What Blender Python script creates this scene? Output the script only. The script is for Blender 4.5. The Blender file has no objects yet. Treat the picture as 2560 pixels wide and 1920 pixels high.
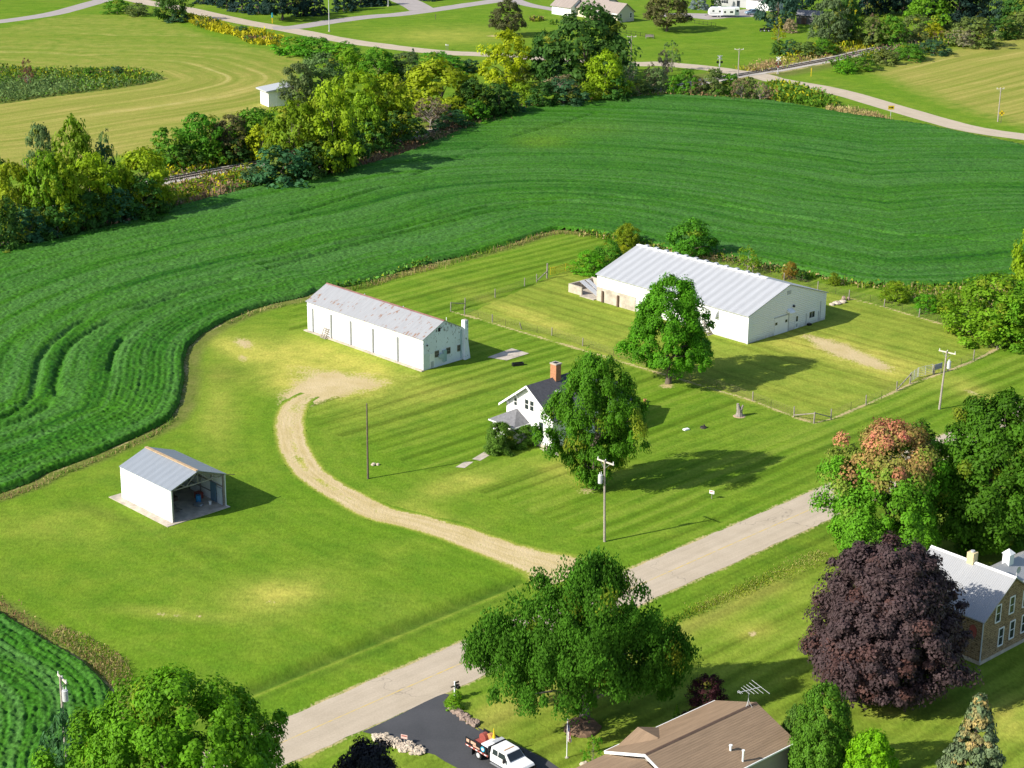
import bpy, math, random
import numpy as np
from mathutils import Vector, Matrix

R = math.radians
rng = random.Random(7)
scene = bpy.context.scene
COL = scene.collection

# ------------------------------------------------------------------ camera, sky, sun, exposure
CAM_F, CAM_TH, CAM_RO, CAM_H = 4655.6, R(18.976), R(0.6175), 82.0
cam_d = bpy.data.cameras.new('camera')
cam = bpy.data.objects.new('camera', cam_d); COL.objects.link(cam)
cam_d.sensor_width = 36.0
cam_d.lens = CAM_F / 2560 * 36.0
cam_d.clip_start = 1.0; cam_d.clip_end = 20000.0
_c, _s = math.cos(CAM_TH), math.sin(CAM_TH)
_cr, _sr = math.cos(CAM_RO), math.sin(CAM_RO)
_right = Vector((1, 0, 0)); _fwd = Vector((0, _c, -_s)); _down = Vector((0, -_s, -_c))
_X = _right * _cr - _down * _sr
_Yd = _right * _sr + _down * _cr
cam.matrix_world = Matrix(((_X.x, -_Yd.x, -_fwd.x, 0), (_X.y, -_Yd.y, -_fwd.y, 0),
                           (_X.z, -_Yd.z, -_fwd.z, CAM_H), (0, 0, 0, 1)))
scene.camera = cam

SUN_EL, SUN_AZ = R(33.5), R(207.0)          # direction towards the sun, azimuth counter-clockwise from +X
world = bpy.data.worlds.new('World'); scene.world = world; world.use_nodes = True
wn = world.node_tree; wn.nodes.clear()
w_out = wn.nodes.new('ShaderNodeOutputWorld'); w_bg = wn.nodes.new('ShaderNodeBackground')
w_sky = wn.nodes.new('ShaderNodeTexSky'); w_sky.sky_type = 'NISHITA'; w_sky.sun_disc = False
w_sky.sun_elevation = SUN_EL; w_sky.sun_rotation = math.pi / 2 - SUN_AZ
w_sky.air_density = 1.0; w_sky.dust_density = 1.2; w_sky.ozone_density = 1.5
w_bg.inputs['Strength'].default_value = 0.115
wn.links.new(w_sky.outputs[0], w_bg.inputs[0]); wn.links.new(w_bg.outputs[0], w_out.inputs[0])
sun_d = bpy.data.lights.new('sun', 'SUN'); sun_d.energy = 4.6; sun_d.angle = R(0.5)
sun_d.color = (1.0, 0.94, 0.83)
sun = bpy.data.objects.new('sun', sun_d); COL.objects.link(sun)
_sv = Vector((math.cos(SUN_EL) * math.cos(SUN_AZ), math.cos(SUN_EL) * math.sin(SUN_AZ), math.sin(SUN_EL)))
sun.rotation_euler = _sv.to_track_quat('Z', 'Y').to_euler()
sun.location = (-100, 0, 200)
scene.view_settings.view_transform = 'Standard'; scene.view_settings.look = 'None'
scene.view_settings.gamma = 1.0; scene.view_settings.use_curve_mapping = False
scene.view_settings.exposure = 0.62
scene.render.engine = 'CYCLES'
scene.cycles.max_bounces = 6; scene.cycles.diffuse_bounces = 3; scene.cycles.transmission_bounces = 3
scene.cycles.transparent_max_bounces = 4

# ------------------------------------------------------------------ survey: photo pixels <-> ground metres
TILE = {'o': (0, 0, 1.15732), 'a1': (0, 0, .38879), 'a2': (850, 0, .38879), 'a3': (1700, 0, .38879),
        'b1': (0, 640, .38879), 'b2': (850, 640, .38879), 'b3': (1700, 640, .38879),
        'c1': (0, 1280, .38879), 'c2': (850, 1280, .38879), 'c3': (1700, 1280, .38879),
        's': (260, 1090, .20796), 'l': (740, 680, .217), 'g': (1400, 580, .34358), 'h': (1200, 880, .22904),
        'k': (2280, 1340, .20498), 't': (1140, 1780, .15371), 'r': (1440, 1680, .26221), 'v': (1340, 0, .18987),
        'p1': (380, 0, .26221), 'p2': (900, 0, .22604), 'p3': (1680, 0, .19892), 'p4': (2080, 0, .217),
        'p5': (1480, 80, .22604), 'p6': (2150, 660, .19285), 'f1': (1960, 860, .19892), 'f2': (1100, 640, .18083),
        'q3': (1900, 1640, .29837), 'q4': (700, 1700, .24864), 'q5': (0, 1480, .16877), 'q6': (0, 80, .217)}

def src(t, x, y):
    a, b, k = TILE[t]
    return a + x * k, b + y * k

def ground_px(sx, sy, z=0.0):
    u = sx - 1280; w = sy - 960
    u, w = u * _cr + w * _sr, -u * _sr + w * _cr
    Y = CAM_F * _c - w * _s; Z = -(CAM_F * _s) - w * _c
    k = (z - CAM_H) / Z
    return np.array([u * k, Y * k])

def G(t, x, y, z=0.0):
    return ground_px(*src(t, x, y), z)

def project(P):
    P = np.atleast_2d(np.asarray(P, float))
    x, y, z = P[:, 0], P[:, 1], P[:, 2] - CAM_H
    d = y * _c - z * _s; v = -(y * _s + z * _c)
    u = CAM_F * x / d; w = CAM_F * v / d
    return np.stack([1280 + u * _cr - w * _sr, 960 + u * _sr + w * _cr], 1), d

def height_at(p, sy):
    lo, hi = 0.0, 70.0
    for _ in range(40):
        m = (lo + hi) / 2
        if project([[p[0], p[1], m]])[0][0, 1] > sy: lo = m
        else: hi = m
    return lo

def pts(t, *xy):
    return [G(t, x, y) for x, y in xy]

# ------------------------------------------------------------------ numpy helpers
def vnoise(x, y, seed=0):
    x = np.asarray(x, float); y = np.asarray(y, float)
    xi = np.floor(x).astype(np.int64); yi = np.floor(y).astype(np.int64)
    fx = x - xi; fy = y - yi
    fx = fx * fx * (3 - 2 * fx); fy = fy * fy * (3 - 2 * fy)
    def h(a, b):
        n = (a * 374761393 + b * 668265263 + seed * 1442695041) & 0x7fffffff
        n = ((n ^ (n >> 13)) * 1274126177) & 0x7fffffff
        n = n ^ (n >> 16)
        return (n & 0xffff) / 65535.0
    a = h(xi, yi) * (1 - fx) + h(xi + 1, yi) * fx
    b = h(xi, yi + 1) * (1 - fx) + h(xi + 1, yi + 1) * fx
    return a * (1 - fy) + b * fy

def smooth(a, b, x):
    t = np.clip((x - a) / (b - a), 0, 1)
    return t * t * (3 - 2 * t)

def seg_dist(P, line):
    line = np.asarray(line, float)
    d = np.full(len(P), 1e9)
    for a, b in zip(line[:-1], line[1:]):
        ab = b - a; L = ab @ ab + 1e-9
        t = np.clip(((P - a) @ ab) / L, 0, 1)
        q = P - a - t[:, None] * ab
        d = np.minimum(d, np.hypot(q[:, 0], q[:, 1]))
    return d

def in_poly(P, poly):
    poly = np.asarray(poly, float)
    x, y = P[:, 0], P[:, 1]
    r = np.zeros(len(P), bool)
    j = len(poly) - 1
    for i in range(len(poly)):
        xi, yi = poly[i]; xj, yj = poly[j]
        c = ((yi > y) != (yj > y)) & (x < (xj - xi) * (y - yi) / (yj - yi + 1e-12) + xi)
        r ^= c
        j = i
    return r

def resample(line, step):
    line = [np.asarray(p, float) for p in line]
    P = [2 * line[0] - line[1]] + line + [2 * line[-1] - line[-2]]
    out = []
    for i in range(1, len(P) - 2):
        p0, p1, p2, p3 = P[i - 1], P[i], P[i + 1], P[i + 2]
        n = max(2, int(np.hypot(*(p2 - p1)[:2]) / step))
        for k in range(n):
            t = k / n
            out.append(.5 * (2 * p1 + (p2 - p0) * t + (2 * p0 - 5 * p1 + 4 * p2 - p3) * t * t + (3 * p1 - p0 - 3 * p2 + p3) * t ** 3))
    out.append(line[-1])
    return np.array(out)

# ------------------------------------------------------------------ object helpers
def link(o, parent=None):
    COL.objects.link(o)
    if parent is not None: o.parent = parent
    return o

def tag(o, label=None, cat=None, group=None, kind=None):
    if label: o['label'] = label
    if cat: o['category'] = cat
    if group: o['group'] = group
    if kind: o['kind'] = kind
    return o

def thing(name, label, cat, loc=(0, 0, 0), rz=0.0, group=None):
    o = bpy.data.objects.new(name, None)
    o.empty_display_size = 0.3
    o.location = loc; o.rotation_euler = (0, 0, rz)
    return tag(link(o), label, cat, group)

def np_mesh(name, V, Fq, mats=None, attrs=None, face_attrs=None, smooth_shade=False):
    V = np.asarray(V, np.float32); Fq = np.asarray(Fq, np.int32)
    m = bpy.data.meshes.new(name)
    n, k = Fq.shape
    m.vertices.add(len(V)); m.vertices.foreach_set('co', V.ravel())
    m.loops.add(n * k); m.loops.foreach_set('vertex_index', Fq.ravel())
    m.polygons.add(n)
    m.polygons.foreach_set('loop_start', np.arange(0, n * k, k, dtype=np.int32))
    m.polygons.foreach_set('loop_total', np.full(n, k, np.int32))
    if smooth_shade: m.polygons.foreach_set('use_smooth', np.ones(n, bool))
    for nm, a in (attrs or {}).items():
        at = m.attributes.new(nm, 'FLOAT', 'POINT'); at.data.foreach_set('value', np.asarray(a, np.float32))
    for nm, a in (face_attrs or {}).items():
        a = np.asarray(a, np.float32)
        if a.ndim == 2:
            at = m.attributes.new(nm, 'FLOAT_COLOR', 'FACE'); at.data.foreach_set('color', a.ravel())
        else:
            at = m.attributes.new(nm, 'FLOAT', 'FACE'); at.data.foreach_set('value', a)
    m.update(calc_edges=True)
    if mats:
        for x in (mats if isinstance(mats, (list, tuple)) else [mats]): m.materials.append(x)
    return m

class MB:
    """collects simple solids and links them as ONE mesh object"""
    def __init__(s): s.v = []; s.f = []
    def add(s, V, Fs):
        o = len(s.v); s.v += [tuple(map(float, p)) for p in V]; s.f += [tuple(i + o for i in f) for f in Fs]; return s
    def hexa(s, P):
        return s.add(P, [(3, 2, 1, 0), (4, 5, 6, 7), (0, 1, 5, 4), (1, 2, 6, 5), (2, 3, 7, 6), (3, 0, 4, 7)])
    def box(s, x0, x1, y0, y1, z0, z1):
        return s.hexa([(x0, y0, z0), (x1, y0, z0), (x1, y1, z0), (x0, y1, z0), (x0, y0, z1), (x1, y0, z1), (x1, y1, z1), (x0, y1, z1)])
    def bar(s, p0, p1, w, h=None):
        h = h or w
        p0, p1 = Vector(p0), Vector(p1); d = (p1 - p0).normalized()
        up = Vector((0, 0, 1)) if abs(d.z) < .95 else Vector((1, 0, 0))
        a = d.cross(up).normalized() * w / 2; b = a.cross(d).normalized() * h / 2
        return s.hexa([p0 - a - b, p0 + a - b, p0 + a + b, p0 - a + b, p1 - a - b, p1 + a - b, p1 + a + b, p1 - a + b])
    def tube(s, p0, p1, r0, r1=None, n=8, cap=True):
        r1 = r0 if r1 is None else r1
        p0, p1 = Vector(p0), Vector(p1); d = (p1 - p0).normalized()
        up = Vector((0, 0, 1)) if abs(d.z) < .9 else Vector((1, 0, 0))
        a = d.cross(up).normalized(); b = a.cross(d).normalized()
        V = []
        for p, r in ((p0, r0), (p1, r1)):
            for i in range(n):
                t = 2 * math.pi * i / n; V.append(p + (a * math.cos(t) + b * math.sin(t)) * r)
        Fs = [(i, (i + 1) % n, n + (i + 1) % n, n + i) for i in range(n)]
        if cap: Fs += [tuple(range(n - 1, -1, -1)), tuple(range(n, 2 * n))]
        return s.add(V, Fs)
    def ball(s, c, r, n=8, m=6, sz=1.0, jit=0, seed=0):
        q = random.Random(seed); V = []; Fs = []
        for j in range(m + 1):
            ph = math.pi * j / m
            for i in range(n):
                t = 2 * math.pi * i / n; k = r * (1 + jit * (q.random() - .5))
                V.append((c[0] + k * math.sin(ph) * math.cos(t), c[1] + k * math.sin(ph) * math.sin(t), c[2] + k * sz * math.cos(ph)))
        for j in range(m):
            for i in range(n):
                Fs.append((j * n + i, (j + 1) * n + i, (j + 1) * n + (i + 1) % n, j * n + (i + 1) % n))
        return s.add(V, Fs)
    def prism(s, poly, d):
        """poly: list of 3-D points (one plane), extruded by vector d"""
        n = len(poly); d = Vector(d)
        V = [Vector(p) for p in poly] + [Vector(p) + d for p in poly]
        return s.add(V, [tuple(range(n - 1, -1, -1)), tuple(range(n, 2 * n))] + [(i, (i + 1) % n, n + (i + 1) % n, n + i) for i in range(n)])
    def mesh(s, name, m, smooth_shade=False, bevel=0):
        me = bpy.data.meshes.new(name); me.from_pydata(s.v, [], s.f)
        me.materials.append(m)
        import bmesh
        bm = bmesh.new(); bm.from_mesh(me)
        bmesh.ops.recalc_face_normals(bm, faces=bm.faces)
        if bevel: bmesh.ops.bevel(bm, geom=list(bm.edges), offset=bevel, segments=2, affect='EDGES', profile=.6)
        bm.to_mesh(me); bm.free()
        if smooth_shade:
            for p in me.polygons: p.use_smooth = True
        return me
    def build(s, name, m, parent=None, **k):
        return link(bpy.data.objects.new(name, s.mesh(name, m, **k)), parent)

# ------------------------------------------------------------------ material helpers
class NT:
    def __init__(s, name):
        s.m = bpy.data.materials.new(name); s.m.use_nodes = True; s.t = s.m.node_tree; s.t.nodes.clear()
        s.out = s.t.nodes.new('ShaderNodeOutputMaterial')
    def set(s, sock, v):
        if isinstance(v, bpy.types.NodeSocket): s.t.links.new(v, sock)
        elif isinstance(v, tuple) and len(v) == 3 and sock.type == 'RGBA': sock.default_value = (*v, 1)
        else: sock.default_value = v
    def add(s, typ, ins=None, **kw):
        n = s.t.nodes.new(typ)
        for k, v in kw.items(): setattr(n, k, v)
        for k, v in (ins or {}).items(): s.set(n.inputs[k], v)
        return n
    def math(s, op, a, b=0.5, c=None, clamp=False):
        n = s.add('ShaderNodeMath', {0: a, 1: b}, operation=op, use_clamp=clamp)
        if c is not None: s.set(n.inputs[2], c)
        return n.outputs[0]
    def mix(s, f, a, b, blend='MIX'):
        n = s.add('ShaderNodeMix', data_type='RGBA', blend_type=blend)
        s.set(n.inputs[0], f); s.set(n.inputs[6], a); s.set(n.inputs[7], b)
        return n.outputs[2]
    def pos(s): return s.add('ShaderNodeNewGeometry').outputs['Position']
    def obj(s): return s.add('ShaderNodeTexCoord').outputs['Object']
    def scale(s, v, k):
        return s.add('ShaderNodeVectorMath', {0: v, 1: k if isinstance(k, tuple) else (k, k, k)}, operation='MULTIPLY').outputs[0]
    def noise(s, v, sc=1.0, detail=2.0, rough=.5, dist=0.0):
        return s.add('ShaderNodeTexNoise', {'Vector': v, 'Scale': sc, 'Detail': detail, 'Roughness': rough, 'Distortion': dist}).outputs['Fac']
    def attr(s, n): return s.add('ShaderNodeAttribute', attribute_name=n).outputs['Fac']
    def attrc(s, n): return s.add('ShaderNodeAttribute', attribute_name=n).outputs['Color']
    def xyz(s, v): return s.add('ShaderNodeSeparateXYZ', {0: v}).outputs
    def comb(s, x, y, z): return s.add('ShaderNodeCombineXYZ', {0: x, 1: y, 2: z}).outputs[0]
    def rng(s, f, a, b, c=0.0, d=1.0):
        return s.add('ShaderNodeMapRange', {0: f, 1: a, 2: b, 3: c, 4: d}).outputs[0]
    def val(s, col, f):
        return s.add('ShaderNodeVectorMath', {0: col, 1: s.comb(f, f, f)}, operation='MULTIPLY').outputs[0]
    def bump(s, h, st=.3, dist=.1):
        return s.add('ShaderNodeBump', {'Height': h, 'Strength': st, 'Distance': dist}).outputs[0]
    def bsdf(s, col, rough=.85, nor=None, metal=0.0, spec=.25):
        n = s.add('ShaderNodeBsdfPrincipled', {'Base Color': col, 'Roughness': rough, 'Metallic': metal, 'Specular IOR Level': spec})
        if nor is not None: s.set(n.inputs['Normal'], nor)
        return n.outputs[0]
    def done(s, sh):
        s.t.links.new(sh, s.out.inputs[0]); return s.m

def plain(name, col, rough=.7, var=.25, sc=2.0, bump=0.0, metal=0.0, spec=.3):
    h = NT(name); p = h.obj()
    n = h.noise(p, sc, 4, .6)
    k = h.rng(n, .25, .75, 1 - var, 1 + var)
    nor = h.bump(h.noise(p, sc * 6, 3), bump, .05) if bump else None
    return h.done(h.bsdf(h.val(tuple(col), k), rough, nor, metal, spec))

def ribbed(name, col, axis, period, rough=.45, depth=.35, var=.15, metal=.0, rust=None, spec=.4, stripe=0.0, stripe_p=1.0):
    """sheet metal or boards: ribs run across `axis` of the object's own space"""
    h = NT(name); p = h.obj(); c = h.xyz(p)[axis]
    w = h.math('SINE', h.math('MULTIPLY', c, 2 * math.pi / period), 0)
    w = h.math('POWER', h.math('ABSOLUTE', w), .35)
    sc = [.25, .25, .25]; sc[axis] = 2.2
    n = h.noise(h.scale(p, tuple(sc)), 1.6, 4, .65)
    k = h.rng(n, .25, .75, 1 - var, 1 + var)
    base = h.val(tuple(col), k)
    if stripe:
        n2 = h.math('SINE', h.math('MULTIPLY', c, 2 * math.pi / stripe_p), 0)
        base = h.val(base, h.rng(n2, -1, 1, 1 - stripe, 1 + stripe))
    if rust:
        r1 = h.noise(p, .55, 2, .5); r2 = h.noise(h.scale(p, (1.3, .55, .55)), 2.2, 3, .6)
        f = h.rng(h.math('ADD', h.math('MULTIPLY', r1, .30), h.math('MULTIPLY', r2, .70)), .590, .615, 0, .85)
        base = h.mix(f, base, rust)
    return h.done(h.bsdf(base, rough, h.bump(w, depth, period * .12), metal, spec))

M = {}
M['white_paint'] = plain('white_paint', (.80, .80, .79), .6, .04, 1.2)
def mat_white_wall(name, ribs):
    h = NT(name); p = h.obj(); x, y, z = h.xyz(p)
    n = h.noise(h.scale(p, (1, 1, .25)), 1.6, 4, .7)
    f = h.math('MULTIPLY', h.rng(z, .75, .0, 0, 1), h.rng(n, .35, .65, .2, 1), clamp=True)
    st = h.rng(h.noise(h.scale(p, (2.2, 2.2, .12)), 1.4, 4, .7), .55, .75, 0, .30)
    c = h.mix(st, (.79, .79, .785), (.60, .585, .55))
    c = h.mix(h.math('MULTIPLY', f, .75), c, (.38, .33, .25))
    nor = None
    if ribs:
        w = h.math('POWER', h.math('ABSOLUTE', h.math('SINE', h.math('MULTIPLY', z if ribs == 'z' else h.math('ADD', x, y), 2 * math.pi / .6), 0)), .35)
        nor = h.bump(w, .9 if ribs == 'z' else .4, .07)
    return h.done(h.bsdf(c, .6, nor, spec=.3))
M['white_wall'] = mat_white_wall('white_wall_paint', None)
M['white_ribbed'] = mat_white_wall('white_ribbed_wall', 'x')
M['barn_siding'] = mat_white_wall('white_lap_siding', 'z')
M['weathered_white'] = None
M['grey_metal'] = plain('grey_metal', (.42, .43, .45), .45, .1, 2)
M['steel'] = plain('steel', (.35, .36, .38), .35, .15, 3, metal=.6)
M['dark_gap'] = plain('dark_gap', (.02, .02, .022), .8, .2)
M['glass'] = plain('window_glass', (.025, .032, .04), .06, .3, .7, spec=.6)
M['concrete'] = plain('concrete', (.42, .37, .31), .9, .25, 1.1, .3)
M['old_concrete'] = plain('old_concrete', (.44, .385, .315), .9, .38, .9, .2)
M['grey_wood'] = plain('weathered_grey_wood', (.26, .23, .20), .9, .3, 3, .3)
M['pole_wood'] = plain('pole_wood', (.33, .29, .25), .9, .25, 2.5, .3)
M['brown_pole'] = plain('dark_pole_wood', (.12, .095, .075), .9, .3, 2.5, .3)
M['tan_wood'] = plain('tan_wood', (.42, .30, .18), .85, .3, 3, .2)
M['black'] = plain('black_paint', (.015, .015, .017), .45, .2)
M['rubber'] = plain('tyre_rubber', (.02, .02, .021), .85, .2)
M['yellow_paint'] = plain('yellow_paint', (.62, .45, .02), .5, .12)
M['red_paint'] = plain('red_paint', (.30, .075, .06), .5, .15)
M['orange_paint'] = plain('orange_paint', (.50, .26, .10), .5, .15)
M['blue_paint'] = plain('blue_paint', (.04, .22, .45), .4, .15)
M['truck_white'] = plain('truck_white', (.80, .80, .80), .22, .03, 1.0, spec=.5)
M['blue_car'] = plain('blue_grey_car_paint', (.16, .25, .34), .25, .1, spec=.5)
M['grey_shingle'] = plain('dark_grey_shingles', (.085, .085, .095), .9, .3, 3.0, .5)
M['brown_trim'] = plain('brown_trim', (.11, .07, .05), .7, .2)
M['cream_siding'] = ribbed('cream_siding', (.60, .54, .42), 2, .22, .6, .3, .06)
M['taupe_siding'] = ribbed('taupe_siding', (.36, .32, .27), 2, .22, .6, .3, .06)
M['brick_red'] = plain('chimney_brick', (.42, .19, .10), .9, .35, 5, .4)
M['bark'] = plain('bark', (.13, .105, .08), .95, .4, 6, .5)
M['grey_bark'] = plain('grey_bark', (.24, .21, .18), .95, .3, 6, .5)
M['stone'] = plain('tan_stone', (.50, .42, .33), .9, .35, 3, .3)
M['brown_stone'] = plain('brown_stone', (.28, .21, .17), .9, .35, 3, .3)
M['mulch'] = plain('mulch', (.16, .10, .065), .95, .4, 3, .6)
M['soil'] = plain('pale_soil', (.42, .30, .20), .95, .3, 2, .4)
M['skin_grey'] = plain('galvanised_can', (.50, .51, .52), .4, .12, 4)

def mat_weathered():
    h = NT('weathered_white_paint'); p = h.obj()
    n = h.noise(h.scale(p, (1, 1.6, .9)), 1.7, 5, .72, .4)
    big = h.noise(p, .45, 2)
    z = h.xyz(p)[2]
    f = h.rng(h.math('ADD', n, h.math('MULTIPLY', h.rng(z, 1.5, 5.5, -.05, .03), 1)), .565, .63)
    base = h.val((.71, .75, .80), h.rng(big, .3, .7, .92, 1.05))
    return h.done(h.bsdf(h.mix(f, base, (.17, .15, .14)), .8, h.bump(n, .2, .05)))
M['weathered_white'] = mat_weathered()

def mat_ground():
    h = NT('grass_and_soil'); P = h.pos(); x, y, z = h.xyz(P)
    n_big = h.noise(P, .035, 3); n_mid = h.noise(P, .28, 3, .6); n_fine = h.noise(h.scale(P, (1, .55, 1)), 3.2, 3, .7)
    n_patch = h.noise(P, .11, 4, .65)
    sco = h.attr('sco')
    st = h.noise(h.comb(h.math('MULTIPLY', sco, .55), h.math('MULTIPLY', x, .012), h.math('MULTIPLY', y, .012)), 1.0, 2, .6)
    sw = h.math('SINE', h.math('ADD', h.math('MULTIPLY', sco, 2.7), h.math('MULTIPLY', h.noise(P, .06, 2), 6.0)), 0)
    stf = h.math('ADD', h.rng(st, .3, .7, -.8, .8), h.math('MULTIPLY', h.rng(sw, -.5, .5, -1, 1), .38))
    g = h.mix(h.rng(n_mid, .3, .7), (.092, .184, .014), (.146, .236, .018))
    g = h.mix(h.rng(n_big, .35, .65, 0, .5), g, (.092, .208, .008))
    lush_and_shade = h.attr('lush_and_shade')
    g = h.mix(h.math('MULTIPLY', lush_and_shade, .8), g, (.050, .110, .010))
    dryf = h.math('ADD', h.attr('dry'), h.math('MULTIPLY', h.rng(n_patch, .45, .75), .15), clamp=True)
    dryf = h.math('MULTIPLY', dryf, h.rng(n_mid, .15, .75, .35, 1.1), clamp=True)
    g = h.mix(dryf, g, (.46, .42, .085))
    g = h.mix(h.math('MULTIPLY', h.rng(stf, 0, 1), h.math('MULTIPLY', h.attr('samp'), 2.6), clamp=True), g, (.245, .305, .045))
    g = h.val(g, h.math('ADD', 1, h.math('MULTIPLY', h.rng(stf, -1, 0, -1, 0), h.math('MULTIPLY', h.attr('samp'), 1.9))))
    # cut hay
    hs = h.noise(h.comb(h.math('MULTIPLY', sco, .33), h.math('MULTIPLY', x, .010), h.math('MULTIPLY', y, .010)), 1.0, 4, .65)
    hy = h.mix(h.rng(hs, .35, .62), (.19, .215, .035), (.36, .31, .085))
    hy = h.mix(h.rng(hs, .60, .74, 0, .8), hy, (.50, .41, .17))
    hy = h.mix(h.rng(n_patch, .35, .7, .0, .55), hy, (.20, .25, .035))
    hay = h.math('ADD', h.attr('hay'), h.math('MULTIPLY', h.math('SUBTRACT', n_mid, .5), .6))
    hayf = h.math('MULTIPLY', h.rng(hay, .25, .7), h.rng(h.attr('hay'), .0, .08), clamp=True)
    g = h.mix(hayf, g, hy)
    # rough verge
    rg = h.mix(h.rng(n_mid, .3, .7), (.19, .18, .055), (.085, .12, .02))
    g = h.mix(h.math('MULTIPLY', h.attr('rough'), .9), g, rg)
    # bare soil and gravel
    tr_ = h.noise(h.comb(h.math('MULTIPLY', h.attr('lat'), 1.6), h.math('MULTIPLY', h.attr('lon'), .07), 0), 1.0, 3, .6)
    bs = h.mix(h.rng(h.math('ADD', h.math('MULTIPLY', tr_, .55), h.math('MULTIPLY', n_mid, .45)), .36, .62), (.58, .465, .28), (.44, .35, .16))
    bs = h.val(bs, h.rng(h.noise(P, 9.0, 2, .7), .3, .7, .93, 1.06))
    b = h.attr('bare')
    bf = h.math('ADD', b, h.math('ADD', h.math('MULTIPLY', h.math('SUBTRACT', n_mid, .5), 1.25), h.math('MULTIPLY', h.math('SUBTRACT', n_fine, .5), 1.3)))
    bf = h.math('MULTIPLY', h.rng(bf, .34, .72), h.rng(b, .02, .30), clamp=True)
    g = h.val(g, h.rng(n_fine, .25, .75, .74, 1.25))
    g = h.val(g, h.rng(h.noise(P, .9, 3, .65), .3, .7, .90, 1.10))
    g = h.mix(bf, g, bs)
    return h.done(h.bsdf(g, .95, h.bump(n_fine, .5, .12), spec=.03))
M['ground'] = mat_ground()

def mat_road(name, ca, cb, streak=.12, crack=True):
    h = NT(name); P = h.pos(); lat = h.attr('lat'); lon = h.attr('lon')
    n = h.noise(h.comb(h.math('MULTIPLY', lat, 1.2), h.math('MULTIPLY', lon, .035), 0), 1.0, 3, .6)
    f = h.noise(P, 6.0, 3, .7); m = h.noise(P, .35, 3)
    c = h.mix(h.rng(m, .3, .7), ca, cb)
    c = h.val(c, h.rng(n, .3, .7, 1 - streak, 1 + streak))
    c = h.val(c, h.rng(f, .3, .7, .90, 1.10))
    if crack:
        v = h.add('ShaderNodeTexVoronoi', {'Vector': h.add('ShaderNodeVectorMath', {0: h.scale(P, (.045, .045, 0)), 1: h.scale(h.add('ShaderNodeTexNoise', {'Vector': P, 'Scale': .5}).outputs['Color'], .25)}, operation='ADD').outputs[0], 'Scale': 1.0}, feature='DISTANCE_TO_EDGE').outputs['Distance']
        c = h.mix(h.rng(v, .0015, .004, .4, 0), c, (.16, .14, .12))
    return h.done(h.bsdf(c, .9, h.bump(f, .15, .02), spec=.15))
M['road'] = mat_road('pale_chip_seal', (.425, .355, .265), (.475, .40, .305), .08)
M['far_road'] = mat_road('far_asphalt', (.33, .295, .28), (.38, .34, .32), .05, False)
M['asphalt'] = mat_road('fresh_asphalt', (.062, .064, .070), (.078, .079, .086), .06, False)
M['ballast'] = mat_road('railway_ballast', (.40, .37, .33), (.48, .44, .39), .10, False)

def mat_marking():
    h = NT('faded_yellow_paint'); P = h.pos()
    f = h.rng(h.noise(P, 1.2, 4, .7), .35, .65)
    return h.done(h.bsdf(h.mix(f, (.46, .395, .29), (.62, .44, .10)), .8))
M['marking'] = mat_marking()

def mat_crop():
    h = NT('soybean_leaves'); P = h.pos()
    n1 = h.noise(P, .05, 3, .6); n2 = h.noise(h.scale(P, (1, .8, 1)), 2.4, 3, .7); n3 = h.noise(P, .5, 3)
    sco = h.attr('sco'); x, y, z = h.xyz(P)
    st = h.noise(h.comb(h.math('MULTIPLY', sco, .42), h.math('MULTIPLY', x, .012), h.math('MULTIPLY', y, .012)), 1.0, 4, .7)
    c = h.mix(h.rng(n1, .35, .65), (.026, .108, .008), (.040, .142, .007))
    c = h.mix(h.rng(st, .44, .60, 0, .9), c, (.058, .152, .030))
    c = h.mix(h.rng(st, .32, .45, .85, 0), c, (.014, .070, .007))
    c = h.mix(h.math('MULTIPLY', h.rng(n3, .5, .8), .5), c, (.048, .13, .012))
    c = h.mix(h.attr('yel'), c, (.10, .19, .015))
    c = h.val(c, h.rng(n2, .3, .7, .5, 1.55))
    d = h.bsdf(c, .75, h.bump(n2, .45, .2), spec=.06)
    return h.done(d)
M['crop'] = mat_crop()

def mat_leaf(name, warm, sat=1.0, transl=.22):
    h = NT(name)
    oc = h.add('ShaderNodeObjectInfo').outputs['Color']
    t = h.attr('tint')
    c = h.val(oc, h.rng(t, 0, 1, .55, 1.5))
    c = h.mix(h.math('MULTIPLY', h.attr('warm'), 1.0, clamp=True), c, h.val(warm, h.rng(t, 0, 1, .7, 1.3)))
    d = h.bsdf(c, .6, spec=.12)
    tr = h.add('ShaderNodeBsdfTranslucent', {'Color': h.val(c, 1.5)}).outputs[0]
    mx = h.add('ShaderNodeMixShader', {0: transl, 1: d, 2: tr}).outputs[0]
    return h.done(mx)
M['leaf'] = mat_leaf('leaves', (.24, .26, .02), transl=.32)
M['leaf_red'] = mat_leaf('leaves_turning_red', (.66, .15, .155))
M['leaf_purple'] = mat_leaf('purple_leaves', (.10, .045, .035), transl=.15)
M['needle'] = mat_leaf('needles', (.45, .31, .11), transl=.1)

def mat_col():
    h = NT('weed_blades'); c = h.attrc('col')
    d = h.bsdf(c, .8, spec=.15)
    tr = h.add('ShaderNodeBsdfTranslucent', {'Color': c}).outputs[0]
    return h.done(h.add('ShaderNodeMixShader', {0: .25, 1: d, 2: tr}).outputs[0])
M['blades'] = mat_col()

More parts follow.
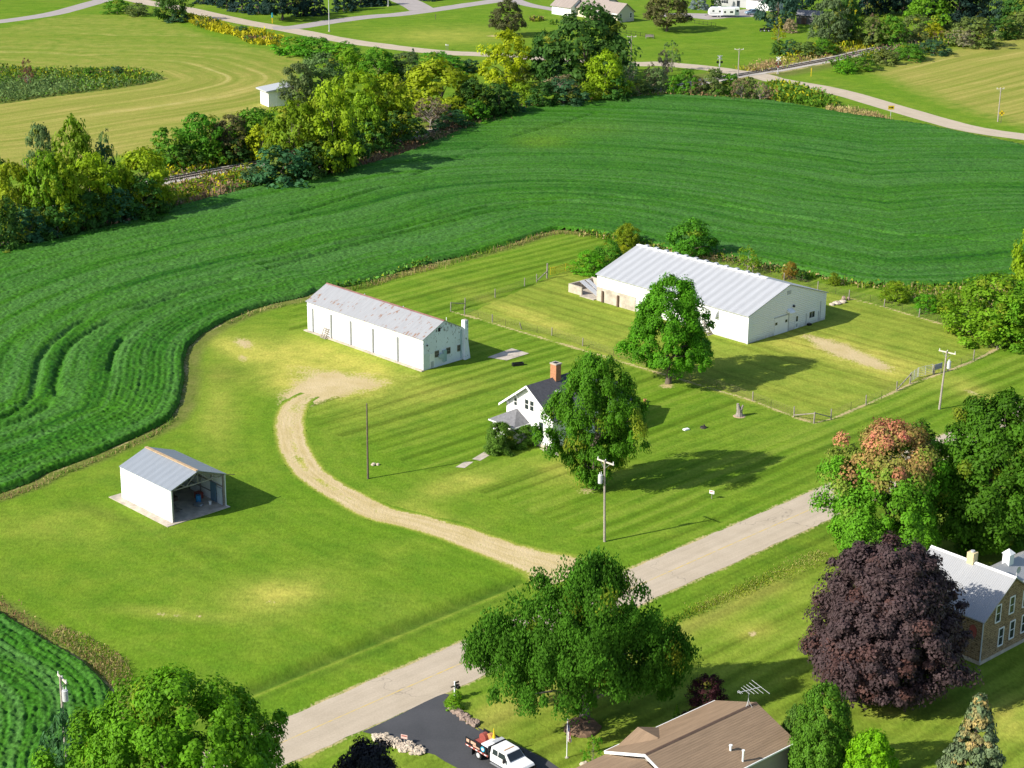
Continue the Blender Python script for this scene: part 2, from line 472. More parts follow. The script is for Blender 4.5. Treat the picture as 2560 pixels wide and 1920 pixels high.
# ------------------------------------------------------------------ survey lines of the place (ground metres)
YAW = R(134.5)                                   # the farm's buildings all run this way
DL = np.array([math.cos(YAW), math.sin(YAW)]); DW = np.array([DL[1], -DL[0]])
RA = np.array([-.2264, 1.8037]) * CAM_H; RB = np.array([.4294, 2.4558]) * CAM_H
RD = (RB - RA) / np.hypot(*(RB - RA)); RN = np.array([RD[1], -RD[0]])
ROAD_HW = 3.22
ROAD = [RA + RN * ROAD_HW + RD * k for k in (-140, -60, 0, 60, 120, 200, 300, 420)]

SOY_NEAR = pts('b1', (-420, 1640), (0, 1530), (200, 1460), (300, 1400), (600, 1290), (850, 1180), (1000, 1110), (1100, 1050), (1160, 950),
               (1190, 800), (1188, 680), (1215, 590), (1310, 500), (1450, 420), (1600, 355), (1750, 310), (1965, 265)) + \
           pts('b2', (-150, 230), (100, 190), (300, 125), (600, 45)) + \
           pts('a2', (850, 1640), (1100, 1570), (1300, 1502), (1400, 1480), (1600, 1500), (1800, 1535), (1990, 1580), (2212, 1630)) + \
           pts('b3', (250, 15), (470, 40), (700, 90), (850, 120), (1000, 155), (1200, 185), (1400, 200), (1700, 195), (2000, 175), (2212, 150), (2700, 90))
SOY_FAR = pts('a3', (2900, 1050), (2500, 990), (2212, 945), (1900, 880), (1600, 815), (1350, 780), (1100, 745), (850, 700), (600, 658), (300, 638)) + \
          pts('a2', (2212, 622), (2100, 620), (1800, 640), (1500, 665), (1250, 692), (1050, 745), (900, 795), (740, 860), (600, 920), (400, 1000), (200, 1062), (0, 1112)) + \
          pts('a1', (1990, 1175), (1700, 1200), (1500, 1250), (1250, 1310), (1000, 1375), (850, 1435), (600, 1490), (300, 1570), (0, 1600), (-500, 1680))
SOY = SOY_NEAR + SOY_FAR
SOY2_EDGE = pts('c1', (-500, 420), (0, 650), (150, 745), (300, 842), (450, 922), (560, 990), (640, 1065), (700, 1130), (735, 1260), (740, 1420), (700, 1600))
SOY2 = SOY2_EDGE + pts('c1', (560, 1900), (-600, 2000))
DRIVE = pts('c2', (1500, 420), (1350, 350), (1150, 285), (950, 215), (700, 125), (450, 55), (240, 3)) + \
        pts('o', (740, 1068), (672, 1023), (637, 973), (625, 922), (632, 885), (650, 864), (672, 853))
ISLAND = pts('q6', (-500, 400), (0, 400), (300, 430), (700, 450), (960, 440), (1300, 430), (1600, 440), (1880, 545), (1600, 610), (1100, 680), (600, 740), (0, 825), (-500, 900))
HAY_L = pts('a1', (-700, 220), (0, 178), (300, 112), (600, 88), (900, 98), (1150, 150), (1500, 270), (1980, 372), (1900, 540), (1780, 700),
            (1300, 850), (1000, 960), (700, 1010), (400, 1060), (0, 1100), (-700, 1200))
HAY_R = pts('a3', (1250, 440), (1500, 375), (1750, 318), (2000, 262), (2212, 230), (2900, 150), (2900, 900), (2212, 815), (2000, 745), (1800, 690), (1600, 612), (1430, 540), (1250, 470))
RAIL = [ground_px(-160, 556), ground_px(105, 513), ground_px(408, 453), ground_px(641.5, 410), ground_px(1250, 299),
        ground_px(1847.7, 188.6)] + pts('a3', (600, 451), (800, 414), (1000, 376), (1300, 308), (1500, 274), (1700, 240), (1950, 198), (2400, 120))
PADDOCK = pts('f2', (340, 815)) + pts('b3', (862, 1075), (1480, 822), (2115, 560), (1312, 325), (467, 100)) + pts('f2', (1890, 160), (1480, 310))

# ------------------------------------------------------------------ ground sheet
def ellipse_w(PX, t, cx, cy, rx, ry, rot=0.0):
    a, b = src(t, cx, cy); k = TILE[t][2]
    dx = (PX[:, 0] - a) / k; dy = (PX[:, 1] - b) / k
    c, s = math.cos(rot), math.sin(rot)
    u = (dx * c + dy * s) / rx; v = (-dx * s + dy * c) / ry
    return np.exp(-(u * u + v * v))

def build_ground():
    ys = [ground_px(1280, y)[1] for y in np.arange(2010, -24, -3.2)]
    y0 = ys[0]
    near = list(np.linspace(-400, y0 - 12, 14)) + list(np.linspace(y0 - 9, y0 - 1, 5))
    far = list(ys[-1] * np.geomspace(1.02, 14, 26))
    Yv = np.array(near + ys + far)
    kd = np.arange(-.385, .3851, .0012)
    ko = .385 * np.geomspace(1.06, 60, 22)
    K = np.concatenate([-ko[::-1], kd, ko])
    YY, KK = np.meshgrid(Yv, K, indexing='ij')
    X = KK * np.maximum(YY, 120); n_r, n_c = YY.shape
    P = np.stack([X.ravel(), YY.ravel()], 1)
    N = len(P)
    A = {k: np.zeros(N) for k in ('hay', 'dry', 'bare', 'rough', 'lush_and_shade', 'samp', 'sco')}
    ok = (P[:, 1] > 100) & (P[:, 1] < 900) & (np.abs(P[:, 0]) < 330)
    idx = np.where(ok)[0]; Q = P[idx]
    PX, _ = project(np.c_[Q, np.zeros(len(Q))])
    def soft(poly, w):
        d = seg_dist(Q, list(poly) + [poly[0]]); s = np.where(in_poly(Q, poly), d, -d)
        return smooth(-w, w, s), d
    hl, dl_ = soft(HAY_L, 4.0); hr, dr = soft(HAY_R, 14.0)
    d_isl = seg_dist(Q, ISLAND + [ISLAND[0]]); d_isl = np.where(in_poly(Q, ISLAND), 0, d_isl)
    # the upper left of the hay field is greener and duller
    greener = smooth(330, 90, PX[:, 1]) * (PX[:, 0] < 900)
    hay = np.maximum(hl * (1 - .55 * greener), hr * .92)
    sco = Q @ DL; samp = np.full(len(Q), .17)
    inpad = in_poly(Q, PADDOCK)
    sco = np.where(inpad, Q @ DW, sco); samp = np.where(inpad, .13, samp)
    d_drive = seg_dist(Q, resample(DRIVE, 3))
    westlawn = (PX[:, 1] > 700) & ((PX[:, 0] < 720) | ((PX[:, 0] < 1010) & (PX[:, 1] < 985) & (PX[:, 1] > 830)) | (PX[:, 1] > 1040 + .40 * (PX[:, 0] - 720)))& ((Q - RA) @ RN < 0)
    sco = np.where(westlawn, d_drive, sco); samp = np.where(westlawn, .035, samp); samp = np.where(PX[:, 1] < 320, .06, samp)
    sco = np.where(hl > .02, d_isl, sco); sco = np.where(hr > .02, seg_dist(Q, RAIL) * 1.2 + .04 * dr, sco)
    samp = np.where((hl > .02) | (hr > .02), 0.0, samp)
    # lawns at the top follow the railway
    rd = np.array([.985, .17])
    sco = np.where((PX[:, 1] < 300) & (hl < .02) & (hr < .02), Q @ np.array([-.35, .94]), sco)
    dry = .02 + .32 * inpad
    def E(t, cx, cy, rx, ry, rot=0.0): return ellipse_w(PX, t, cx, cy, rx, ry, rot)
    dry = dry + .9 * E('o', 720, 800, 160, 60, .2) + .17 * smooth(2, 8, (Q - RA) @ RN - 2 * ROAD_HW) + 1.0 * E('b1', 1550, 600, 190, 60, .25) + 1.0 * E('b1', 2050, 680, 260, 80, .3) + .9 * E('b2', 60, 740, 230, 70, .15) \
        + .9 * E('b1', 2000, 820, 300, 80, .1) + .9 * E('c1', 1780, 540, 300, 110, -.1) + .45 * E('c1', 1150, 660, 420, 40, .1) \
        + .6 * E('b2', 1500, 1380, 260, 90) + .5 * E('b2', 700, 1490, 300, 70, -.3) + .4 * E('b2', 650, 880, 260, 50, -.25) \
        + 1.0 * E('b3', 1180, 660, 420, 80, .28) + .5 * E('b3', 640, 560, 160, 40, .1) + .7 * E('b2', 1200, 380, 330, 40, .35) \
        + .5 * E('b3', 1900, 870, 260, 60, .4) + .5 * E('c3', 480, 770, 150, 60) + .5 * E('c3', 1330, 1290, 160, 40) + .8 * E('c3', 2100, 1330, 140, 120) \
        + .5 * E('c2', 1020, 1250, 170, 50, -.3) + .5 * E('b2', 900, 1440, 120, 30) + .5 * E('p2', 900, 400, 700, 90) + .25 * E('c1', 300, 100, 500, 120) \
        + .8 * E('c2', 950, 200, 520, 55, .42) + .45 * E('b1', 1400, 980, 140, 260)
    bare = .70 * E('o', 740, 835, 125, 22, -.12) + .95 * E('o', 680, 848, 48, 20, -.4) + .8 * E('o', 665, 855, 60, 20, -.35) + .55 * E('o', 690, 812, 90, 22, .1) + .95 * E('b3', 1030, 605, 190, 50, .3) + .75 * E('b3', 1250, 690, 150, 35, .3) + .5 * E('b3', 860, 535, 90, 25, .3) \
        + 0 + .75 * E('b1', 1560, 560, 80, 35, .3) \
        + .7 * E('b2', 1590, 1510, 70, 22) + .7 * E('b2', 2100, 835, 60, 18) + .65 * E('c1', 1040, 655, 50, 14) + .65 * E('c1', 1145, 668, 40, 14) + .65 * E('c1', 1280, 672, 35, 12) \
        + .55 * E('c1', 1740, 580, 60, 15) + .9 * E('b3', 380, 1030, 45, 14) + .6 * E('b3', 1880, 880, 60, 14, .3) + .8 * E('c3', 470, 785, 30, 18) \
        + .5 * E('b1', 1560, 655, 40, 25) + .8 * E('c2', 1560, 1370, 110, 30) + .6 * E('p2', 1480, 395, 90, 18) + .7 * E('b3', 2030, 520, 150, 26, .35)
    lush_and_shade = .9 * E('b1', 1430, 760, 150, 60) + .5 * E('c1', 1300, 250, 200, 30, .2) + .7 * E('b3', 1310, 830, 70, 30) + .8 * E('c1', 700, 20, 300, 40, .3)
    # bare line along the fences
    for a in (pts('f2', (148, 765), (340, 815)) + pts('b3', (465, 930), (735, 1035), (862, 1075)),
              pts('b3', (862, 1075), (970, 1050), (1195, 955), (1392, 868), (1480, 822), (1720, 740), (1885, 675), (2037, 598), (2115, 560)),
              pts('b3', (2115, 560), (2003, 530), (1768, 462), (1535, 394), (1312, 327), (1087, 272))):
        bare = np.maximum(bare, .72 * np.exp(-(seg_dist(Q, a) / .38) ** 2))
    # verge and ditch beside the road
    dr_ = (Q - RA) @ RN
    ditch_n = np.exp(-((dr_ + 6.2) / .9) ** 2) * (dr_ < 0); ditch2 = np.exp(-((dr_ + 4.2) / .5) ** 2)
    u = (Q - RA) @ RD
    fade = smooth(46, 30, u)
    lush_and_shade = np.maximum(lush_and_shade, fade * (1.2 * ditch_n + .6 * ditch2))  # darker, greener ditch grass that also paints in the ditch's shading
    dry = np.maximum(dry, fade * .2 * np.exp(-((dr_ + 5.2) / .35) ** 2))
    edge = np.maximum(np.exp(-(np.abs(dr_) / .5) ** 2), np.exp(-(np.abs(dr_ - 2 * ROAD_HW) / .5) ** 2))
    bare = np.maximum(bare, .55 * edge * (u > -100))
    tall = np.exp(-((dr_ - 2 * ROAD_HW - 6.5) / 1.5) ** 2) * smooth(2, 8, u) * smooth(58, 50, u)
    rough = np.maximum(0, .3 * tall); dry = dry + .5 * tall
    # rough strips at the crop edges, the railway and the weed island
    d_rail = seg_dist(Q, RAIL)
    rough = np.maximum(rough, .9 * smooth(11, 6, d_rail)); bare = np.maximum(bare, .5 * smooth(5.2, 3.6, d_rail))
    dn = seg_dist(Q, SOY_NEAR[:26]); df = seg_dist(Q, SOY_FAR); d2 = seg_dist(Q, SOY2_EDGE)
    rough = np.maximum(rough, .9 * smooth(3.0, 1.2, np.minimum(np.minimum(dn, d2), df)))
    bare = np.maximum(bare, .35 * smooth(1.0, .2, np.minimum(dn, d2)))
    rough = np.maximum(rough, smooth(1.5, -.5, d_isl))
    brown = pts('a2', (60, 1085), (330, 990), (600, 890), (960, 765))
    bare = np.maximum(bare, .62 * smooth(6, 2.5, seg_dist(Q, brown)))
    hay = np.where(rough > .5, 0, hay)
    for k, v in (('hay', hay), ('dry', dry), ('bare', bare), ('rough', rough), ('lush_and_shade', lush_and_shade), ('samp', samp), ('sco', sco)):
        A[k][idx] = v
    A['dry'] = np.clip(A['dry'], 0, 1.2)
    Z = np.zeros(N); Z[idx] = -.45 * fade * np.exp(-((dr_ + 6.4) / 1.0) ** 2) * smooth(8, 20, u + 40) * smooth(34, 30, np.abs(u - 2))
    V = np.c_[P, Z]
    i = np.arange(n_r * n_c).reshape(n_r, n_c)
    Fq = np.stack([i[:-1, :-1].ravel(), i[:-1, 1:].ravel(), i[1:, 1:].ravel(), i[1:, :-1].ravel()], 1)
    o = link(bpy.data.objects.new('ground', np_mesh('ground', V, Fq, M['ground'], A)))
    tag(o, kind='structure')
build_ground()

# ------------------------------------------------------------------ strips: roads, tracks
def strip(name, line, hw, m, z, step=3.0, nlat=8, edge_jit=.12, kind='structure', extra=None, ends=None, parent=None):
    L = resample(line, step)
    T = np.gradient(L, axis=0); T /= np.hypot(T[:, 0], T[:, 1])[:, None]
    Nn = np.c_[T[:, 1], -T[:, 0]]
    s = np.r_[0, np.cumsum(np.hypot(*np.diff(L, axis=0).T))]
    lat = np.linspace(-1, 1, nlat + 1)
    hws = np.full(len(L), float(hw)) if np.isscalar(hw) else np.interp(np.linspace(0, 1, len(L)), np.linspace(0, 1, len(hw)), hw)
    V = []; la = []; lo = []
    for j, l in enumerate(lat):
        off = l * hws
        if abs(l) == 1: off = off + edge_jit * (vnoise(s * .9, s * 0 + 7 * l, 3) - .5) * 2 * l
        V.append(np.c_[L + Nn * off[:, None], np.full(len(L), z)]); la.append(off); lo.append(s)
    n = len(L); V = np.concatenate(V)
    i = np.arange(n * (nlat + 1)).reshape(nlat + 1, n)
    Fq = np.stack([i[:-1, :-1].ravel(), i[1:, :-1].ravel(), i[1:, 1:].ravel(), i[:-1, 1:].ravel()], 1)
    at = {'lat': np.concatenate(la), 'lon': np.concatenate(lo)}
    if extra: at.update(extra(V, np.concatenate(la), np.concatenate(lo), np.tile(hws, nlat + 1)))
    o = link(bpy.data.objects.new(name, np_mesh(name, V, Fq, m, at)), parent)
    if kind: tag(o, kind=kind)
    return o

strip('road', ROAD, ROAD_HW, M['road'], .012, 1.0, edge_jit=.15)
def dash():
    # faded centre line, broken where it has worn off
    for n_, (a, b) in enumerate(((-140, 420),)):
        strip('centre_line_marking', [ROAD[0] + RD * k for k in range(0, 561, 70)], .075, M['marking'], .017, 2.0, 2, 0)
dash()

def drive_attrs(V, la, lo, hw):
    e = 1 - np.abs(la) / hw
    c = np.exp(-(la / .55) ** 2)                      # grassy crown between the two wheel tracks
    n = vnoise(V[:, 0] * .35, V[:, 1] * .35, 9)
    T = lo.max()
    worn = smooth(.04, .50, e)
    mid = .35 + .65 * smooth(T * .42, T * .6, lo) * smooth(T * .93, T * .8, lo)
    b = worn * (.95 - .55 * c * mid * smooth(.25, .6, n))
    b *= 1 - .22 * smooth(T * .7, T * .95, lo)
    z = np.zeros(len(V))
    return {'bare': b, 'dry': .95 * smooth(.0, .4, e) * smooth(T * 1.05, T * .9, lo), 'hay': z, 'rough': z, 'lush_and_shade': z, 'samp': z, 'sco': z}
strip('driveway', DRIVE, [6.0, 3.8, 3.0, 2.75, 2.6, 2.5, 2.45, 2.4, 2.35, 2.3, 2.3, 2.3, 2.3, 2.3, 2.2, 1.6], M['ground'], .008, .6, 22, .3, extra=drive_attrs)

strip('far_road', pts('p1', (-200, -10), (0, 33), (300, 82), (600, 150), (900, 215), (1200, 265), (1450, 312), (1700, 362), (2000, 412), (2212, 437)) +
      pts('p2', (400, 527), (800, 570), (1100, 592), (1450, 606)) + pts('p5', (300, 350), (700, 350), (1000, 372), (1300, 402), (1600, 445), (1850, 480)) +
      pts('a3', (600, 512), (750, 540), (900, 565), (1100, 612), (1300, 672), (1500, 730), (1700, 787), (1900, 835), (2212, 880), (2800, 950)), 3.5, M['road'], .012, 4.0)
strip('side_road', pts('p1', (1150, 268), (1350, 262), (1500, 240), (1700, 208), (2000, 168), (2212, 148)) + pts('p2', (400, 163), (800, 112), (1200, 52), (1500, 8), (1800, -60)), 3.4, M['far_road'], .020, 4.0)
strip('side_street', pts('p2', (380, -60), (470, -5), (590, 50), (700, 115)), 4.5, M['far_road'], .028, 3.0)
strip('west_road', pts('a1', (-500, 190), (0, 138), (330, 90), (560, 30), (740, -20), (900, -60)), 3.2, M['far_road'], .012, 4.0)
strip('house_drive', pts('p2', (1640, -30), (1750, 18), (1900, 62), (2050, 88), (2212, 118)), 2.6, M['far_road'], .020, 3.0)

def sheet(name, poly, m, z, kind='structure', parent=None, attrs=None, thick=0):
    mb = MB()
    if thick: mb.prism([(*p, z - thick) for p in poly], (0, 0, thick))
    else: mb.add([(*p, z) for p in poly], [tuple(range(len(poly)))])
    o = mb.build(name, m, parent)
    if not thick and o.data.polygons[0].normal.z < 0: o.data.flip_normals()
    if kind: tag(o, kind=kind)
    return o
sheet('asphalt_driveway', pts('q4', (830, 522), (1020, 435), (1200, 350), (1450, 225), (1590, 160), (1660, 138), (1702, 148), (1668, 190), (1650, 235), (1700, 300), (1800, 370), (1900, 450), (2010, 515)) +
      pts('t', (330, 245), (700, 410), (1150, 610), (1500, 790), (1700, 930), (1950, 1200), (1500, 1500)) +
      pts('q4', (2300, 1200), (1780, 885), (1650, 815), (1560, 755), (1500, 738), (1420, 725), (1250, 650), (1100, 590), (960, 555)), M['asphalt'], .020)
sheet('far_driveway', pts('p3', (-150, 170), (150, 165), (450, 172), (900, 120), (1180, 105), (1180, 150), (1000, 212), (700, 225), (450, 246), (150, 213), (-150, 210)), M['far_road'], .012)

# railway
strip('railway_bed', RAIL, 2.6, M['ballast'], .03, 6.0, 6, .3)
def railway():
    t = thing('railway_track', 'single line railway track running behind the tree line and over the road crossing', 'railway track', (0, 0, 0))
    L = resample(RAIL, 6.0)
    T = np.gradient(L, axis=0); T /= np.hypot(T[:, 0], T[:, 1])[:, None]; Nn = np.c_[T[:, 1], -T[:, 0]]
    for s in (-1, 1):
        mb = MB()
        Q = L + Nn * s * .75
        for a, b in zip(Q[:-1], Q[1:]): mb.bar((*a, .22), (*b, .22), .16, .20)
        mb.build('rail', M['steel_dark'], t)
    mb = MB(); S = resample(RAIL, .75)
    keep = (seg_dist(S, [ground_px(380, 460), ground_px(700, 400)]) < 3) | (seg_dist(S, [ground_px(20, 530), ground_px(200, 495)]) < 3) | (seg_dist(S, [ground_px(1800, 197), ground_px(2400, 85)]) < 5)
    T = np.gradient(S, axis=0); T /= np.hypot(T[:, 0], T[:, 1])[:, None]; Nn = np.c_[T[:, 1], -T[:, 0]]
    for p, n_ in zip(S[keep], Nn[keep]):
        a = p - n_ * 1.25; b = p + n_ * 1.25
        mb.bar((*a, .07), (*b, .07), .24, .10)
    o = mb.build('sleepers', M['grey_wood'], t); tag(o, kind='stuff')
M['steel_dark'] = plain('rail_steel', (.06, .05, .045), .5, .2, metal=.3)
railway()

# ------------------------------------------------------------------ soybean fields (real canopy relief)
TRACKS = [pts('b1', (1500, 170), (1150, 258), (870, 340), (600, 410), (480, 470), (330, 590), (262, 680), (240, 780), (222, 880), (215, 930)),
          pts('b1', (215, 930), (120, 1010), (0, 1080), (-200, 1160)),
          pts('b1', (1150, 275), (870, 375), (650, 470), (540, 530), (430, 625), (385, 740), (352, 850), (372, 925)),
          pts('b1', (318, 985), (200, 1060), (60, 1110), (-200, 1190)),
          pts('b1', (735, 635), (725, 690), (705, 760)), pts('b1', (795, 555), (745, 620)),
          pts('a2', (-500, 1720), (0, 1585), (400, 1485), (700, 1410), (960, 1345), (1200, 1312), (1450, 1295), (1800, 1290), (2212, 1312)) + pts('a3', (300, 1345), (800, 1430), (1400, 1530), (2000, 1570)),
          pts('a2', (-500, 1760), (0, 1622), (400, 1520), (960, 1382), (1400, 1325), (1800, 1318), (2212, 1340)),
          pts('a2', (480, 1140), (800, 1010), (1100, 900), (1300, 845), (1520, 792)), pts('a2', (1150, 880), (1400, 812), (1640, 745)),
          pts('a2', (-300, 1400), (0, 1308), (300, 1215), (620, 1190)),
          ]

def crop_field(name, poly, edge, y_rng, kmax, label, rowspan):
    ylo, yhi = y_rng
    rows = [ground_px(1280, y)[1] for y in np.arange(yhi, ylo, -1.5)]
    K = np.concatenate([np.arange(-kmax, -.09, .0008), np.arange(-.09, kmax + .0001, .00105)])
    YY, KK = np.meshgrid(np.array(rows), K, indexing='ij')
    P = np.stack([(KK * YY).ravel(), YY.ravel()], 1)
    inside = in_poly(P, poly)
    d = np.zeros(len(P)); 
    q = P[inside]
    dd = seg_dist(q, list(poly) + [poly[0]]); ds = seg_dist(q, resample(edge, 4))
    h = .72 + .26 * (vnoise(q[:, 0] * 3.4, q[:, 1] * 2.6, 1) - .5) + .07 * (vnoise(q[:, 0] * 1.25, q[:, 1] * 1.0, 2) - .5) + .10 * (vnoise(q[:, 0] * .3, q[:, 1] * .3, 4) - .5) + .07 * (vnoise(ds * 1.3, q[:, 0] * .06, 14) - .5)
    r0, r1 = rowspan
    px, _ = project(np.c_[q, np.zeros(len(q))])
    rm = smooth(r1, r0, ds + 3 * (vnoise(q[:, 0] * .15, q[:, 1] * .15, 5) - .5)) * smooth(1250, 900, px[:, 0])
    row = np.sin(2 * math.pi * ds / .86)
    h += rm * (.02 + .11 * vnoise(q[:, 0] * .5, q[:, 1] * .5, 12)) * (np.minimum(row, .3) - .2)
    st = vnoise(ds * .30, q[:, 0] * .02, 8) - .5
    h += .08 * st
    trk = np.zeros(len(q))
    for t in TRACKS:
        dt = seg_dist(q, t)
        trk = np.maximum(trk, np.exp(-(dt / .55) ** 2) * smooth(.12, .4, vnoise(q[:, 0] * .12, q[:, 1] * .12, 6)))
    h -= .50 * trk
    h *= smooth(0, .55, dd) * .9 + .1
    yel = .7 * np.exp(-(((px[:, 0] - 1350) / 70) ** 2 + ((px[:, 1] - 362) / 16) ** 2)) + .35 * np.exp(-(((px[:, 0] - 1440) / 160) ** 2 + ((px[:, 1] - 330) / 20) ** 2))
    Z = np.zeros(len(P)); Z[inside] = h
    S = np.zeros(len(P)); S[inside] = ds
    Yl = np.zeros(len(P)); Yl[inside] = yel
    n_r, n_c = YY.shape
    i = np.arange(n_r * n_c).reshape(n_r, n_c)
    Fq = np.stack([i[:-1, :-1].ravel(), i[:-1, 1:].ravel(), i[1:, 1:].ravel(), i[1:, :-1].ravel()], 1)
    keep = inside[Fq].sum(1) >= 3
    Fq = Fq[keep]
    used = np.unique(Fq); mp = np.full(len(P), -1); mp[used] = np.arange(len(used))
    V = np.c_[P, np.where(inside, Z, .03)][used]
    o = link(bpy.data.objects.new(name, np_mesh(name, V, mp[Fq], M['crop'], {'sco': S[used], 'yel': Yl[used]})))
    tag(o, label, 'crop field', kind='stuff')
crop_field('soybean_field', SOY, SOY_NEAR, (225, 1290), .37, 'large dark green soybean field sweeping round behind the farmyard', (7, 15))
crop_field('soybean_field', SOY2, SOY2_EDGE, (1440, 2060), .40, 'small corner of soybean field with curved rows at lower left', (8, 18))

# ------------------------------------------------------------------ buildings
M['barn_roof'] = ribbed('galvanised_barn_roof', (.37, .38, .40), 0, .6, .42, .3, .08, stripe=.10, stripe_p=1.52)
M['rusty_roof'] = ribbed('rusty_sheet_roof', (.30, .305, .32), 0, .7, .5, .2, .12, rust=(.22, .105, .045))
M['shed_roof'] = ribbed('grey_sheet_roof', (.235, .26, .295), 0, .5, .42, .35, .08, stripe=.05, stripe_p=1.1)
M['house_roof_metal'] = ribbed('light_standing_seam_roof', (.33, .335, .345), 0, .42, .42, .8, .05)
M['wing_roof_metal'] = ribbed('standing_seam_roof', (.33, .335, .345), 1, .42, .42, .8, .05)
M['brown_shingle'] = ribbed('brown_shingles', (.265, .185, .12), 0, .42, .9, .5, .18, spec=.15)
M['tan_shingle'] = ribbed('tan_shingles', (.29, .245, .22), 0, .6, .9, .4, .15, spec=.15)
M['ridge_rust'] = plain('rusty_ridge_cap', (.22, .11, .095), .7, .35, 1.2)

def mat_stone_wall():
    h = NT('sandstone_blocks'); p = h.obj(); x, y, z = h.xyz(p)
    u = h.math('ADD', x, y)
    b = h.add('ShaderNodeTexBrick', {'Vector': h.comb(u, z, 0), 'Color1': (.34, .235, .125), 'Color2': (.235, .155, .085), 'Mortar': (.40, .32, .21), 'Scale': 1.0,
              'Mortar Size': .018, 'Bias': .1, 'Brick Width': .62, 'Row Height': .2})
    n = h.noise(h.scale(p, (1, 1, 2.4)), 2.6, 4, .75)
    c = h.mix(h.rng(n, .52, .62), b.outputs['Color'], (.075, .05, .03))
    return h.done(h.bsdf(h.val(c, h.rng(h.noise(p, .6, 2), .3, .7, .85, 1.1)), .9, h.bump(n, .5, .05), spec=.1))
M['stone_wall'] = mat_stone_wall()

def local(root, P):
    """world ground/height point -> the thing's own x, y, z"""
    d = np.array([P[0] - root.location.x, P[1] - root.location.y]); a = root.rotation_euler.z
    return d[0] * math.cos(a) + d[1] * math.sin(a), -d[0] * math.sin(a) + d[1] * math.cos(a)

def shell(L, W, eave, ridge, axis='x', y0=0.0, x0=0.0, z0=0.0):
    """closed gabled body on x0..x0+L, y0-W..y0"""
    mb = MB()
    if axis == 'x':
        mb.prism([(x0, y0, z0), (x0, y0, eave), (x0, y0 - W / 2, ridge), (x0, y0 - W, eave), (x0, y0 - W, z0)], (L, 0, 0))
    else:
        mb.prism([(x0, y0, z0), (x0, y0, eave), (x0 + L / 2, y0, ridge), (x0 + L, y0, eave), (x0 + L, y0, z0)], (0, -W, 0))
    return mb

def roof_slabs(L, W, eave, ridge, axis='x', y0=0.0, x0=0.0, over=.3, gover=.3, th=.12):
    """two roof slopes, each its own mesh: (front/first, back/second)"""
    out = []
    half = (W if axis == 'x' else L) / 2
    sl = (ridge - eave) / half
    for s in (1, -1):
        mb = MB()
        a = (half + over) * s
        ze = ridge - sl * (half + over)
        prof = [(.0, ridge + .02), (a, ze + .02), (a, ze + .02 + th), (0, ridge + .02 + th)]
        if axis == 'x':
            mb.prism([(x0 - gover, y0 - W / 2 + q, z) for q, z in prof], (L + 2 * gover, 0, 0))
        else:
            mb.prism([(x0 + L / 2 - q, y0 + gover, z) for q, z in prof], (0, -W - 2 * gover, 0))
        out.append(mb)
    return out

def fbox(mb, face, u0, u1, z0, z1, d0, d1, L=0, W=0):
    if face == 'front': return mb.box(u0, u1, d0, d1, z0, z1)
    if face == 'gable': return mb.box(-d1, -d0, -u1, -u0, z0, z1)
    if face == 'back': return mb.box(u0, u1, -W - d1, -W - d0, z0, z1)
    return mb.box(L + d0, L + d1, -u1, -u0, z0, z1)

def window(root, face, u, z, w, h, fm=None, nx=1, nz=2, name='window', y0=0.0, x0=0.0, fw=.09, sill=True):
    f = MB(); m = fm or M['white_paint']
    fbox(f, face, u - w / 2 - fw, u - w / 2, z - fw, z + h + fw, .005, .07)
    fbox(f, face, u + w / 2, u + w / 2 + fw, z - fw, z + h + fw, .005, .07)
    fbox(f, face, u - w / 2, u + w / 2, z + h, z + h + fw, .005, .07)
    fbox(f, face, u - w / 2, u + w / 2, z - fw, z, .005, .09 if sill else .07)
    for k in range(1, nx): fbox(f, face, u - w / 2 + w * k / nx - .02, u - w / 2 + w * k / nx + .02, z, z + h, .03, .06)
    for k in range(1, nz): fbox(f, face, u - w / 2, u + w / 2, z + h * k / nz - .025, z + h * k / nz + .025, .025, .055)
    o = f.build(name, m, root); o.location = (x0, y0, 0)
    p = fbox(MB(), face, u - w / 2, u + w / 2, z, z + h, .004, .022).build('pane', M['glass'], o)
    return o

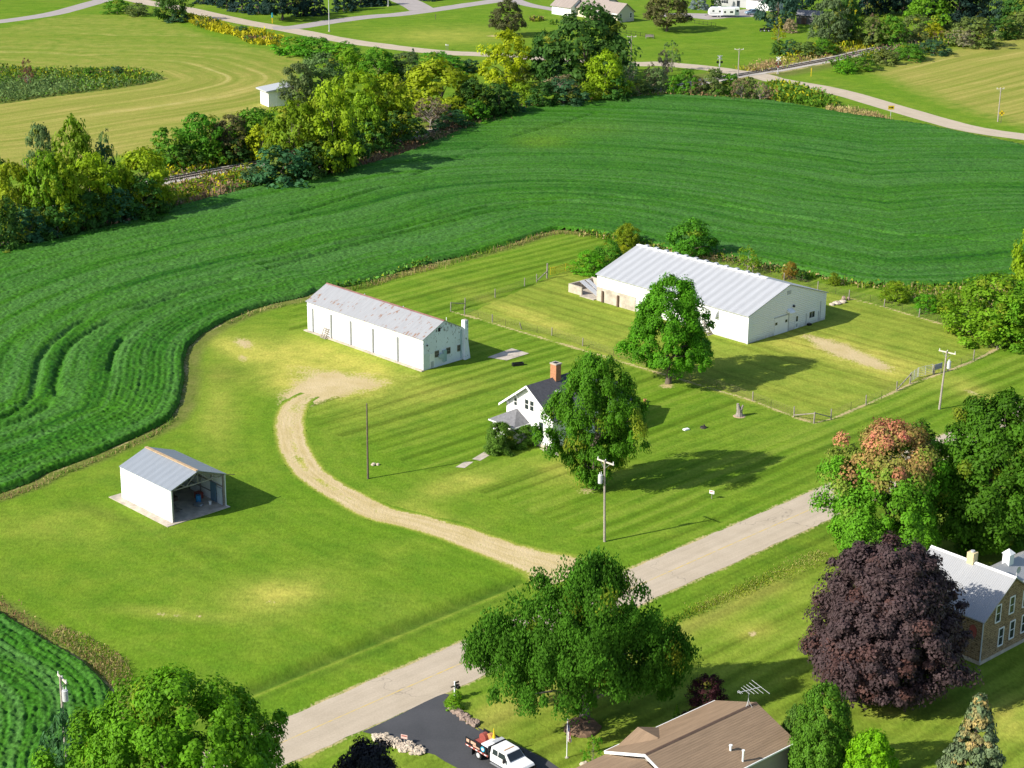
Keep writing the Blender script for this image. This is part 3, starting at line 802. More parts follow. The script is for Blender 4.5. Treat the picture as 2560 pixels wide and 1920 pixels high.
# --- big white barn -------------------------------------------------
def big_barn():
    L, W, E_, Rg = 30.26, 18.38, 4.2, 7.15
    t = thing('large_barn', 'largest white barn with pale metal roof and ridge vents, behind the round tree', 'barn', (34.05, 257.38, 0), R(133.9))
    shell(L, W, E_, Rg).build('wall', M['barn_siding'], t)
    for mb in roof_slabs(L, W, E_, Rg, over=.25, gover=.15): mb.build('roof', M['barn_roof'], t)
    MB().box(4.2, L + .1, -W / 2 - .28, -W / 2 + .28, Rg + .12, Rg + .24).build('ridge_cap', M['white_paint'], t)
    for k in range(12):
        x = 6.0 + k * 2.03
        MB().box(x - .28, x + .28, -W / 2 - .24, -W / 2 + .24, Rg + .245, Rg + .52).build('ridge_vent', M['grey_metal'], t)
    # trim at the eaves and corners
    mb = MB(); mb.box(-.06, .12, .006, .05, 0, E_ - .1); mb.box(-.05, -.004, -.16, .003, 0, E_ - .1); mb.build('corner_trim', M['white_paint'], t)
    # concrete lower wall at the far end
    MB().box(L - 8.2, L - .05, .012, .10, 0, 2.25).build('concrete_wall_panel', M['old_concrete'], t)
    for x in (L - 1.45, L - 4.7): MB().box(x - .17, x + .17, .11, .32, 0, 1.8).build('wall_post', M['brown_trim'], t)
    # garage door, man door, window, lamp hood, vent, conduits on the gable
    d = MB(); fbox(d, 'gable', 6.1, 9.25, .02, 2.6, .01, .06); d = d.build('garage_door', M['white_paint'], t)
    for u in (6.45, 8.8):
        fbox(MB(), 'gable', u - .26, u + .26, 1.55, 1.95, .062, .075).build('pane', M['glass'], d)
    f = MB(); fbox(f, 'gable', 9.27, 9.42, .02, 2.72, .01, .10); fbox(f, 'gable', 6.0, 9.42, 2.62, 2.74, .01, .10); f.build('door_frame', M['grey_metal'], t)
    d = fbox(MB(), 'gable', 10.95, 11.8, .05, 2.1, .01, .05).build('door', M['white_paint'], t)
    fbox(MB(), 'gable', 11.15, 11.6, 1.15, 1.95, .052, .06).build('pane', M['glass'], d)
    fbox(MB(), 'gable', 11.15, 11.6, .25, .8, .052, .06).build('door_panel', M['grey_metal'], d)
    window(t, 'gable', 15.0, 1.0, 1.3, .95, nx=2, nz=1)
    h = MB(); h.hexa([(-.02, -8.9, 3.0), (-.02, -10.1, 3.0), (-.02, -10.1, 3.45), (-.02, -8.9, 3.45), (-.75, -8.9, 3.0), (-.75, -10.1, 3.0), (-.40, -10.1, 3.25), (-.40, -8.9, 3.25)])
    h.build('door_hood', M['white_paint'], t)
    MB().ball((-.14, -10.35, 3.72), .2, 8, 6).build('flood_lamp', M['black'], t)
    v = MB(); fbox(v, 'gable', 8.7, 9.6, 5.75, 6.3, .01, .04); v.build('gable_vent', M['grey_metal'], t)
    for u, z in ((13.6, 1.9), (16.6, 1.7), (17.0, 3.2)):
        fbox(MB(), 'gable', u, u + .09, .2, z, .01, .08).build('conduit', M['grey_metal'], t)
    fbox(MB(), 'gable', 13.9, 14.5, .0, .28, .02, .5).build('vent_box', M['black'], t)
    # ladder cage, wall hood and small steps on the long wall by the tree
    mb = MB()
    for x in (7.5, 8.2): mb.bar((x, .5, 1.2), (x, .5, 3.9), .06)
    for k in range(9): mb.bar((7.5, .5, 1.4 + k * .3), (8.2, .5, 1.4 + k * .3), .04)
    for z in (1.5, 3.6): mb.bar((7.5, .5, z), (7.5, 0, z), .05); mb.bar((8.2, .5, z), (8.2, 0, z), .05)
    mb.build('ladder', M['steel'], t)
    MB().hexa([(5.6, .01, 2.9), (6.5, .01, 2.9), (6.5, .01, 3.9), (5.6, .01, 3.9), (5.7, .62, 2.8), (6.4, .62, 2.8), (6.4, .4, 3.4), (5.7, .4, 3.4)]).build('wall_hood', M['grey_metal'], t)
    st = MB()
    for k in range(6): st.box(6.4 + k * .3, 6.7 + k * .3, .1, 1.1, .26 * k, .26 * k + .06)
    for y in (.1, 1.1): st.bar((6.4, y, 0), (8.2, y, 1.6), .08); st.bar((6.5, y, 1.0), (8.2, y, 2.5), .06); st.bar((8.2, y, 0), (8.2, y, 2.5), .08)
    st.build('steps', M['grey_wood'], t)
    return t
BARN = big_barn()

def feed_bunk():
    L = 30.26
    t = thing('concrete_bunk', 'low open concrete bunk built against the far end of the largest barn', 'bunk', BARN.location, BARN.rotation_euler.z)
    MB().box(L + 3.3, L + 6.2, -.25, 0, 0, 1.35).build('front_wall', M['old_concrete'], t)
    MB().box(L + 5.95, L + 6.2, -5.2, -.255, 0, 1.35).build('side_wall', M['old_concrete'], t)
    MB().box(L + .2, L + 6.2, -5.45, -5.205, 0, 1.5).build('back_wall', M['old_concrete'], t)
    MB().box(L + .2, L + 5.94, -5.2, -.26, .0, .08).build('bunk_floor', M['concrete'], t)
    MB().box(L + .2, L + 3.25, -.25, .5, 0, .12).build('apron', M['old_concrete'], t)
    specs = [((5.6, -2.4, 1.5), (.4, -.9, .5), .95, 'long pale ribbed metal panel leaning over the bunk wall, nearest the front'),
             ((5.3, -3.4, 1.55), (.5, -1.7, .75), .7, 'narrower ribbed metal panel lying just behind the front one in the bunk'),
             ((3.2, -4.6, 1.8), (.5, -3.4, .9), .6, 'short bent metal sheet at the back of the concrete bunk')]
    for a, b, w, lab in specs:
        p = MB(); a = Vector(a) + Vector((L, 0, 0)); b = Vector(b) + Vector((L, 0, 0))
        for k in range(5):
            o = Vector((0, (k - 2) * w / 4.4, 0)); p.bar(a + o, b + o, w / 6, .05 + .03 * (k % 2))
        me = p.mesh('roofing_sheet', M['grey_metal'])
        o = link(bpy.data.objects.new('roofing_sheet', me)); o.location = t.location; o.rotation_euler = t.rotation_euler
        tag(o, lab, 'roofing sheet', 'loose roofing sheets in the concrete bunk')
feed_bunk()

# --- long white shed with the rusty roof ------------------------------
def long_barn():
    L, W, E_, Rg = 25.43, 7.75, 4.5, 6.4
    t = thing('long_shed', 'long narrow white shed with rust-spotted metal roof beside the gravel turnaround', 'shed', (-12.26, 243.69, 0), R(134.7))
    MB().box(.03, L, -W, 0, 0, E_).build('wall', M['white_wall'], t)
    g = MB().prism([(0, .0, 0), (0, .0, E_), (0, -W / 2, Rg), (0, -W, E_), (0, -W, 0)], (.026, 0, 0)); g.build('gable_wall', M['weathered_white'], t)
    MB().prism([(L, -.0, E_ + .004), (L, -W / 2, Rg), (L, -W, E_ + .004)], (.03, 0, 0)).build('end_gable', M['white_paint'], t)
    for mb in roof_slabs(L, W, E_, Rg, over=.22, gover=.12, th=.07): mb.build('roof', M['rusty_roof'], t)
    mb = MB()
    mb.prism([(-.14, -W / 2 - .22, Rg + .02), (-.14, -W / 2, Rg + .14), (-.14, -W / 2 + .22, Rg + .02)], (L + .28, 0, 0)); mb.build('ridge_cap', M['ridge_rust'], t)
    for k in range(1, 3): MB().ball((L * k / 3, -W / 2, Rg + .2), .09, 6, 5).build('roof_finial', M['grey_metal'], t)
    MB().box(-.25, L + .3, .004, .55, 0, .14).build('footing', M['old_concrete'], t)
    for x in (24.1, 19.9, 15.5, 10.6, 5.3):
        MB().box(x - .13, x + .13, .008, .26, .142, 3.7).build('wall_post', M['grey_metal'], t)
    MB().box(0, L, .008, .06, 3.78, 3.92).build('door_rail', M['white_paint'], t)
    for x0, x1 in ((.4, 5.0), (5.6, 10.3), (10.9, 15.2), (15.8, 19.6), (20.2, 23.9)):
        MB().box(x0, x1, .010, .045, .2, 3.72).build('sliding_door', M['white_paint'], t)
    for u, z in ((2.5, 1.5), (4.65, 1.5), (6.75, 1.45)): window(t, 'gable', u, z, .66, .8, M['grey_wood'], 3, 2, fw=.06)
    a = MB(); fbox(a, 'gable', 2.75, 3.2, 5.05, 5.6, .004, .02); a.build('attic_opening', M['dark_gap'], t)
    p = fbox(MB(), 'gable', 3.55, 4.15, .55, 2.2, .01, .28).build('meter_box', plain('faded_teal_box', (.30, .42, .44), .6, .1), t)
    MB().tube((-.01, -3.2, 1.45), (-.30, -3.2, 1.45), .42, n=16).build('exhaust_fan', plain('faded_teal_fan', (.36, .46, .48), .6, .15), t)
    d = fbox(MB(), 'gable', 1.25, 2.05, .1, 2.15, .01, .05).build('door', M['white_paint'], t)
    fbox(MB(), 'gable', 1.35, 1.85, .12, 1.0, .052, .09).build('door_panel', M['grey_metal'], d)
    fbox(MB(), 'gable', .12, .14 + .95, .05, 2.35, .005, .02).build('wall_panel', plain('pale_green_panel', (.60, .66, .63), .7, .1), t)
    MB().ball((-.14, -.62, 3.55), .13, 8, 6).build('wall_lamp', M['black'], t)
    c = MB().box(-.42, .28, -W - .35, -W + .3, 0, 5.75); c.build('chimney', M['weathered_white'], t)
    MB().box(-.30, .16, -W - .24, -W + .19, 5.755, 5.83).build('chimney_cap', M['concrete'], t)
    MB().prism([(-.3, -W - .36, 0), (-.3, -W - .36, 3.3), (-.3, -W - .9, 0)], (.6, 0, 0)).build('buttress', M['weathered_white'], t)
    fbox(MB(), 'gable', 6.98, 7.12, .3, 4.35, .006, .10).build('downpipe', plain('teal_pipe', (.32, .46, .50), .5, .1), t)
    MB().tube((-.2, -4.15, Rg + .05), (-.2, -4.15, Rg + .5), .05, n=6).build('roof_pipe', M['white_paint'], t)
    pal = thing('pallet', 'slatted wooden pallet leaning against the long shed wall', 'pallet', t.location, t.rotation_euler.z)
    q = MB()
    for k in range(6): q.bar((20.15, .95 - k * .13, .12 + k * .25), (21.35, .95 - k * .13, .12 + k * .25), .04, .13)
    q.build('slats', M['grey_wood'], pal)
    q = MB()
    for x in (20.2, 20.75, 21.3): q.bar((x, .90, .02), (x, .16, 1.5), .07, .09)
    q.build('stringers', M['grey_wood'], pal)
long_barn()
sheet('concrete_pad', pts('b2', (948, 652), (1105, 594), (1216, 627), (1072, 672)), M['old_concrete'], .03)

# --- open machine shed --------------------------------------------------
def open_shed():
    L, W, E_, Rg = 9.96, 7.31, 3.9, 5.25
    t = thing('open_shed', 'small white shed with grey metal roof and open front at left', 'shed', (-37.39, 189.72, 0), R(134.48))
    MB().box(-.5, L + 1.3, -W - .15, 1.0, -.02, .07).build('floor_slab', M['old_concrete'], t)
    MB().box(0, L, -.10, 0, .075, E_).build('side_wall', M['white_ribbed'], t)
    MB().box(0, L, -W, -W + .10, .075, E_).build('side_wall', M['white_paint'], t)
    MB().prism([(L, .002, .075), (L, .002, E_), (L, -W / 2, Rg), (L, -W - .002, E_), (L, -W - .002, .075)], (.1, 0, 0)).build('back_wall', M['white_paint'], t)
    for mb in roof_slabs(L, W, E_, Rg, over=.12, gover=.12, th=.07): mb.build('roof', M['shed_roof'], t)
    MB().box(-.05, L + .05, -W / 2 - .05, -W / 2 + .30, Rg + .06, Rg + .17).build('ridge_board', M['tan_wood'], t)
    MB().bar((-.16, -W - .1, E_ - .02), (-.16, -W - 1.2, E_ - .32), .1, .05).build('loose_board', M['brown_trim'], t)
    for y in (-.19, -W + .19): MB().box(.02, .18, y - .08, y + .08, .075, E_ - .05).build('corner_post', M['grey_wood'], t)
    for x in (.12, 3.4, 6.7):
        q = MB()
        a0 = Vector((x, -.2, E_ - .12)); a1 = Vector((x, -W + .2, E_ - .12)); ap = Vector((x, -W / 2, Rg - .1))
        q.bar(a0, ap, .06, .14); q.bar(a1, ap, .06, .14); q.bar(a0, a1, .06, .12)
        for f_ in (.27, .5, .73): q.bar(a0.lerp(a1, f_), a0.lerp(ap, f_ * 1.2) if f_ < .5 else (ap if f_ == .5 else a1.lerp(ap, (1 - f_) * 1.2)), .05, .09)
        q.bar(a0.lerp(a1, .27), ap, .05, .09); q.bar(a0.lerp(a1, .73), ap, .05, .09)
        q.build('truss', M['grey_wood'], t)
    # wall framing seen inside and a door leaf with pale panes on the right wall
    q = MB()
    for k in range(5): q.box(.3 + k * 2.2, .42 + k * 2.2, -W + .102, -W + .2, .08, E_ - .1)
    for z in (1.1, 2.3): q.box(.1, L - .05, -W + .205, -W + .25, z, z + .12)
    q.build('wall_framing', M['grey_wood'], t)
    d = MB().box(.35, 1.35, -W + .26, -W + .31, .1, 2.1).build('door', plain('pale_blue_door', (.45, .52, .58), .6, .08), t)
    MB().box(1.5, 2.6, -W + .26, -W + .31, .1, 2.4).build('door', plain('blue_grey_door', (.12, .20, .27), .5, .15), t)
    for x in (.25, 1.35): MB().box(x, x + .8, -W + .11, -W + .14, 2.75, 3.0).build('skylight_strip', M['white_paint'], t)
    q = MB().box(L - .03, L - .001, -2.6, -.15, 2.0, E_ - .15); q.build('inner_panel', M['tan_wood'], t)
    stuff = [('plank_pile', MB().box(5.0, 8.4, -4.2, -3.0, .075, .55).box(5.4, 8.0, -4.0, -3.2, .555, .8), 'brown_trim', 'dark heap of planks in the middle of the open shed', 'plank pile'),
             ('barrel', MB().tube((3.0, -5.6, .075), (3.0, -5.6, .95), .3, n=14).tube((3.0, -5.6, .5), (3.0, -5.6, .55), .32, n=14), 'blue_paint', 'blue barrel on the floor of the open shed', 'barrel'),
             ('crate', MB().box(3.6, 4.4, -6.7, -6.0, .075, .8).box(3.58, 4.42, -6.72, -5.98, .6, .68), 'red_paint', 'red crate against the right wall of the open shed', 'crate'),
             ('bucket', MB().tube((1.6, -6.2, .075), (1.6, -6.2, .45), .14, .18, n=12), 'white_paint', 'white bucket near the right front corner of the open shed', 'bucket'),
             ('tarpaulin', MB().ball((2.2, -5.0, .2), .6, 9, 6, .35, .35, 3), 'steel', 'crumpled grey tarpaulin on the open shed floor', 'tarpaulin'),
             ('plank_pile', MB().bar((2.0, -2.2, .12), (4.6, -3.2, .12), .3, .08).bar((2.3, -2.9, .14), (4.4, -2.2, .2), .2, .08), 'grey_wood', 'loose grey boards scattered near the open shed entrance', 'boards')]
    for nm, mb, mt, lab, cat in stuff:
        o = link(bpy.data.objects.new(nm, mb.mesh(nm, M[mt]))); o.location = t.location; o.rotation_euler = t.rotation_euler
        tag(o, lab, cat)
open_shed()

# --- white farmhouse ------------------------------------------------------
def farmhouse():
    Wg, Ln, E_, Rg = 8.06, 11.0, 4.55, 7.5
    t = thing('farmhouse', 'white gabled farmhouse with dark grey roof and brick chimney, half hidden by a maple', 'house', (5.0, 213.2, 0), YAW)
    shell(Wg, Ln, E_, Rg, 'y', z0=.5).build('wall', M['white_wall'], t)
    MB().box(.04, Wg - .04, -Ln + .04, -.04, 0, .499).build('foundation', M['old_concrete'], t)
    for mb in roof_slabs(Wg, Ln, E_, Rg, 'y', over=.75, gover=.6, th=.14): mb.build('roof', M['grey_shingle'], t)
    # white barge boards under the front gable
    sl = (Rg - E_) / (Wg / 2)
    for s in (1, -1):
        a = (Wg / 2 + .78) * s
        MB().prism([(Wg / 2 - 0, .605, Rg + .17), (Wg / 2 - a, .605, Rg - sl * abs(a) + .17), (Wg / 2 - a, .605, Rg - sl * abs(a) - .12), (Wg / 2, .605, Rg - .12)], (0, .05, 0)).build('barge_board', M['white_paint'], t)
    for x in (.5, Wg - .5, 6.0, Wg - 6.0):
        z = Rg - sl * abs(x - Wg / 2)
        MB().bar((x, .01, z - .65), (x, .55, z - .08), .08, .1).build('bracket', M['white_paint'], t)
    for x, z, w, h in ((4.45, 4.35, .62, 1.25), (3.55, 4.35, .62, 1.25), (6.4, 4.35, .5, .95), (1.9, 1.7, .75, 1.6)): window(t, 'front', x, z, w, h)
    window(t, 'gable', 3.0, 1.6, .8, 1.5); window(t, 'gable', 6.3, 1.6, .8, 1.5)
    c = MB().box(3.45, 4.45, -4.9, -4.0, Rg - .6, 9.35).build('chimney', M['brick_red'], t)
    MB().box(3.38, 4.52, -4.97, -3.93, 9.352, 9.5).build('chimney_cap', M['concrete'], c)
    MB().box(3.7, 4.2, -4.7, -4.2, 9.503, 9.56).build('flue', M['black'], c)
    MB().box(1.8, 2.5, -3.4, -2.9, Rg - 1.9, Rg - .9).build('roof_vent', M['grey_metal'], t)
    # hipped porch on the gable
    p = MB().box(4.3, 8.1, .004, 2.3, .25, 2.62).build('porch', M['white_paint'], t)
    MB().add([(3.9, -.0, 2.65), (8.5, -.0, 2.65), (8.5, 2.7, 2.65), (3.9, 2.7, 2.65), (6.2, .004, 4.0)], [(0, 1, 2, 3), (3, 4, 0), (2, 4, 3), (1, 4, 2), (0, 4, 1)]).build('porch_roof', M['grey_shingle2'], p)
    f = MB().box(3.9, 8.5, 2.66, 2.74, 2.5, 2.648).box(3.82, 3.90, .0, 2.74, 2.5, 2.648); f.build('porch_fascia', M['white_paint'], p)
    MB().box(4.5, 6.5, 2.31, 3.2, 0, .3).build('porch_step', M['old_concrete'], p)
    # small single-storey wing at the back, beyond the tree
    shell(5.0, 4.5, 2.8, 4.3, 'y', y0=-Ln - .01, x0=1.5).build('rear_wing', M['white_paint'], t)
    for mb in roof_slabs(5.0, 4.5, 2.8, 4.3, 'y', y0=-Ln - .3, x0=1.5, over=.4, gover=.28): mb.build('rear_roof', M['grey_shingle'], t)
M['grey_shingle2'] = plain('mid_grey_shingles', (.17, .17, .18), .9, .25, 3.0, .5)
farmhouse()
sheet('walkway', pts('b2', (742, 1358), (800, 1324), (858, 1324), (802, 1364)), M['old_concrete'], .02)
sheet('walkway', pts('b2', (850, 1306), (930, 1258), (992, 1264), (900, 1318)), M['old_concrete'], .02)
sheet('walkway', pts('b2', (1280, 1235), (1400, 1262), (1405, 1285), (1310, 1256)), M['old_concrete'], .02)

# --- stone house at right -------------------------------------------------
def stone_house():
    L, W, E_, Rg = 9.14, 8.84, 4.75, 7.75
    t = thing('stone_house', 'two-storey tan stone house with pale metal roof, beside the purple tree', 'house', (44.5, 158.1, 0), R(132.45))
    shell(L, W, E_, Rg).build('wall', M['stone_wall'], t)
    MB().box(-.03, L + .03, -W - .03, .03, 0, .35).build('foundation', M['old_concrete'], t)
    for mb in roof_slabs(L, W, E_, Rg, over=.35, gover=.3, th=.12): mb.build('roof', M['house_roof_metal'], t)
    MB().prism([(-.3, -W / 2 - .25, Rg + .06), (-.3, -W / 2, Rg + .2), (-.3, -W / 2 + .25, Rg + .06)], (L + .6, 0, 0)).build('ridge_cap', M['white_paint'], t)
    for u, z, h in ((2.3, 3.85, 1.65), (4.55, 4.05, 1.65), (3.15, 1.1, 1.75), (5.0, 1.25, 1.75), (7.0, 1.25, 1.75), (6.8, 4.05, 1.6)): window(t, 'gable', u, z, .68, h, fw=.1)
    MB().box(-.06, -.004, -.02, .14, .36, E_ - .1).build('downpipe', M['grey_metal'], t)
    c = MB().box(4.35, 5.1, -W / 2 - .38, -W / 2 + .38, Rg - .3, Rg + 1.05).build('chimney', plain('cream_brick', (.62, .50, .28), .9, .2, 4), t)
    MB().tube((4.72, -W / 2, Rg + 1.052), (4.72, -W / 2, Rg + 1.22), .2, n=12).build('chimney_pot', M['grey_metal'], c)
    n = 20; ov = [(1.05 + .42 * math.cos(2 * math.pi * k / n), .012, 3.15 + .72 * math.sin(2 * math.pi * k / n)) for k in range(n)]
    MB().prism(ov, (0, .035, 0)).build('wall_ornament', plain('faded_red_plaque', (.33, .075, .06), .8, .15), t)
    window(t, 'front', 4.0, 1.2, .7, 1.6)
    # the wing behind with its own chimney
    shell(6.4, 9.0, 3.6, 5.9, 'y', y0=-W - .01, x0=1.4).build('wing_wall', M['stone_wall'], t)
    for mb in roof_slabs(6.4, 11.5, 3.6, 5.9, 'y', y0=-W / 2 - 2.4, x0=1.4, over=.35, gover=.0, th=.1): mb.build('wing_roof', M['wing_roof_metal'], t)
    c = MB().box(4.2, 5.0, -W - 2.2, -W - 1.4, 5.3, 6.9).build('wing_chimney', M['white_paint'], t)
    MB().add([(4.1, -W - 2.3, 6.902), (5.1, -W - 2.3, 6.902), (5.1, -W - 1.3, 6.902), (4.1, -W - 1.3, 6.902), (4.6, -W - 1.8, 7.4)], [(3, 2, 1, 0), (0, 1, 4), (1, 2, 4), (2, 3, 4), (3, 0, 4)]).build('chimney_hood', M['white_paint'], c)
    d = MB(); 
    for k in range(12):
        a, b = 2 * math.pi * k / 12, 2 * math.pi * (k + 1) / 12
        d.add([(-.1, -W / 2 - .35, Rg + .75), (-.22, -W / 2 - .35 + .36 * math.cos(a), Rg + .75 + .36 * math.sin(a)), (-.22, -W / 2 - .35 + .36 * math.cos(b), Rg + .75 + .36 * math.sin(b))], [(0, 1, 2)])
    d.bar((-.08, -W / 2 - .2, Rg + .1), (-.1, -W / 2 - .35, Rg + .75), .05)
    d.build('satellite_dish', M['grey_metal'], t)
stone_house()

# --- brown-roofed ranch house at the bottom ---------------------------------
def ranch_house():
    t = thing('ranch_house', 'low house with wide brown shingle roof and rooftop antenna at bottom', 'house', (11.09, 132.66, 0), R(131.4))
    Ln, hw, Rg, E_ = 13.4, 4.64, 4.7, 2.95
    shell(2 * hw - .9, Ln - .9, E_ + .1, Rg - .12, 'y', y0=-.45, x0=-hw + .45).build('wall', M['taupe_siding'], t)
    for mb in roof_slabs(2 * hw, Ln, E_, Rg, 'y', y0=0, x0=-hw, over=0, gover=0, th=.14): mb.build('roof', M['brown_shingle'], t)
    MB().prism([(-.16, 0, Rg + .13), (0, 0, Rg + .2), (.16, 0, Rg + .13)], (0, -Ln, 0)).build('ridge_cap', M['brown_trim'], t)
    sl = (Rg - E_) / hw
    for s in (1, -1):
        MB().prism([(0, .004, Rg + .17), (hw * s, .004, E_ + .17), (hw * s, .004, E_ - .08), (0, .004, Rg - .08)], (0, .06, 0)).build('barge_board', M['white_paint'], t)
    MB().box(-hw - .09, -hw - .004, -Ln, 0, E_ + .02, E_ + .15).build('gutter', M['white_paint'], t)
    MB().box(hw + .004, hw + .09, -Ln, 0, E_ + .02, E_ + .15).build('gutter', M['white_paint'], t)
    # cross gable towards the drive
    a = local(t, G('r', 590, 540, 4.0)); cy, cx = a[1], a[0]
    zc, zb = 4.0, 2.95; wc = (zc - zb) / sl
    mb = MB()
    for s in (1, -1):
        mb.prism([(2.0, cy, zc + .03), (2.0, cy + s * (wc + .05), zb), (2.0, cy + s * (wc + .05), zb + .14), (2.0, cy, zc + .17)], (cx - 2.0, 0, 0))
    mb.build('cross_gable_roof', M['brown_shingle'], t)
    MB().prism([(3.0, cy - wc + .3, 0), (3.0, cy - wc + .3, zb - .02), (3.0, cy, zc - .08), (3.0, cy + wc - .3, zb - .02), (3.0, cy + wc - .3, 0)], (cx - 3.4, 0, 0)).build('cross_gable_wall', M['taupe_siding'], t)
    # lower garage roof in front
    gz, ge = 4.25, 2.75
    shell(2 * hw - 1.3, 7.0, ge + .05, gz - .15, 'y', y0=7.0, x0=-hw + .7).build('garage_wall', M['taupe_siding'], t)
    for mb in roof_slabs(2 * hw - .3, 7.5, ge, gz, 'y', y0=7.55, x0=-hw + .15, over=0, gover=0, th=.12): mb.build('garage_roof', M['brown_shingle'], t)
    # roof pipes and aerial
    for px_, py_, h, r in ((1473, 748, .42, .1), (1590, 852, .95, .085)):
        z = 4.0
        for _ in range(8):
            x, y = local(t, G('r', px_, py_, z)); z = Rg - sl * abs(x) + .15
        q = MB().tube((x, y, z - .1), (x, y, z + h), r, n=10); q.tube((x, y, z + h), (x, y, z + h + .1), r * 1.5, n=10); q.build('vent_pipe', M['white_paint'], t)
    an = MB(); b = (0, -12.35, Rg + .2)
    for dx, dy in ((-.3, -.25), (.3, -.25), (0, .35)): an.tube((dx, b[1] + dy, Rg - .02), (0, b[1], Rg + .75), .022, n=5)
    an.tube((0, b[1], Rg + .2), (0, b[1], Rg + 1.75), .028, n=6)
    # boom points roughly along the ridge, elements across it
    d = Vector((.25, 1, 0)).normalized(); e = Vector((-d.y, d.x, 0)); c = Vector((0, b[1], Rg + 1.7))
    an.tube(c - d * 1.25, c + d * 1.15, .028, n=6)
    for k, w in ((-1.2, 1.35), (-.75, 1.05), (-.35, .9), (.0, .8), (.35, .65), (.85, .3), (1.0, .28)): an.tube(c + d * k - e * w, c + d * k + e * w, .017, n=5)
    an.build('aerial', M['skin_grey'], t)
    w = MB().box(-hw + .44, -hw + .40, -8.6, -7.6, 1.1, 2.1); o = w.build('window', M['glass'], t)
    return t
ranch_house()

# --- houses and sheds at the far side ------------------------------------------
def far_houses():
    t = thing('far_house', 'long cream ranch house with tan shingle roof beyond the oak at the top', 'house', (*G('v', 1075, 303), 0), R(134))
    shell(9.0, 7.4, 3.0, 5.6).build('wall', M['cream_siding'], t)
    for mb in roof_slabs(9.0, 7.4, 3.0, 5.6, over=.5, gover=.4): mb.build('roof', M['tan_shingle'], t)
    shell(10.5, 11.0, 3.0, 6.6, y0=-1.2, x0=9.01).build('middle_wall', M['cream_siding'], t)
    for mb in roof_slabs(10.5, 11.0, 3.0, 6.6, y0=-1.2, x0=9.01, over=.5, gover=.3): mb.build('middle_roof', M['tan_shingle'], t)
    shell(8.5, 7.0, 2.9, 5.2, y0=1.0, x0=19.53).build('garage_wall', M['white_paint'], t)
    for mb in roof_slabs(8.5, 7.0, 2.9, 5.2, y0=1.0, x0=19.53, over=.5, gover=.4): mb.build('garage_roof', M['tan_shingle'], t)
    for u in (1.3, 5.9): window(t, 'gable', u, 1.2, .8, 1.4)
    window(t, 'front', 2.2, 1.1, .9, 1.5); MB().box(6.4, 7.4, .006, .06, .1, 2.2).build('door', M['glass'], t)
    MB().box(5.5, 9.0, .1, 2.4, 0, .5).box(5.5, 9.0, 2.4, 2.5, .5, 1.2).build('deck', M['brown_trim'], t)
    f = MB().box(-.42, 9.4, .52, .60, 2.55, 2.85); f.build('gutter', M['white_paint'], t)
    MB().box(4.6, 9.2, 2.6, 6.0, 0, .03).build('patio', M['old_concrete'], t)
    t = thing('far_house', 'grey and white house behind the parked caravan at the top edge', 'house', (*G('p3', 930, 112), 0), R(146))
    shell(13.0, 8.0, 3.0, 5.4, y0=-2.0).build('wall', M['taupe_siding2'], t)
    for mb in roof_slabs(13.0, 8.0, 3.0, 5.4, y0=-2.0): mb.build('roof', M['grey_shingle2'], t)
    shell(9.5, 8.0, 3.2, 5.2, 'x', x0=-9.6, y0=.0).build('garage_wall', M['white_paint'], t)
    for mb in roof_slabs(9.5, 8.0, 3.2, 5.2, x0=-9.6): mb.build('garage_roof', M['grey_shingle2'], t)
    window(t, 'front', 9.0, .9, 2.6, 1.7, nx=3, nz=2, y0=-2.0); MB().box(3.4, 4.5, -1.994, -1.94, .1, 2.2).build('door', M['glass'], t)
    MB().box(-8.8, -4.2, .006, .06, .05, 2.5).build('garage_door', M['white_paint'], t)
    t = thing('garden_shed', 'dark grey shed standing in shade under the blue-green pine at top right', 'shed', (*G('p3', 1560, 300), 0), R(160))
    shell(1e-3 + 7.5, 5.0, 2.8, 4.0, x0=-7.5).build('wall', plain('dark_grey_boards', (.12, .115, .11), .8, .2), t)
    for mb in roof_slabs(7.5, 5.0, 2.8, 4.0, x0=-7.5): mb.build('roof', M['grey_shingle2'], t)
    MB().box(-3.2, -1.6, .004, .05, .05, 2.1).build('door', M['brown_trim'], t)
    t = thing('field_shed', 'small white shed at edge of cut hay field behind the railway trees', 'shed', (*G('a1', 1728, 688), 0), R(30))
    mb = MB(); mb.hexa([(0, 0, 0), (6, 0, 0), (6, 5, 0), (0, 5, 0), (0, 0, 3.6), (6, 0, 4.35), (6, 5, 4.35), (0, 5, 3.6)]); mb.build('wall', M['white_paint'], t)
    mb = MB(); mb.hexa([(-.8, -.7, 3.55), (6.6, -.7, 4.46), (6.6, 5.7, 4.46), (-.8, 5.7, 3.55), (-.8, -.7, 3.85), (6.6, -.7, 4.72), (6.6, 5.7, 4.72), (-.8, 5.7, 3.85)]); mb.build('roof', M['grey_metal'], t)
    MB().box(2.0, 4.5, -.05, -.004, .05, 3.2).build('door', M['white_paint'], t)
M['taupe_siding2'] = ribbed('grey_siding', (.40, .40, .40), 2, .25, .6, .3, .06)
far_houses()

# ------------------------------------------------------------------ trees and shrubs
def unit(v): return v / (np.linalg.norm(v, axis=-1, keepdims=True) + 1e-9)

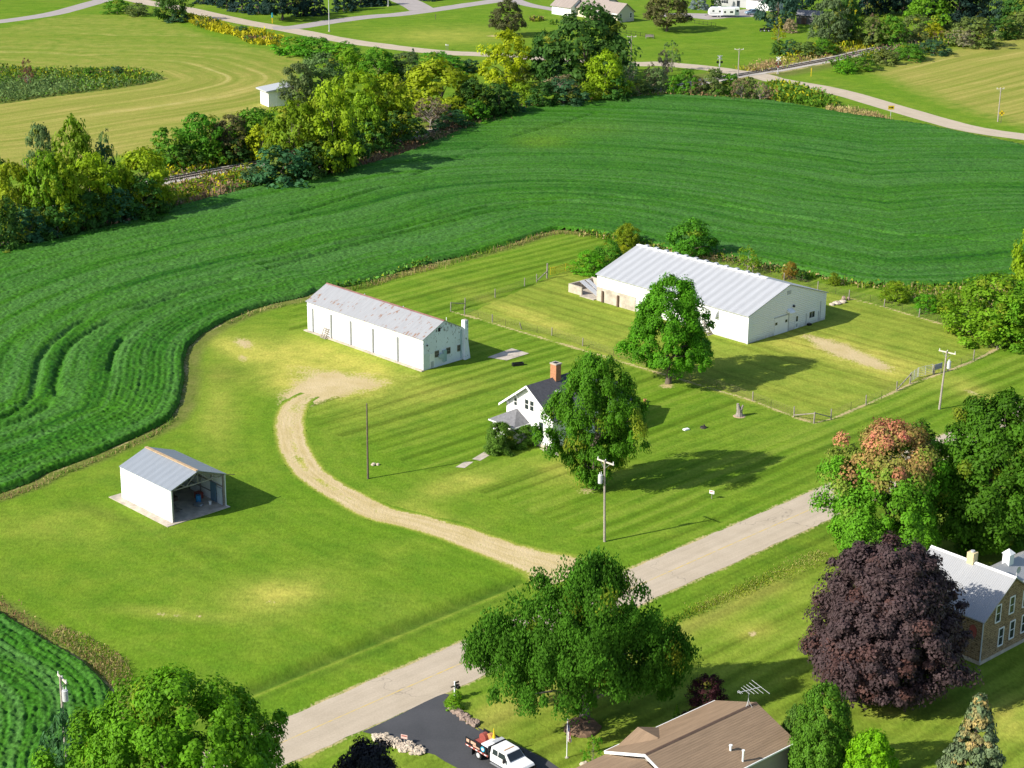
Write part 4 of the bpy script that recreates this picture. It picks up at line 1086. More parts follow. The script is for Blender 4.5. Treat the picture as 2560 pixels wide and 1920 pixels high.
def crown(name, seed, n, lv, leaf, prof, z0=.14, shell_=(.45, 1.0), rc=(.08, .15), lump=.22, hang=1.0, elong=1.7, mat='leaf', warm=None, p_warm=.06, up=.35, keep=1.0, flat=1.0, droop=0.0, tuft=0.0, lobes=()):
    """leaf-sized faces gathered in clumps inside an uneven envelope; height 1, width 1"""
    g = np.random.default_rng(seed)
    u = []
    while len(u) < n:
        c = g.random(4 * n); a = g.random(4 * n)
        u += list(c[a < prof(c) * .85 + .12])
    u = np.array(u[:n]); a = g.random(n) * 2 * math.pi
    ph = g.random(4) * 6.28
    lm = 1 + lump * (.55 * np.sin(2 * a + ph[0] + 3 * u) + .5 * np.sin(3 * a + ph[1] - 5 * u) + .45 * np.sin(5 * a + ph[2] + 9 * u) + .35 * np.sin(8 * a + 13 * u + ph[3]))
    r = prof(u) * lm * .5 * (shell_[0] + (shell_[1] - shell_[0]) * np.sqrt(g.random(n)))
    R_ = rc[0] + (rc[1] - rc[0]) * g.random(n)
    r = np.maximum(0, np.minimum(r, .5 * prof(u) * lm - R_ * .35))
    z = z0 + (1 - z0) * (u * .96)
    C = np.c_[r * np.cos(a), r * np.sin(a), z]
    if tuft:
        q = g.random(n) < .28
        k_ = 1 + tuft * g.random(n) * q
        C = np.c_[C[:, 0] * k_, C[:, 1] * k_, z0 + (C[:, 2] - z0) * (1 + .5 * (k_ - 1))]
        R_ = np.where(q, R_ * .62, R_)
    for lx, ly, lz, lr, ln_ in lobes:
        e = unit(g.normal(size=(ln_, 3))) * (g.random((ln_, 1)) ** .4) * lr
        e[:, 2] *= 1.2
        C = np.r_[C, e + np.array([lx, ly, lz])]; u = np.r_[u, np.clip(e[:, 2] + lz, 0, 1)]; a = np.r_[a, np.arctan2(e[:, 1] + ly, e[:, 0] + lx)]
        R_ = np.r_[R_, rc[0] + (rc[1] - rc[0]) * g.random(ln_)]
    n = len(C)
    ct = g.random(n)
    wm = (g.random(n) < p_warm).astype(float) * (.4 + .6 * g.random(n)) if warm is None else warm(C, u, a, g)
    k = np.repeat(np.arange(n), lv); N = n * lv
    d = unit(g.normal(size=(N, 3))); d[:, 2] = np.where(d[:, 2] < -.35, -d[:, 2] * .6, d[:, 2])
    rad = (.55 + .5 * g.random(N)) * R_[k]
    off = d * rad[:, None]; off[:, 2] *= hang * flat
    if hang > 1.2: off[:, 2] -= .35 * R_[k] * hang * (np.abs(d[:, 0]) + np.abs(d[:, 1])) * .5
    P = C[k] + off
    if droop: P[:, 2] -= droop * np.hypot(P[:, 0], P[:, 1])
    P[:, 2] = np.maximum(P[:, 2], .01)
    out = np.c_[np.cos(a), np.sin(a), .15 * np.ones(n)][k]
    nrm = unit(d * .95 + out * .40 + np.array([0, 0, up * .7]) + g.normal(size=(N, 3)) * .33)
    t1 = unit(np.cross(nrm, g.normal(size=(N, 3)))); t2 = np.cross(nrm, t1)
    if hang > 1.2: t1 = unit(t1 * .5 + np.array([0, 0, -1.0])); t2 = unit(np.cross(nrm, t1))
    ln = leaf * (.6 + .8 * g.random(N)) * .5; wd = ln / elong * (.8 + .5 * g.random(N))
    V = np.stack([P + t1 * ln[:, None], P + t2 * wd[:, None] + t1 * (ln * .1)[:, None], P - t1 * ln[:, None], P - t2 * wd[:, None] + t1 * (ln * .1)[:, None]], 1).reshape(-1, 3)
    Fq = np.arange(4 * N).reshape(N, 4)
    tint = np.clip(.42 * ct[k] + .48 * g.random(N) + .05, 0, 1)
    W = wm[k] * (.5 + .5 * g.random(N))
    m = np_mesh(name, V, Fq, M[mat], None, {'tint': tint, 'warm': W})
    return m, C

def limbs(name, seed, C, th=.045, top=.62, n=9, mat='bark', rr=.4, bare=False):
    """tapered trunk that divides into limbs reaching clumps of the crown"""
    g = random.Random(seed); mb = MB()
    pts_ = [Vector((0, 0, -.01))]; k = 6
    for i in range(1, k + 1):
        pts_.append(Vector((g.uniform(-.012, .012) * i, g.uniform(-.012, .012) * i, top * i / k)))
    rad = [th * (1.35 if i == 0 else 1 - .75 * i / k) for i in range(k + 1)]
    for i in range(k): mb.tube(pts_[i], pts_[i + 1], rad[i] * .5, rad[i + 1] * .5, 8, cap=False)
    idx = list(range(len(C))); g.shuffle(idx)
    for j in idx[:n]:
        c = Vector(C[j]); h = max(.12, min(top * .98, c.z * g.uniform(.45, .7)))
        i = min(k - 1, int(h / top * k)); s_ = pts_[i].lerp(pts_[i + 1], h / top * k - i)
        r0 = th * .5 * (1 - .75 * h / top) * rr * 1.4
        m = s_.lerp(c, .5) + Vector((0, 0, g.uniform(.0, .06)))
        mb.tube(s_, m, r0, r0 * .65, 6, cap=False); mb.tube(m, c, r0 * .65, r0 * .2, 5, cap=False)
        if bare:
            for q in range(4):
                e = m.lerp(c, g.uniform(.1, .9)); mb.tube(e, e + Vector((g.uniform(-.16, .16), g.uniform(-.16, .16), g.uniform(.04, .2))), r0 * .4, r0 * .12, 4, cap=False)
    return mb.mesh(name, M[mat], smooth_shade=True)

def P_round(u): return np.sqrt(np.clip(1 - (2 * u - .92) ** 2 / 1.2, 0, 1)) ** .9
def P_oval(u): return np.clip(np.sin(np.pi * np.clip(u * .92 + .08, 0, 1)) ** .65, 0, 1)
def P_egg(u): return np.clip((np.clip(u * 3.2 + .42, 0, 1)) * np.sqrt(np.clip(1 - u ** 2.1, 0, 1)), 0, 1)
def P_bush(u): return np.sqrt(np.clip(1 - (u * .95) ** 2.2, 0, 1))
def P_full(u): return np.clip(u * 2.6 + .55, 0, 1) * np.sqrt(np.clip(1 - u ** 2.6, 0, 1))
def P_maple(u): return np.clip(np.clip(u * 2.2 + .26, 0, 1) * np.clip((1 - u) * 1.3 + .46, 0, 1) * np.sqrt(np.clip(1 - (u * .97) ** 9, 0, 1)), 0, 1)
def P_birch(u): return np.clip(u * 3 + .5, 0, 1) * np.clip(1 - u ** 1.5, 0, 1) ** .62
def P_cone(u): return np.clip(1.02 - u, .02, 1) ** .92
def P_arb(u): return np.clip(u * 1.0 + .84, 0, 1) * np.clip(1 - u ** 4.2, 0.001, 1) ** .5

KIND = {}
def kind(key, nvar, trunk, **kw):
    L = []
    for v in range(nvar):
        m, C = crown('crown_' + key, 100 * len(KIND) + 11 * v + 3, **kw)
        L.append((m, limbs('trunk_' + key, v + 5, C, **trunk)))
    KIND[key] = L
kind('broad', 4, dict(th=.05, n=7), n=130, lv=40, leaf=.055, prof=P_full, lump=.24, rc=(.07, .13), z0=.04)
kind('tall', 3, dict(th=.05, n=7), n=120, lv=38, leaf=.055, prof=P_full, lump=.26, rc=(.07, .13), z0=.04)
kind('bush', 4, dict(th=.04, n=6, top=.5), n=70, lv=32, leaf=.075, prof=P_bush, lump=.30, rc=(.09, .16), z0=.02)
kind('loose', 2, dict(th=.035, n=16, top=.8, mat='grey_bark'), n=70, lv=20, leaf=.05, prof=P_egg, lump=.4, rc=(.05, .10), z0=.12)
kind('twig', 2, dict(th=.035, n=30, top=.6, mat='grey_bark', rr=.6, bare=True), n=70, lv=26, leaf=.05, prof=P_bush, lump=.35, rc=(.05, .1), z0=.1)
kind('spruce', 3, dict(th=.05, n=4, top=.9), n=170, lv=20, leaf=.06, prof=P_cone, lump=.16, rc=(.05, .1), z0=.02, mat='needle', p_warm=0, up=.1, flat=.5, droop=.12, shell_=(.6, 1))
kind('mid', 3, dict(th=.05, n=9), n=150, lv=60, leaf=.042, prof=P_bush, lump=.28, rc=(.07, .13), z0=.02)
kind('egg', 2, dict(th=.055, n=9), n=190, lv=44, leaf=.042, prof=P_egg, lump=.10, rc=(.06, .10), z0=.13)

LEAFC = dict(green=(.072, .195, .012), bright=(.100, .270, .012), yellow=(.215, .305, .010), ygreen=(.145, .245, .010), dark=(.046, .122, .018), grey=(.110, .175, .055),
             olive=(.125, .170, .040), brown=(.19, .145, .085), teal=(.046, .122, .046), blue=(.13, .20, .19), spruce=(.014, .042, .030), purple=(.05, .022, .024), lime=(.13, .30, .010), gold=(.30, .33, .010),
             rust=(.15, .085, .045), navy=(.016, .017, .026), pine=(.042, .105, .066), tan=(.30, .24, .15))
_cnt = [0]
def plant(key, t, x0, x1, ytop, ybase, col, label, cat='tree', group=None, name=None, var=None, base=None, wmul=1.0, depth=1.0, rot=None, meshes=None):
    _cnt[0] += 1
    v = KIND[key] if meshes is None else [meshes]
    crown_m, limb_m = v[(_cnt[0] if var is None else var) % len(v)]
    b = base if base is not None else G(t, (x0 + x1) / 2, ybase)
    _, dd = project([[*b, 2.0]])
    w = (x1 - x0) * TILE[t][2] * dd[0] / CAM_F * wmul
    h = height_at(b, src(t, 0, ytop)[1])
    nm = name or {'bush': 'shrub', 'twig': 'shrub'}.get(key, 'spruce_tree' if key == 'spruce' else 'tree')
    th = thing(nm, label, cat, (b[0], b[1], 0), rng.uniform(0, 6.28) if rot is None else rot, group)
    th.scale = (w, w * depth, h)
    o = link(bpy.data.objects.new('trunk' if cat == 'tree' else 'stems', limb_m), th)
    o = link(bpy.data.objects.new('crown' if cat == 'tree' else 'foliage', crown_m), th)
    c = LEAFC[col] if isinstance(col, str) else col
    j = [rng.uniform(.88, 1.12) for _ in range(3)]
    o.color = (c[0] * j[0], c[1] * j[1], c[2] * j[2], 1)
    return th

# --- the big trees near the camera, each with its own crown -------------------
def hero(key, seed, trunk, t, x0, x1, ytop, ybase, col, label, name, cat='tree', base=None, rot=0, wmul=1.0, depth=1.0, **kw):
    m, C = crown('crown_' + key, seed, **kw)
    return plant(None, t, x0, x1, ytop, ybase, col, label, cat, None, name, base=base, rot=rot, wmul=wmul, depth=depth, meshes=(m, limbs('trunk_' + key, seed, C, **trunk)))

hero('house_maple', 21, dict(th=.055, n=16), 'o', 1178, 1392, 764, 1062, (.072, .205, .008), 'tall green maple with small leaf gaps standing before the farmhouse', 'maple_tree',
     n=280, lv=247, leaf=0.0224, prof=P_maple, lump=.30, tuft=.10, flat=1.15, rc=(.055, .115), z0=.05, p_warm=.08, base=G('o', 1282, 1056), wmul=.84)
hero('round_maple', 22, dict(th=.06, n=12), 'o', 1336, 1538, 600, 832, (.084, .230, .008), 'round bright green maple on the lawn in front of the largest barn', 'maple_tree',
     n=260, lv=247, leaf=0.0224, prof=P_egg, lump=.22, tuft=.10, flat=1.15, rc=(.055, .10), z0=.13, p_warm=.0, base=G('o', 1443, 828), wmul=.94)
def red_warm(C, u, a, g):
    s = -C[:, 1] * .15 + C[:, 0] * .1 + (u - .70) * 2.0 + g.normal(size=len(u)) * .12
    return np.clip(s * 2.0, 0, .9) * (.45 + .55 * g.random(len(u)))
hero('red_topped_maple', 23, dict(th=.05, n=12), 'o', 1752, 2062, 925, 1245, (.105, .255, .012), 'maple by the road whose crown is turning red on top', 'maple_tree',
     n=320, lv=247, leaf=0.0215, prof=P_round, lump=.26, tuft=.10, flat=1.2, rc=(.06, .11), z0=.02, mat='leaf_red', warm=red_warm, base=G('o', 1905, 1215), wmul=.9)
hero('dark_maple', 24, dict(th=.05, n=14), 'o', 1985, 2300, 850, 1200, (.058, .165, .008), 'largest deep green tree at right edge, behind the red-topped maple', 'tree',
     n=320, lv=234, leaf=0.0224, prof=P_oval, lump=.30, tuft=.10, flat=1.15, rc=(.06, .11), z0=.03, p_warm=.05, base=G('o', 2140, 1185))
hero('purple_maple', 225, dict(th=.05, n=12), 'o', 1722, 2098, 1168, 1535, (.064, .038, .046), 'broad dark purple maple in front of the stone house', 'maple_tree',
     n=440, lv=210, leaf=0.0206, prof=P_egg, lump=.16, tuft=.12, rc=(.055, .10), z0=.03, mat='leaf_purple', p_warm=.18, base=G('o', 1900, 1492), wmul=.95, lobes=((0, 0, .45, .27, 90), (-.2, -.22, .30, .2, 50), (-.1, -.2, .62, .2, 40)))
hero('birch', 26, dict(th=.05, n=26, top=.75, mat='grey_bark'), 'o', 1000, 1492, 1215, 1575, (.066, .165, .011), 'wide drooping birch with thin hanging branches beside the road', 'birch_tree',
     n=260, lv=247, leaf=0.0189, prof=P_birch, lump=.40, tuft=.10, lobes=((-.50, .0, .46, .15, 46), (-.32, -.10, .44, .17, 40), (.42, .08, .36, .18, 44), (.12, .1, .86, .11, 20), (.0, -.22, .46, .18, 40)), rc=(.04, .08), z0=.18, hang=1.9, elong=2.0, p_warm=.04, base=G('o', 1262, 1555), wmul=.80, depth=.74)
hero('corner_maple', 27, dict(th=.05, n=16), 'o', 150, 668, 1470, 1960, (.100, .255, .008), 'large leafy green maple filling the bottom left foreground', 'maple_tree',
     n=360, lv=286, leaf=0.0172, prof=P_full, lump=.26, tuft=.10, flat=1.2, rc=(.045, .085), z0=.12, p_warm=.08, base=G('o', 405, 1960), wmul=.96)
hero('navy_maple', 28, dict(th=.05, n=12), 'o', 715, 890, 1612, 1800, (.018, .016, .022), 'small nearly black-leaved tree beside the asphalt driveway at bottom', 'tree',
     n=200, lv=117, leaf=0.0387, prof=P_bush, lump=.34, rc=(.07, .12), z0=.05, mat='leaf_purple', p_warm=.0, base=G('o', 800, 1800))
hero('arborvitae', 29, dict(th=.05, n=4), 'o', 1700, 1832, 1480, 1705, (.072, .180, .011), 'tall dense rounded arborvitae beside the brown-roofed house', 'arborvitae_tree',
     n=330, lv=104, leaf=0.0292, prof=P_arb, lump=.06, rc=(.06, .10), z0=.0, mat='needle', p_warm=.0, base=G('o', 1768, 1690))
hero('arborvitae_low', 30, dict(th=.05, n=4), 'o', 1685, 1760, 1525, 1640, (.060, .155, .016), 'shorter light green arborvitae tucked behind the tall one', 'arborvitae_tree',
     n=150, lv=91, leaf=0.0430, prof=P_arb, lump=.08, rc=(.08, .12), z0=.0, mat='needle', p_warm=.0, base=G('o', 1722, 1640))
hero('lime_tree', 31, dict(th=.05, n=8), 'o', 1815, 1938, 1582, 1735, (.16, .38, .008), 'small lime green tree between arborvitae and cone-bearing spruce', 'tree',
     n=150, lv=104, leaf=0.0430, prof=P_egg, lump=.18, rc=(.07, .12), z0=.02, p_warm=.0, base=G('o', 1875, 1725))
def cone_warm(C, u, a, g): return (g.random(len(u)) < np.clip((u - .40) * .8, 0, .32)) * (.5 + .5 * g.random(len(u)))
hero('cone_spruce', 32, dict(th=.05, n=6, top=.95), 'o', 1985, 2190, 1492, 1790, (.135, .185, .085), 'blue-green spruce with tan cones near the top at bottom right', 'spruce_tree',
     n=420, lv=91, leaf=0.0258, prof=P_cone, lump=.22, rc=(.035, .075), z0=.0, mat='needle', warm=cone_warm, flat=.55, droop=.10, shell_=(.55, 1), up=.15, base=G('o', 2092, 1770), wmul=1.15)
hero('corner_spruce', 33, dict(th=.05, n=6, top=.95), 'o', 2135, 2290, 1625, 1830, (.045, .085, .060), 'dusky blue-green spruce cut by the bottom right corner', 'spruce_tree',
     n=300, lv=78, leaf=0.0310, prof=P_cone, lump=.16, rc=(.05, .09), z0=.0, mat='needle', p_warm=.0, flat=.55, droop=.10, shell_=(.55, 1), up=.15, base=G('o', 2215, 1830))
hero('lilac', 34, dict(th=.03, n=14, top=.6), 'o', 1044, 1112, 915, 980, (.085, .175, .020), 'big dark green bush climbing the farmhouse porch', 'shrub', 'shrub',
     n=180, lv=104, leaf=0.0430, prof=P_bush, lump=.22, rc=(.08, .13), z0=.02, p_warm=.03, base=G('o', 1078, 974))
hero('lilac_right', 35, dict(th=.03, n=10, top=.6), 'o', 1096, 1154, 918, 966, (.09, .19, .022), 'smaller green bush between porch bush and farmhouse corner', 'shrub', 'shrub',
     n=90, lv=91, leaf=0.0602, prof=P_bush, lump=.22, rc=(.1, .16), z0=.02, p_warm=.03, base=G('o', 1127, 962))

# --- near shrubs ------------------------------------------------------------
plant('mid', 'o', 1478, 1572, 1462, 1545, (.055, .016, .02), 'dark red-leaved shrub in the birch shade behind the brown-roofed house', 'shrub', name='shrub')
plant('spruce', 'o', 1440, 1482, 1520, 1572, 'green', 'small pointed green arborvitae between birch and the brown roof', 'tree', name='arborvitae_tree', wmul=.8)
plant('loose', 'c2', 1545, 1700, 1430, 1645, 'bright', 'feathery light green shrub left of the brown-roofed house', 'shrub', name='shrub')
plant('mid', 'c2', 672, 782, 1195, 1262, 'lime', 'yellow-green clipped shrub nearer the driveway by the mailbox', 'shrub', name='shrub')
plant('mid', 'c2', 715, 785, 1150, 1200, 'lime', 'yellow-green clipped shrub right behind the mailbox post', 'shrub', name='shrub')
plant('broad', 'o', 92, 215, 1548, 1800, 'teal', 'darker grey-green tree left of the bottom left maple', 'tree')
plant('mid', 'o', 2038, 2240, 598, 738, 'ygreen', 'big spreading light green bush outside the paddock at right edge', 'shrub', name='shrub', base=G('o', 2140, 730))
plant('mid', 'o', 2110, 2270, 612, 742, 'bright', 'light green bush cut by right edge, joined to the spreading one', 'shrub', name='shrub', base=G('o', 2200, 738))
plant('broad', 'o', 2172, 2275, 486, 650, 'yellow', 'yellow-green tree cut by the right edge above the paddock bushes', 'tree')
E2='along the paddock edge'
plant('broad', 'o', 1440, 1542, 474, 562, 'green', 'leafy green tree behind the ridge of the largest barn', 'tree', base=G('o', 1492, 556))
plant('mid', 'o', 1236, 1310, 542, 590, 'bright', 'low bright green bush left of the largest barn', 'shrub', name='shrub')
plant('mid', 'o', 1275, 1352, 522, 578, 'green', 'mid green bush against the far end of the largest barn', 'shrub', name='shrub')
plant('mid', 'o', 1325, 1362, 530, 556, 'gold', 'yellow flowering bush at roof corner of the largest barn', 'shrub', name='shrub')
plant('mid', 'o', 1328, 1382, 484, 532, 'ygreen', 'yellow-green sapling at field edge above the largest barn', 'shrub', name='shrub')
plant('loose', 'o', 1588, 1642, 530, 590, 'ygreen', 'thin yellow-green sapling behind the ridge vents', 'shrub', name='shrub')
plant('mid', 'o', 1692, 1724, 566, 602, (.26, .16, .02), 'small orange-leaved shrub behind the largest barn', 'shrub', name='shrub')
plant('mid', 'o', 1718, 1746, 584, 606, 'dark', 'small dark shrub beside the orange-leaved one', 'shrub', name='shrub')
plant('mid', 'o', 1788, 1814, 590, 616, 'ygreen', 'small light shrub in the dry weeds right of the barn', 'shrub', name='shrub')
plant('mid', 'o', 1904, 1962, 608, 652, 'ygreen', 'rounded yellow-green shrub standing just outside the paddock fence', 'shrub', name='shrub')
plant('mid', 'p6', 690, 1010, 390, 615, 'bright', 'green shrub between the rounded shrub and spreading bush', 'shrub', name='shrub')
plant('mid', 'p6', 1000, 1260, 360, 640, 'ygreen', 'tall weedy shrub at left foot of the spreading bush', 'shrub', name='shrub')
plant('mid', 'a2', 1790, 1890, 1440, 1560, 'ygreen', 'small yellowish bush left of the tree behind the barn', 'shrub', name='shrub')

# --- the tree line along the railway ------------------------------------------
TL = 'trees and shrubs along the railway'
rows_ = [
 # left clump
 ('tall', 'a1', -70, 80, 1000, 1430, 'dark', 'dark tree cut by left edge at the start of the tree line'),
 ('broad', 'a1', 205, 365, 780, 1290, 'grey', 'grey-green tree peeping over the leftmost yellow trees'),
 ('loose', 'a1', 632, 765, 812, 1300, 'grey', 'thin grey tree at right rear of the left clump'),
 ('broad', 'a1', 375, 630, 768, 1370, 'ygreen', 'tallest yellow-green tree of the left clump'),
 ('bush', 'a1', 600, 770, 930, 1330, 'teal', 'dark bluish bush behind the left clump'),
 ('broad', 'a1', -20, 225, 1035, 1500, 'yellow', 'yellow tree nearest the left edge'),
 ('broad', 'a1', 185, 420, 960, 1500, 'ygreen', 'second yellow-green tree from the left edge'),
 ('tall', 'a1', 300, 500, 1000, 1500, 'yellow', 'narrow yellow tree in the front of the left clump'),
 ('broad', 'a1', 460, 725, 985, 1440, 'yellow', 'wide yellow tree near the middle of the left clump'),
 ('tall', 'a1', 690, 840, 1040, 1400, 'ygreen', 'yellow-green tree just left of the clump end'),
 ('broad', 'a1', 780, 1065, 940, 1370, 'yellow', 'yellow tree at right end of the left clump, by the rails'),
 ('bush', 'a1', -120, 130, 1270, 1600, 'dark', 'dark bush at field corner on left edge'),
 ('bush', 'a1', 90, 300, 1340, 1560, 'teal', 'dark bluish bush at the field edge near left'),
 ('bush', 'a1', 260, 480, 1300, 1530, 'dark', 'third dark bush along field edge from the left'),
 ('bush', 'a1', 450, 680, 1240, 1480, 'dark', 'dark bush under the wide yellow tree'),
 ('bush', 'a1', 640, 860, 1190, 1430, 'teal', 'dark green bush left of the rail gap'),
 ('bush', 'a1', 830, 1060, 1130, 1400, 'dark', 'dark bush at right foot of the left clump'),
 # dark thicket beyond the rails
 ('bush', 'a1', 990, 1215, 822, 1075, 'green', 'leftmost green bush of the thicket beyond the rails'),
 ('broad', 'a1', 1180, 1430, 722, 1040, 'green', 'tallest green tree of the thicket beyond the rails'),
 ('bush', 'a1', 1085, 1250, 930, 1085, 'dark', 'low dark bush at front left of the thicket'),
 ('broad', 'a1', 1370, 1610, 740, 1020, (.10, .11, .04), 'brownish tree in the thicket beyond the rails'),
 ('bush', 'a1', 1280, 1430, 900, 1060, 'green', 'light green bush in front of the thicket'),
 ('broad', 'a1', 1500, 1770, 690, 980, 'green', 'round green tree below the small white field shed'),
 ('bush', 'a1', 1440, 1600, 890, 1040, 'dark', 'dark bush at right end of the thicket'),
 ('tall', 'a1', 1600, 1770, 800, 1030, 'gold', 'bright yellow tree at left of the big yellow group'),
 # behind the field shed
 ('broad', 'a1', 1830, 2010, 400, 680, 'grey', 'grey-green tree touching the small white field shed'),
 ('broad', 'a1', 1960, 2190, 335, 640, 'grey', 'taller grey-green tree right of the field shed'),
 ('bush', 'a1', 1800, 2000, 232, 345, 'bright', 'left end of the green hedge by the junction'),
 ('bush', 'a1', 1950, 2150, 240, 360, 'green', 'middle part of green hedge by the junction'),
 ('bush', 'a1', 2080, 2300, 270, 390, 'bright', 'right part of green hedge by the junction'),
 # big yellow group
 ('broad', 'a1', 1740, 2050, 640, 1110, 'ygreen', 'broad yellow-green tree above the round dark bush'),
 ('twig', 'a1', 1850, 2050, 760, 1090, 'brown', 'bare grey-brown tree among the yellow group'),
 ('broad', 'a1', 1960, 2290, 530, 1110, 'yellow', 'largest yellow tree of the group'),
 ('broad', 'a2', -40, 260, 450, 920, 'yellow', 'yellow tree right of the largest yellow one'),
 ('broad', 'a2', 170, 440, 470, 900, 'yellow', 'third yellow tree of the group counting rightwards'),
 ('broad', 'a2', 450, 835, 392, 760, 'yellow', 'domed yellow tree at right end of the yellow group'),
 ('tall', 'a2', 60, 260, 600, 980, 'ygreen', 'lower yellow-green tree hanging over the brown bank'),
 ('bush', 'a1', 1660, 1995, 950, 1185, 'teal', 'round blue-green bush standing alone at field edge'),
 ('bush', 'a1', 1580, 1700, 1060, 1180, 'teal', 'small bush left of the round blue-green one'),
 ('bush', 'a1', 1930, 2200, 900, 1140, 'dark', 'dark bush right of the round blue-green one'),
 ('bush', 'a2', -60, 160, 760, 1050, 'dark', 'dark undergrowth bush below the yellow trees, first'),
 ('bush', 'a2', 120, 330, 760, 985, 'dark', 'dark undergrowth bush above the brown bank'),
 ('bush', 'a2', 290, 500, 720, 930, 'dark', 'shaded bush left of the grey twiggy one'),
 # second row behind the yellow group
 ('broad', 'a2', -20, 150, 312, 520, 'ygreen', 'yellowish tree behind the yellow group'),
 ('broad', 'a2', 120, 365, 304, 560, 'green', 'round green tree in the second row behind'),
 ('broad', 'a2', 330, 520, 330, 540, 'grey', 'grey-green tree in the second row behind'),
 ('spruce', 'a2', 440, 500, 308, 400, 'teal', 'tiny pointed conifer beside the far road'),
 ('bush', 'a2', 505, 705, 330, 450, 'bright', 'bright green bush beside far road'),
 ('bush', 'a2', 640, 800, 360, 470, 'green', 'green bush at right of bright roadside bush'),
 ('bush', 'a2', 770, 890, 382, 460, 'teal', 'low bush alone in grass by the far road'),
 # dark middle; some dark-leaved plants here paint in the shadows behind
 ('twig', 'a2', 455, 700, 620, 830, 'brown', 'grey twiggy bush under the domed yellow tree'),
 ('broad', 'a2', 740, 960, 510, 770, 'dark', 'dark tree drawn in for the shadow right of the domed yellow tree'),
 ('bush', 'a2', 620, 810, 710, 835, 'teal', 'low dark green bush above the brown bank end'),
 ('broad', 'a2', 920, 1110, 530, 750, 'dark', 'second dark tree drawn in for the shadow right of the domed yellow one'),
 ('bush', 'a2', 790, 960, 640, 790, 'green', 'green bush in front of the dark trees'),
 ('bush', 'a2', 990, 1165, 590, 735, 'teal', 'dark bush drawn in for the shadow at field edge right of the dark trees'),
 ('tall', 'a2', 945, 1190, 202, 560, 'gold', 'spiky bright yellow tree beside the far road'),
 ('loose', 'a2', 1050, 1245, 325, 560, 'olive', 'thin olive tree right of the spiky yellow one'),
 ('broad', 'a2', 1235, 1420, 190, 560, 'dark', 'dark tree left of the tall oak'),
 ('broad', 'a2', 1360, 1800, 38, 560, 'dark', 'tallest dark oak standing above the tree line'),
 ('broad', 'a2', 1640, 1815, 190, 480, 'dark', 'right hand crown leaning from the tall oak'),
 ('tall', 'a2', 1330, 1480, 340, 570, 'teal', 'blue-green tree below the tall oak'),
 ('loose', 'a2', 1465, 1610, 270, 560, 'ygreen', 'yellowish thin tree below the tall oak'),
 ('tall', 'a2', 1590, 1812, 318, 640, 'yellow', 'bright yellow-green tree right of the tall oak'),
 ('bush', 'a2', 1690, 1850, 480, 650, 'dark', 'dark bush at the foot of that yellow-green tree'),
 ('bush', 'a2', 1095, 1250, 530, 680, 'ygreen', 'yellow-green bush at field edge under the oak'),
 ('bush', 'a2', 1225, 1390, 530, 690, 'dark', 'dark bush at field edge under the oak'),
 ('bush', 'a2', 1330, 1540, 505, 685, 'teal', 'grey-green bush at field edge under the oak'),
 ('bush', 'a2', 1520, 1650, 530, 660, 'ygreen', 'light bush at field edge left of the yellow-green tree'),
 ('twig', 'a2', 1330, 1500, 470, 600, 'tan', 'bare reddish twigs above the bushes under the oak'),
 # brushy right end
 ('twig', 'p5', 310, 520, 320, 690, 'grey', 'bare shrub beside the pole left of the brush'),
 ('bush', 'p5', 360, 620, 520, 690, 'olive', 'olive bush at the field edge below the pole'),
 ('loose', 'p5', 410, 500, 250, 560, 'ygreen', 'slender yellow sapling with white stems'),
 ('twig', 'p5', 560, 720, 330, 640, 'tan', 'pale bare shrub left of the tall grey tree'),
 ('loose', 'p5', 780, 985, 85, 430, 'grey', 'tall thin grey tree beside the far road'),
 ('twig', 'p5', 690, 880, 180, 560, 'tan', 'bare pinkish shrub left of the tall grey tree'),
 ('bush', 'p5', 600, 830, 400, 660, 'grey', 'grey-green bush below the tall grey tree'),
 ('bush', 'p5', 840, 960, 480, 690, 'bright', 'bright green creeper-covered stump in the brush'),
 ('bush', 'p5', 950, 1140, 420, 690, 'green', 'green bush right of the bright creeper'),
 ('twig', 'p5', 1090, 1250, 470, 700, 'brown', 'brown twiggy bush in the middle of the brush'),
 ('bush', 'p5', 1220, 1440, 405, 700, 'olive', 'brownish bush with bronze top near the signal'),
 ('bush', 'p5', 1420, 1620, 455, 690, 'green', 'green bush at the foot of the crossing pole'),
 ('twig', 'p5', 1530, 1760, 500, 750, 'brown', 'grey twiggy bush right of the crossing pole'),
 ('bush', 'p5', 1640, 1830, 500, 740, 'olive', 'olive bush at right end of the brush'),
 ('twig', 'p5', 1770, 1930, 540, 760, 'tan', 'last pale twiggy bush before the goldenrod'),
]
for k_, t_, x0_, x1_, yt_, yb_, c_, lab_ in rows_:
    plant(k_, t_, x0_, x1_, yt_, yb_, c_, lab_, 'shrub' if k_ in ('bush', 'twig') else 'tree', TL, wmul=1.22 if k_ in ('broad', 'bush', 'tall') else 1.0, depth=1.15)

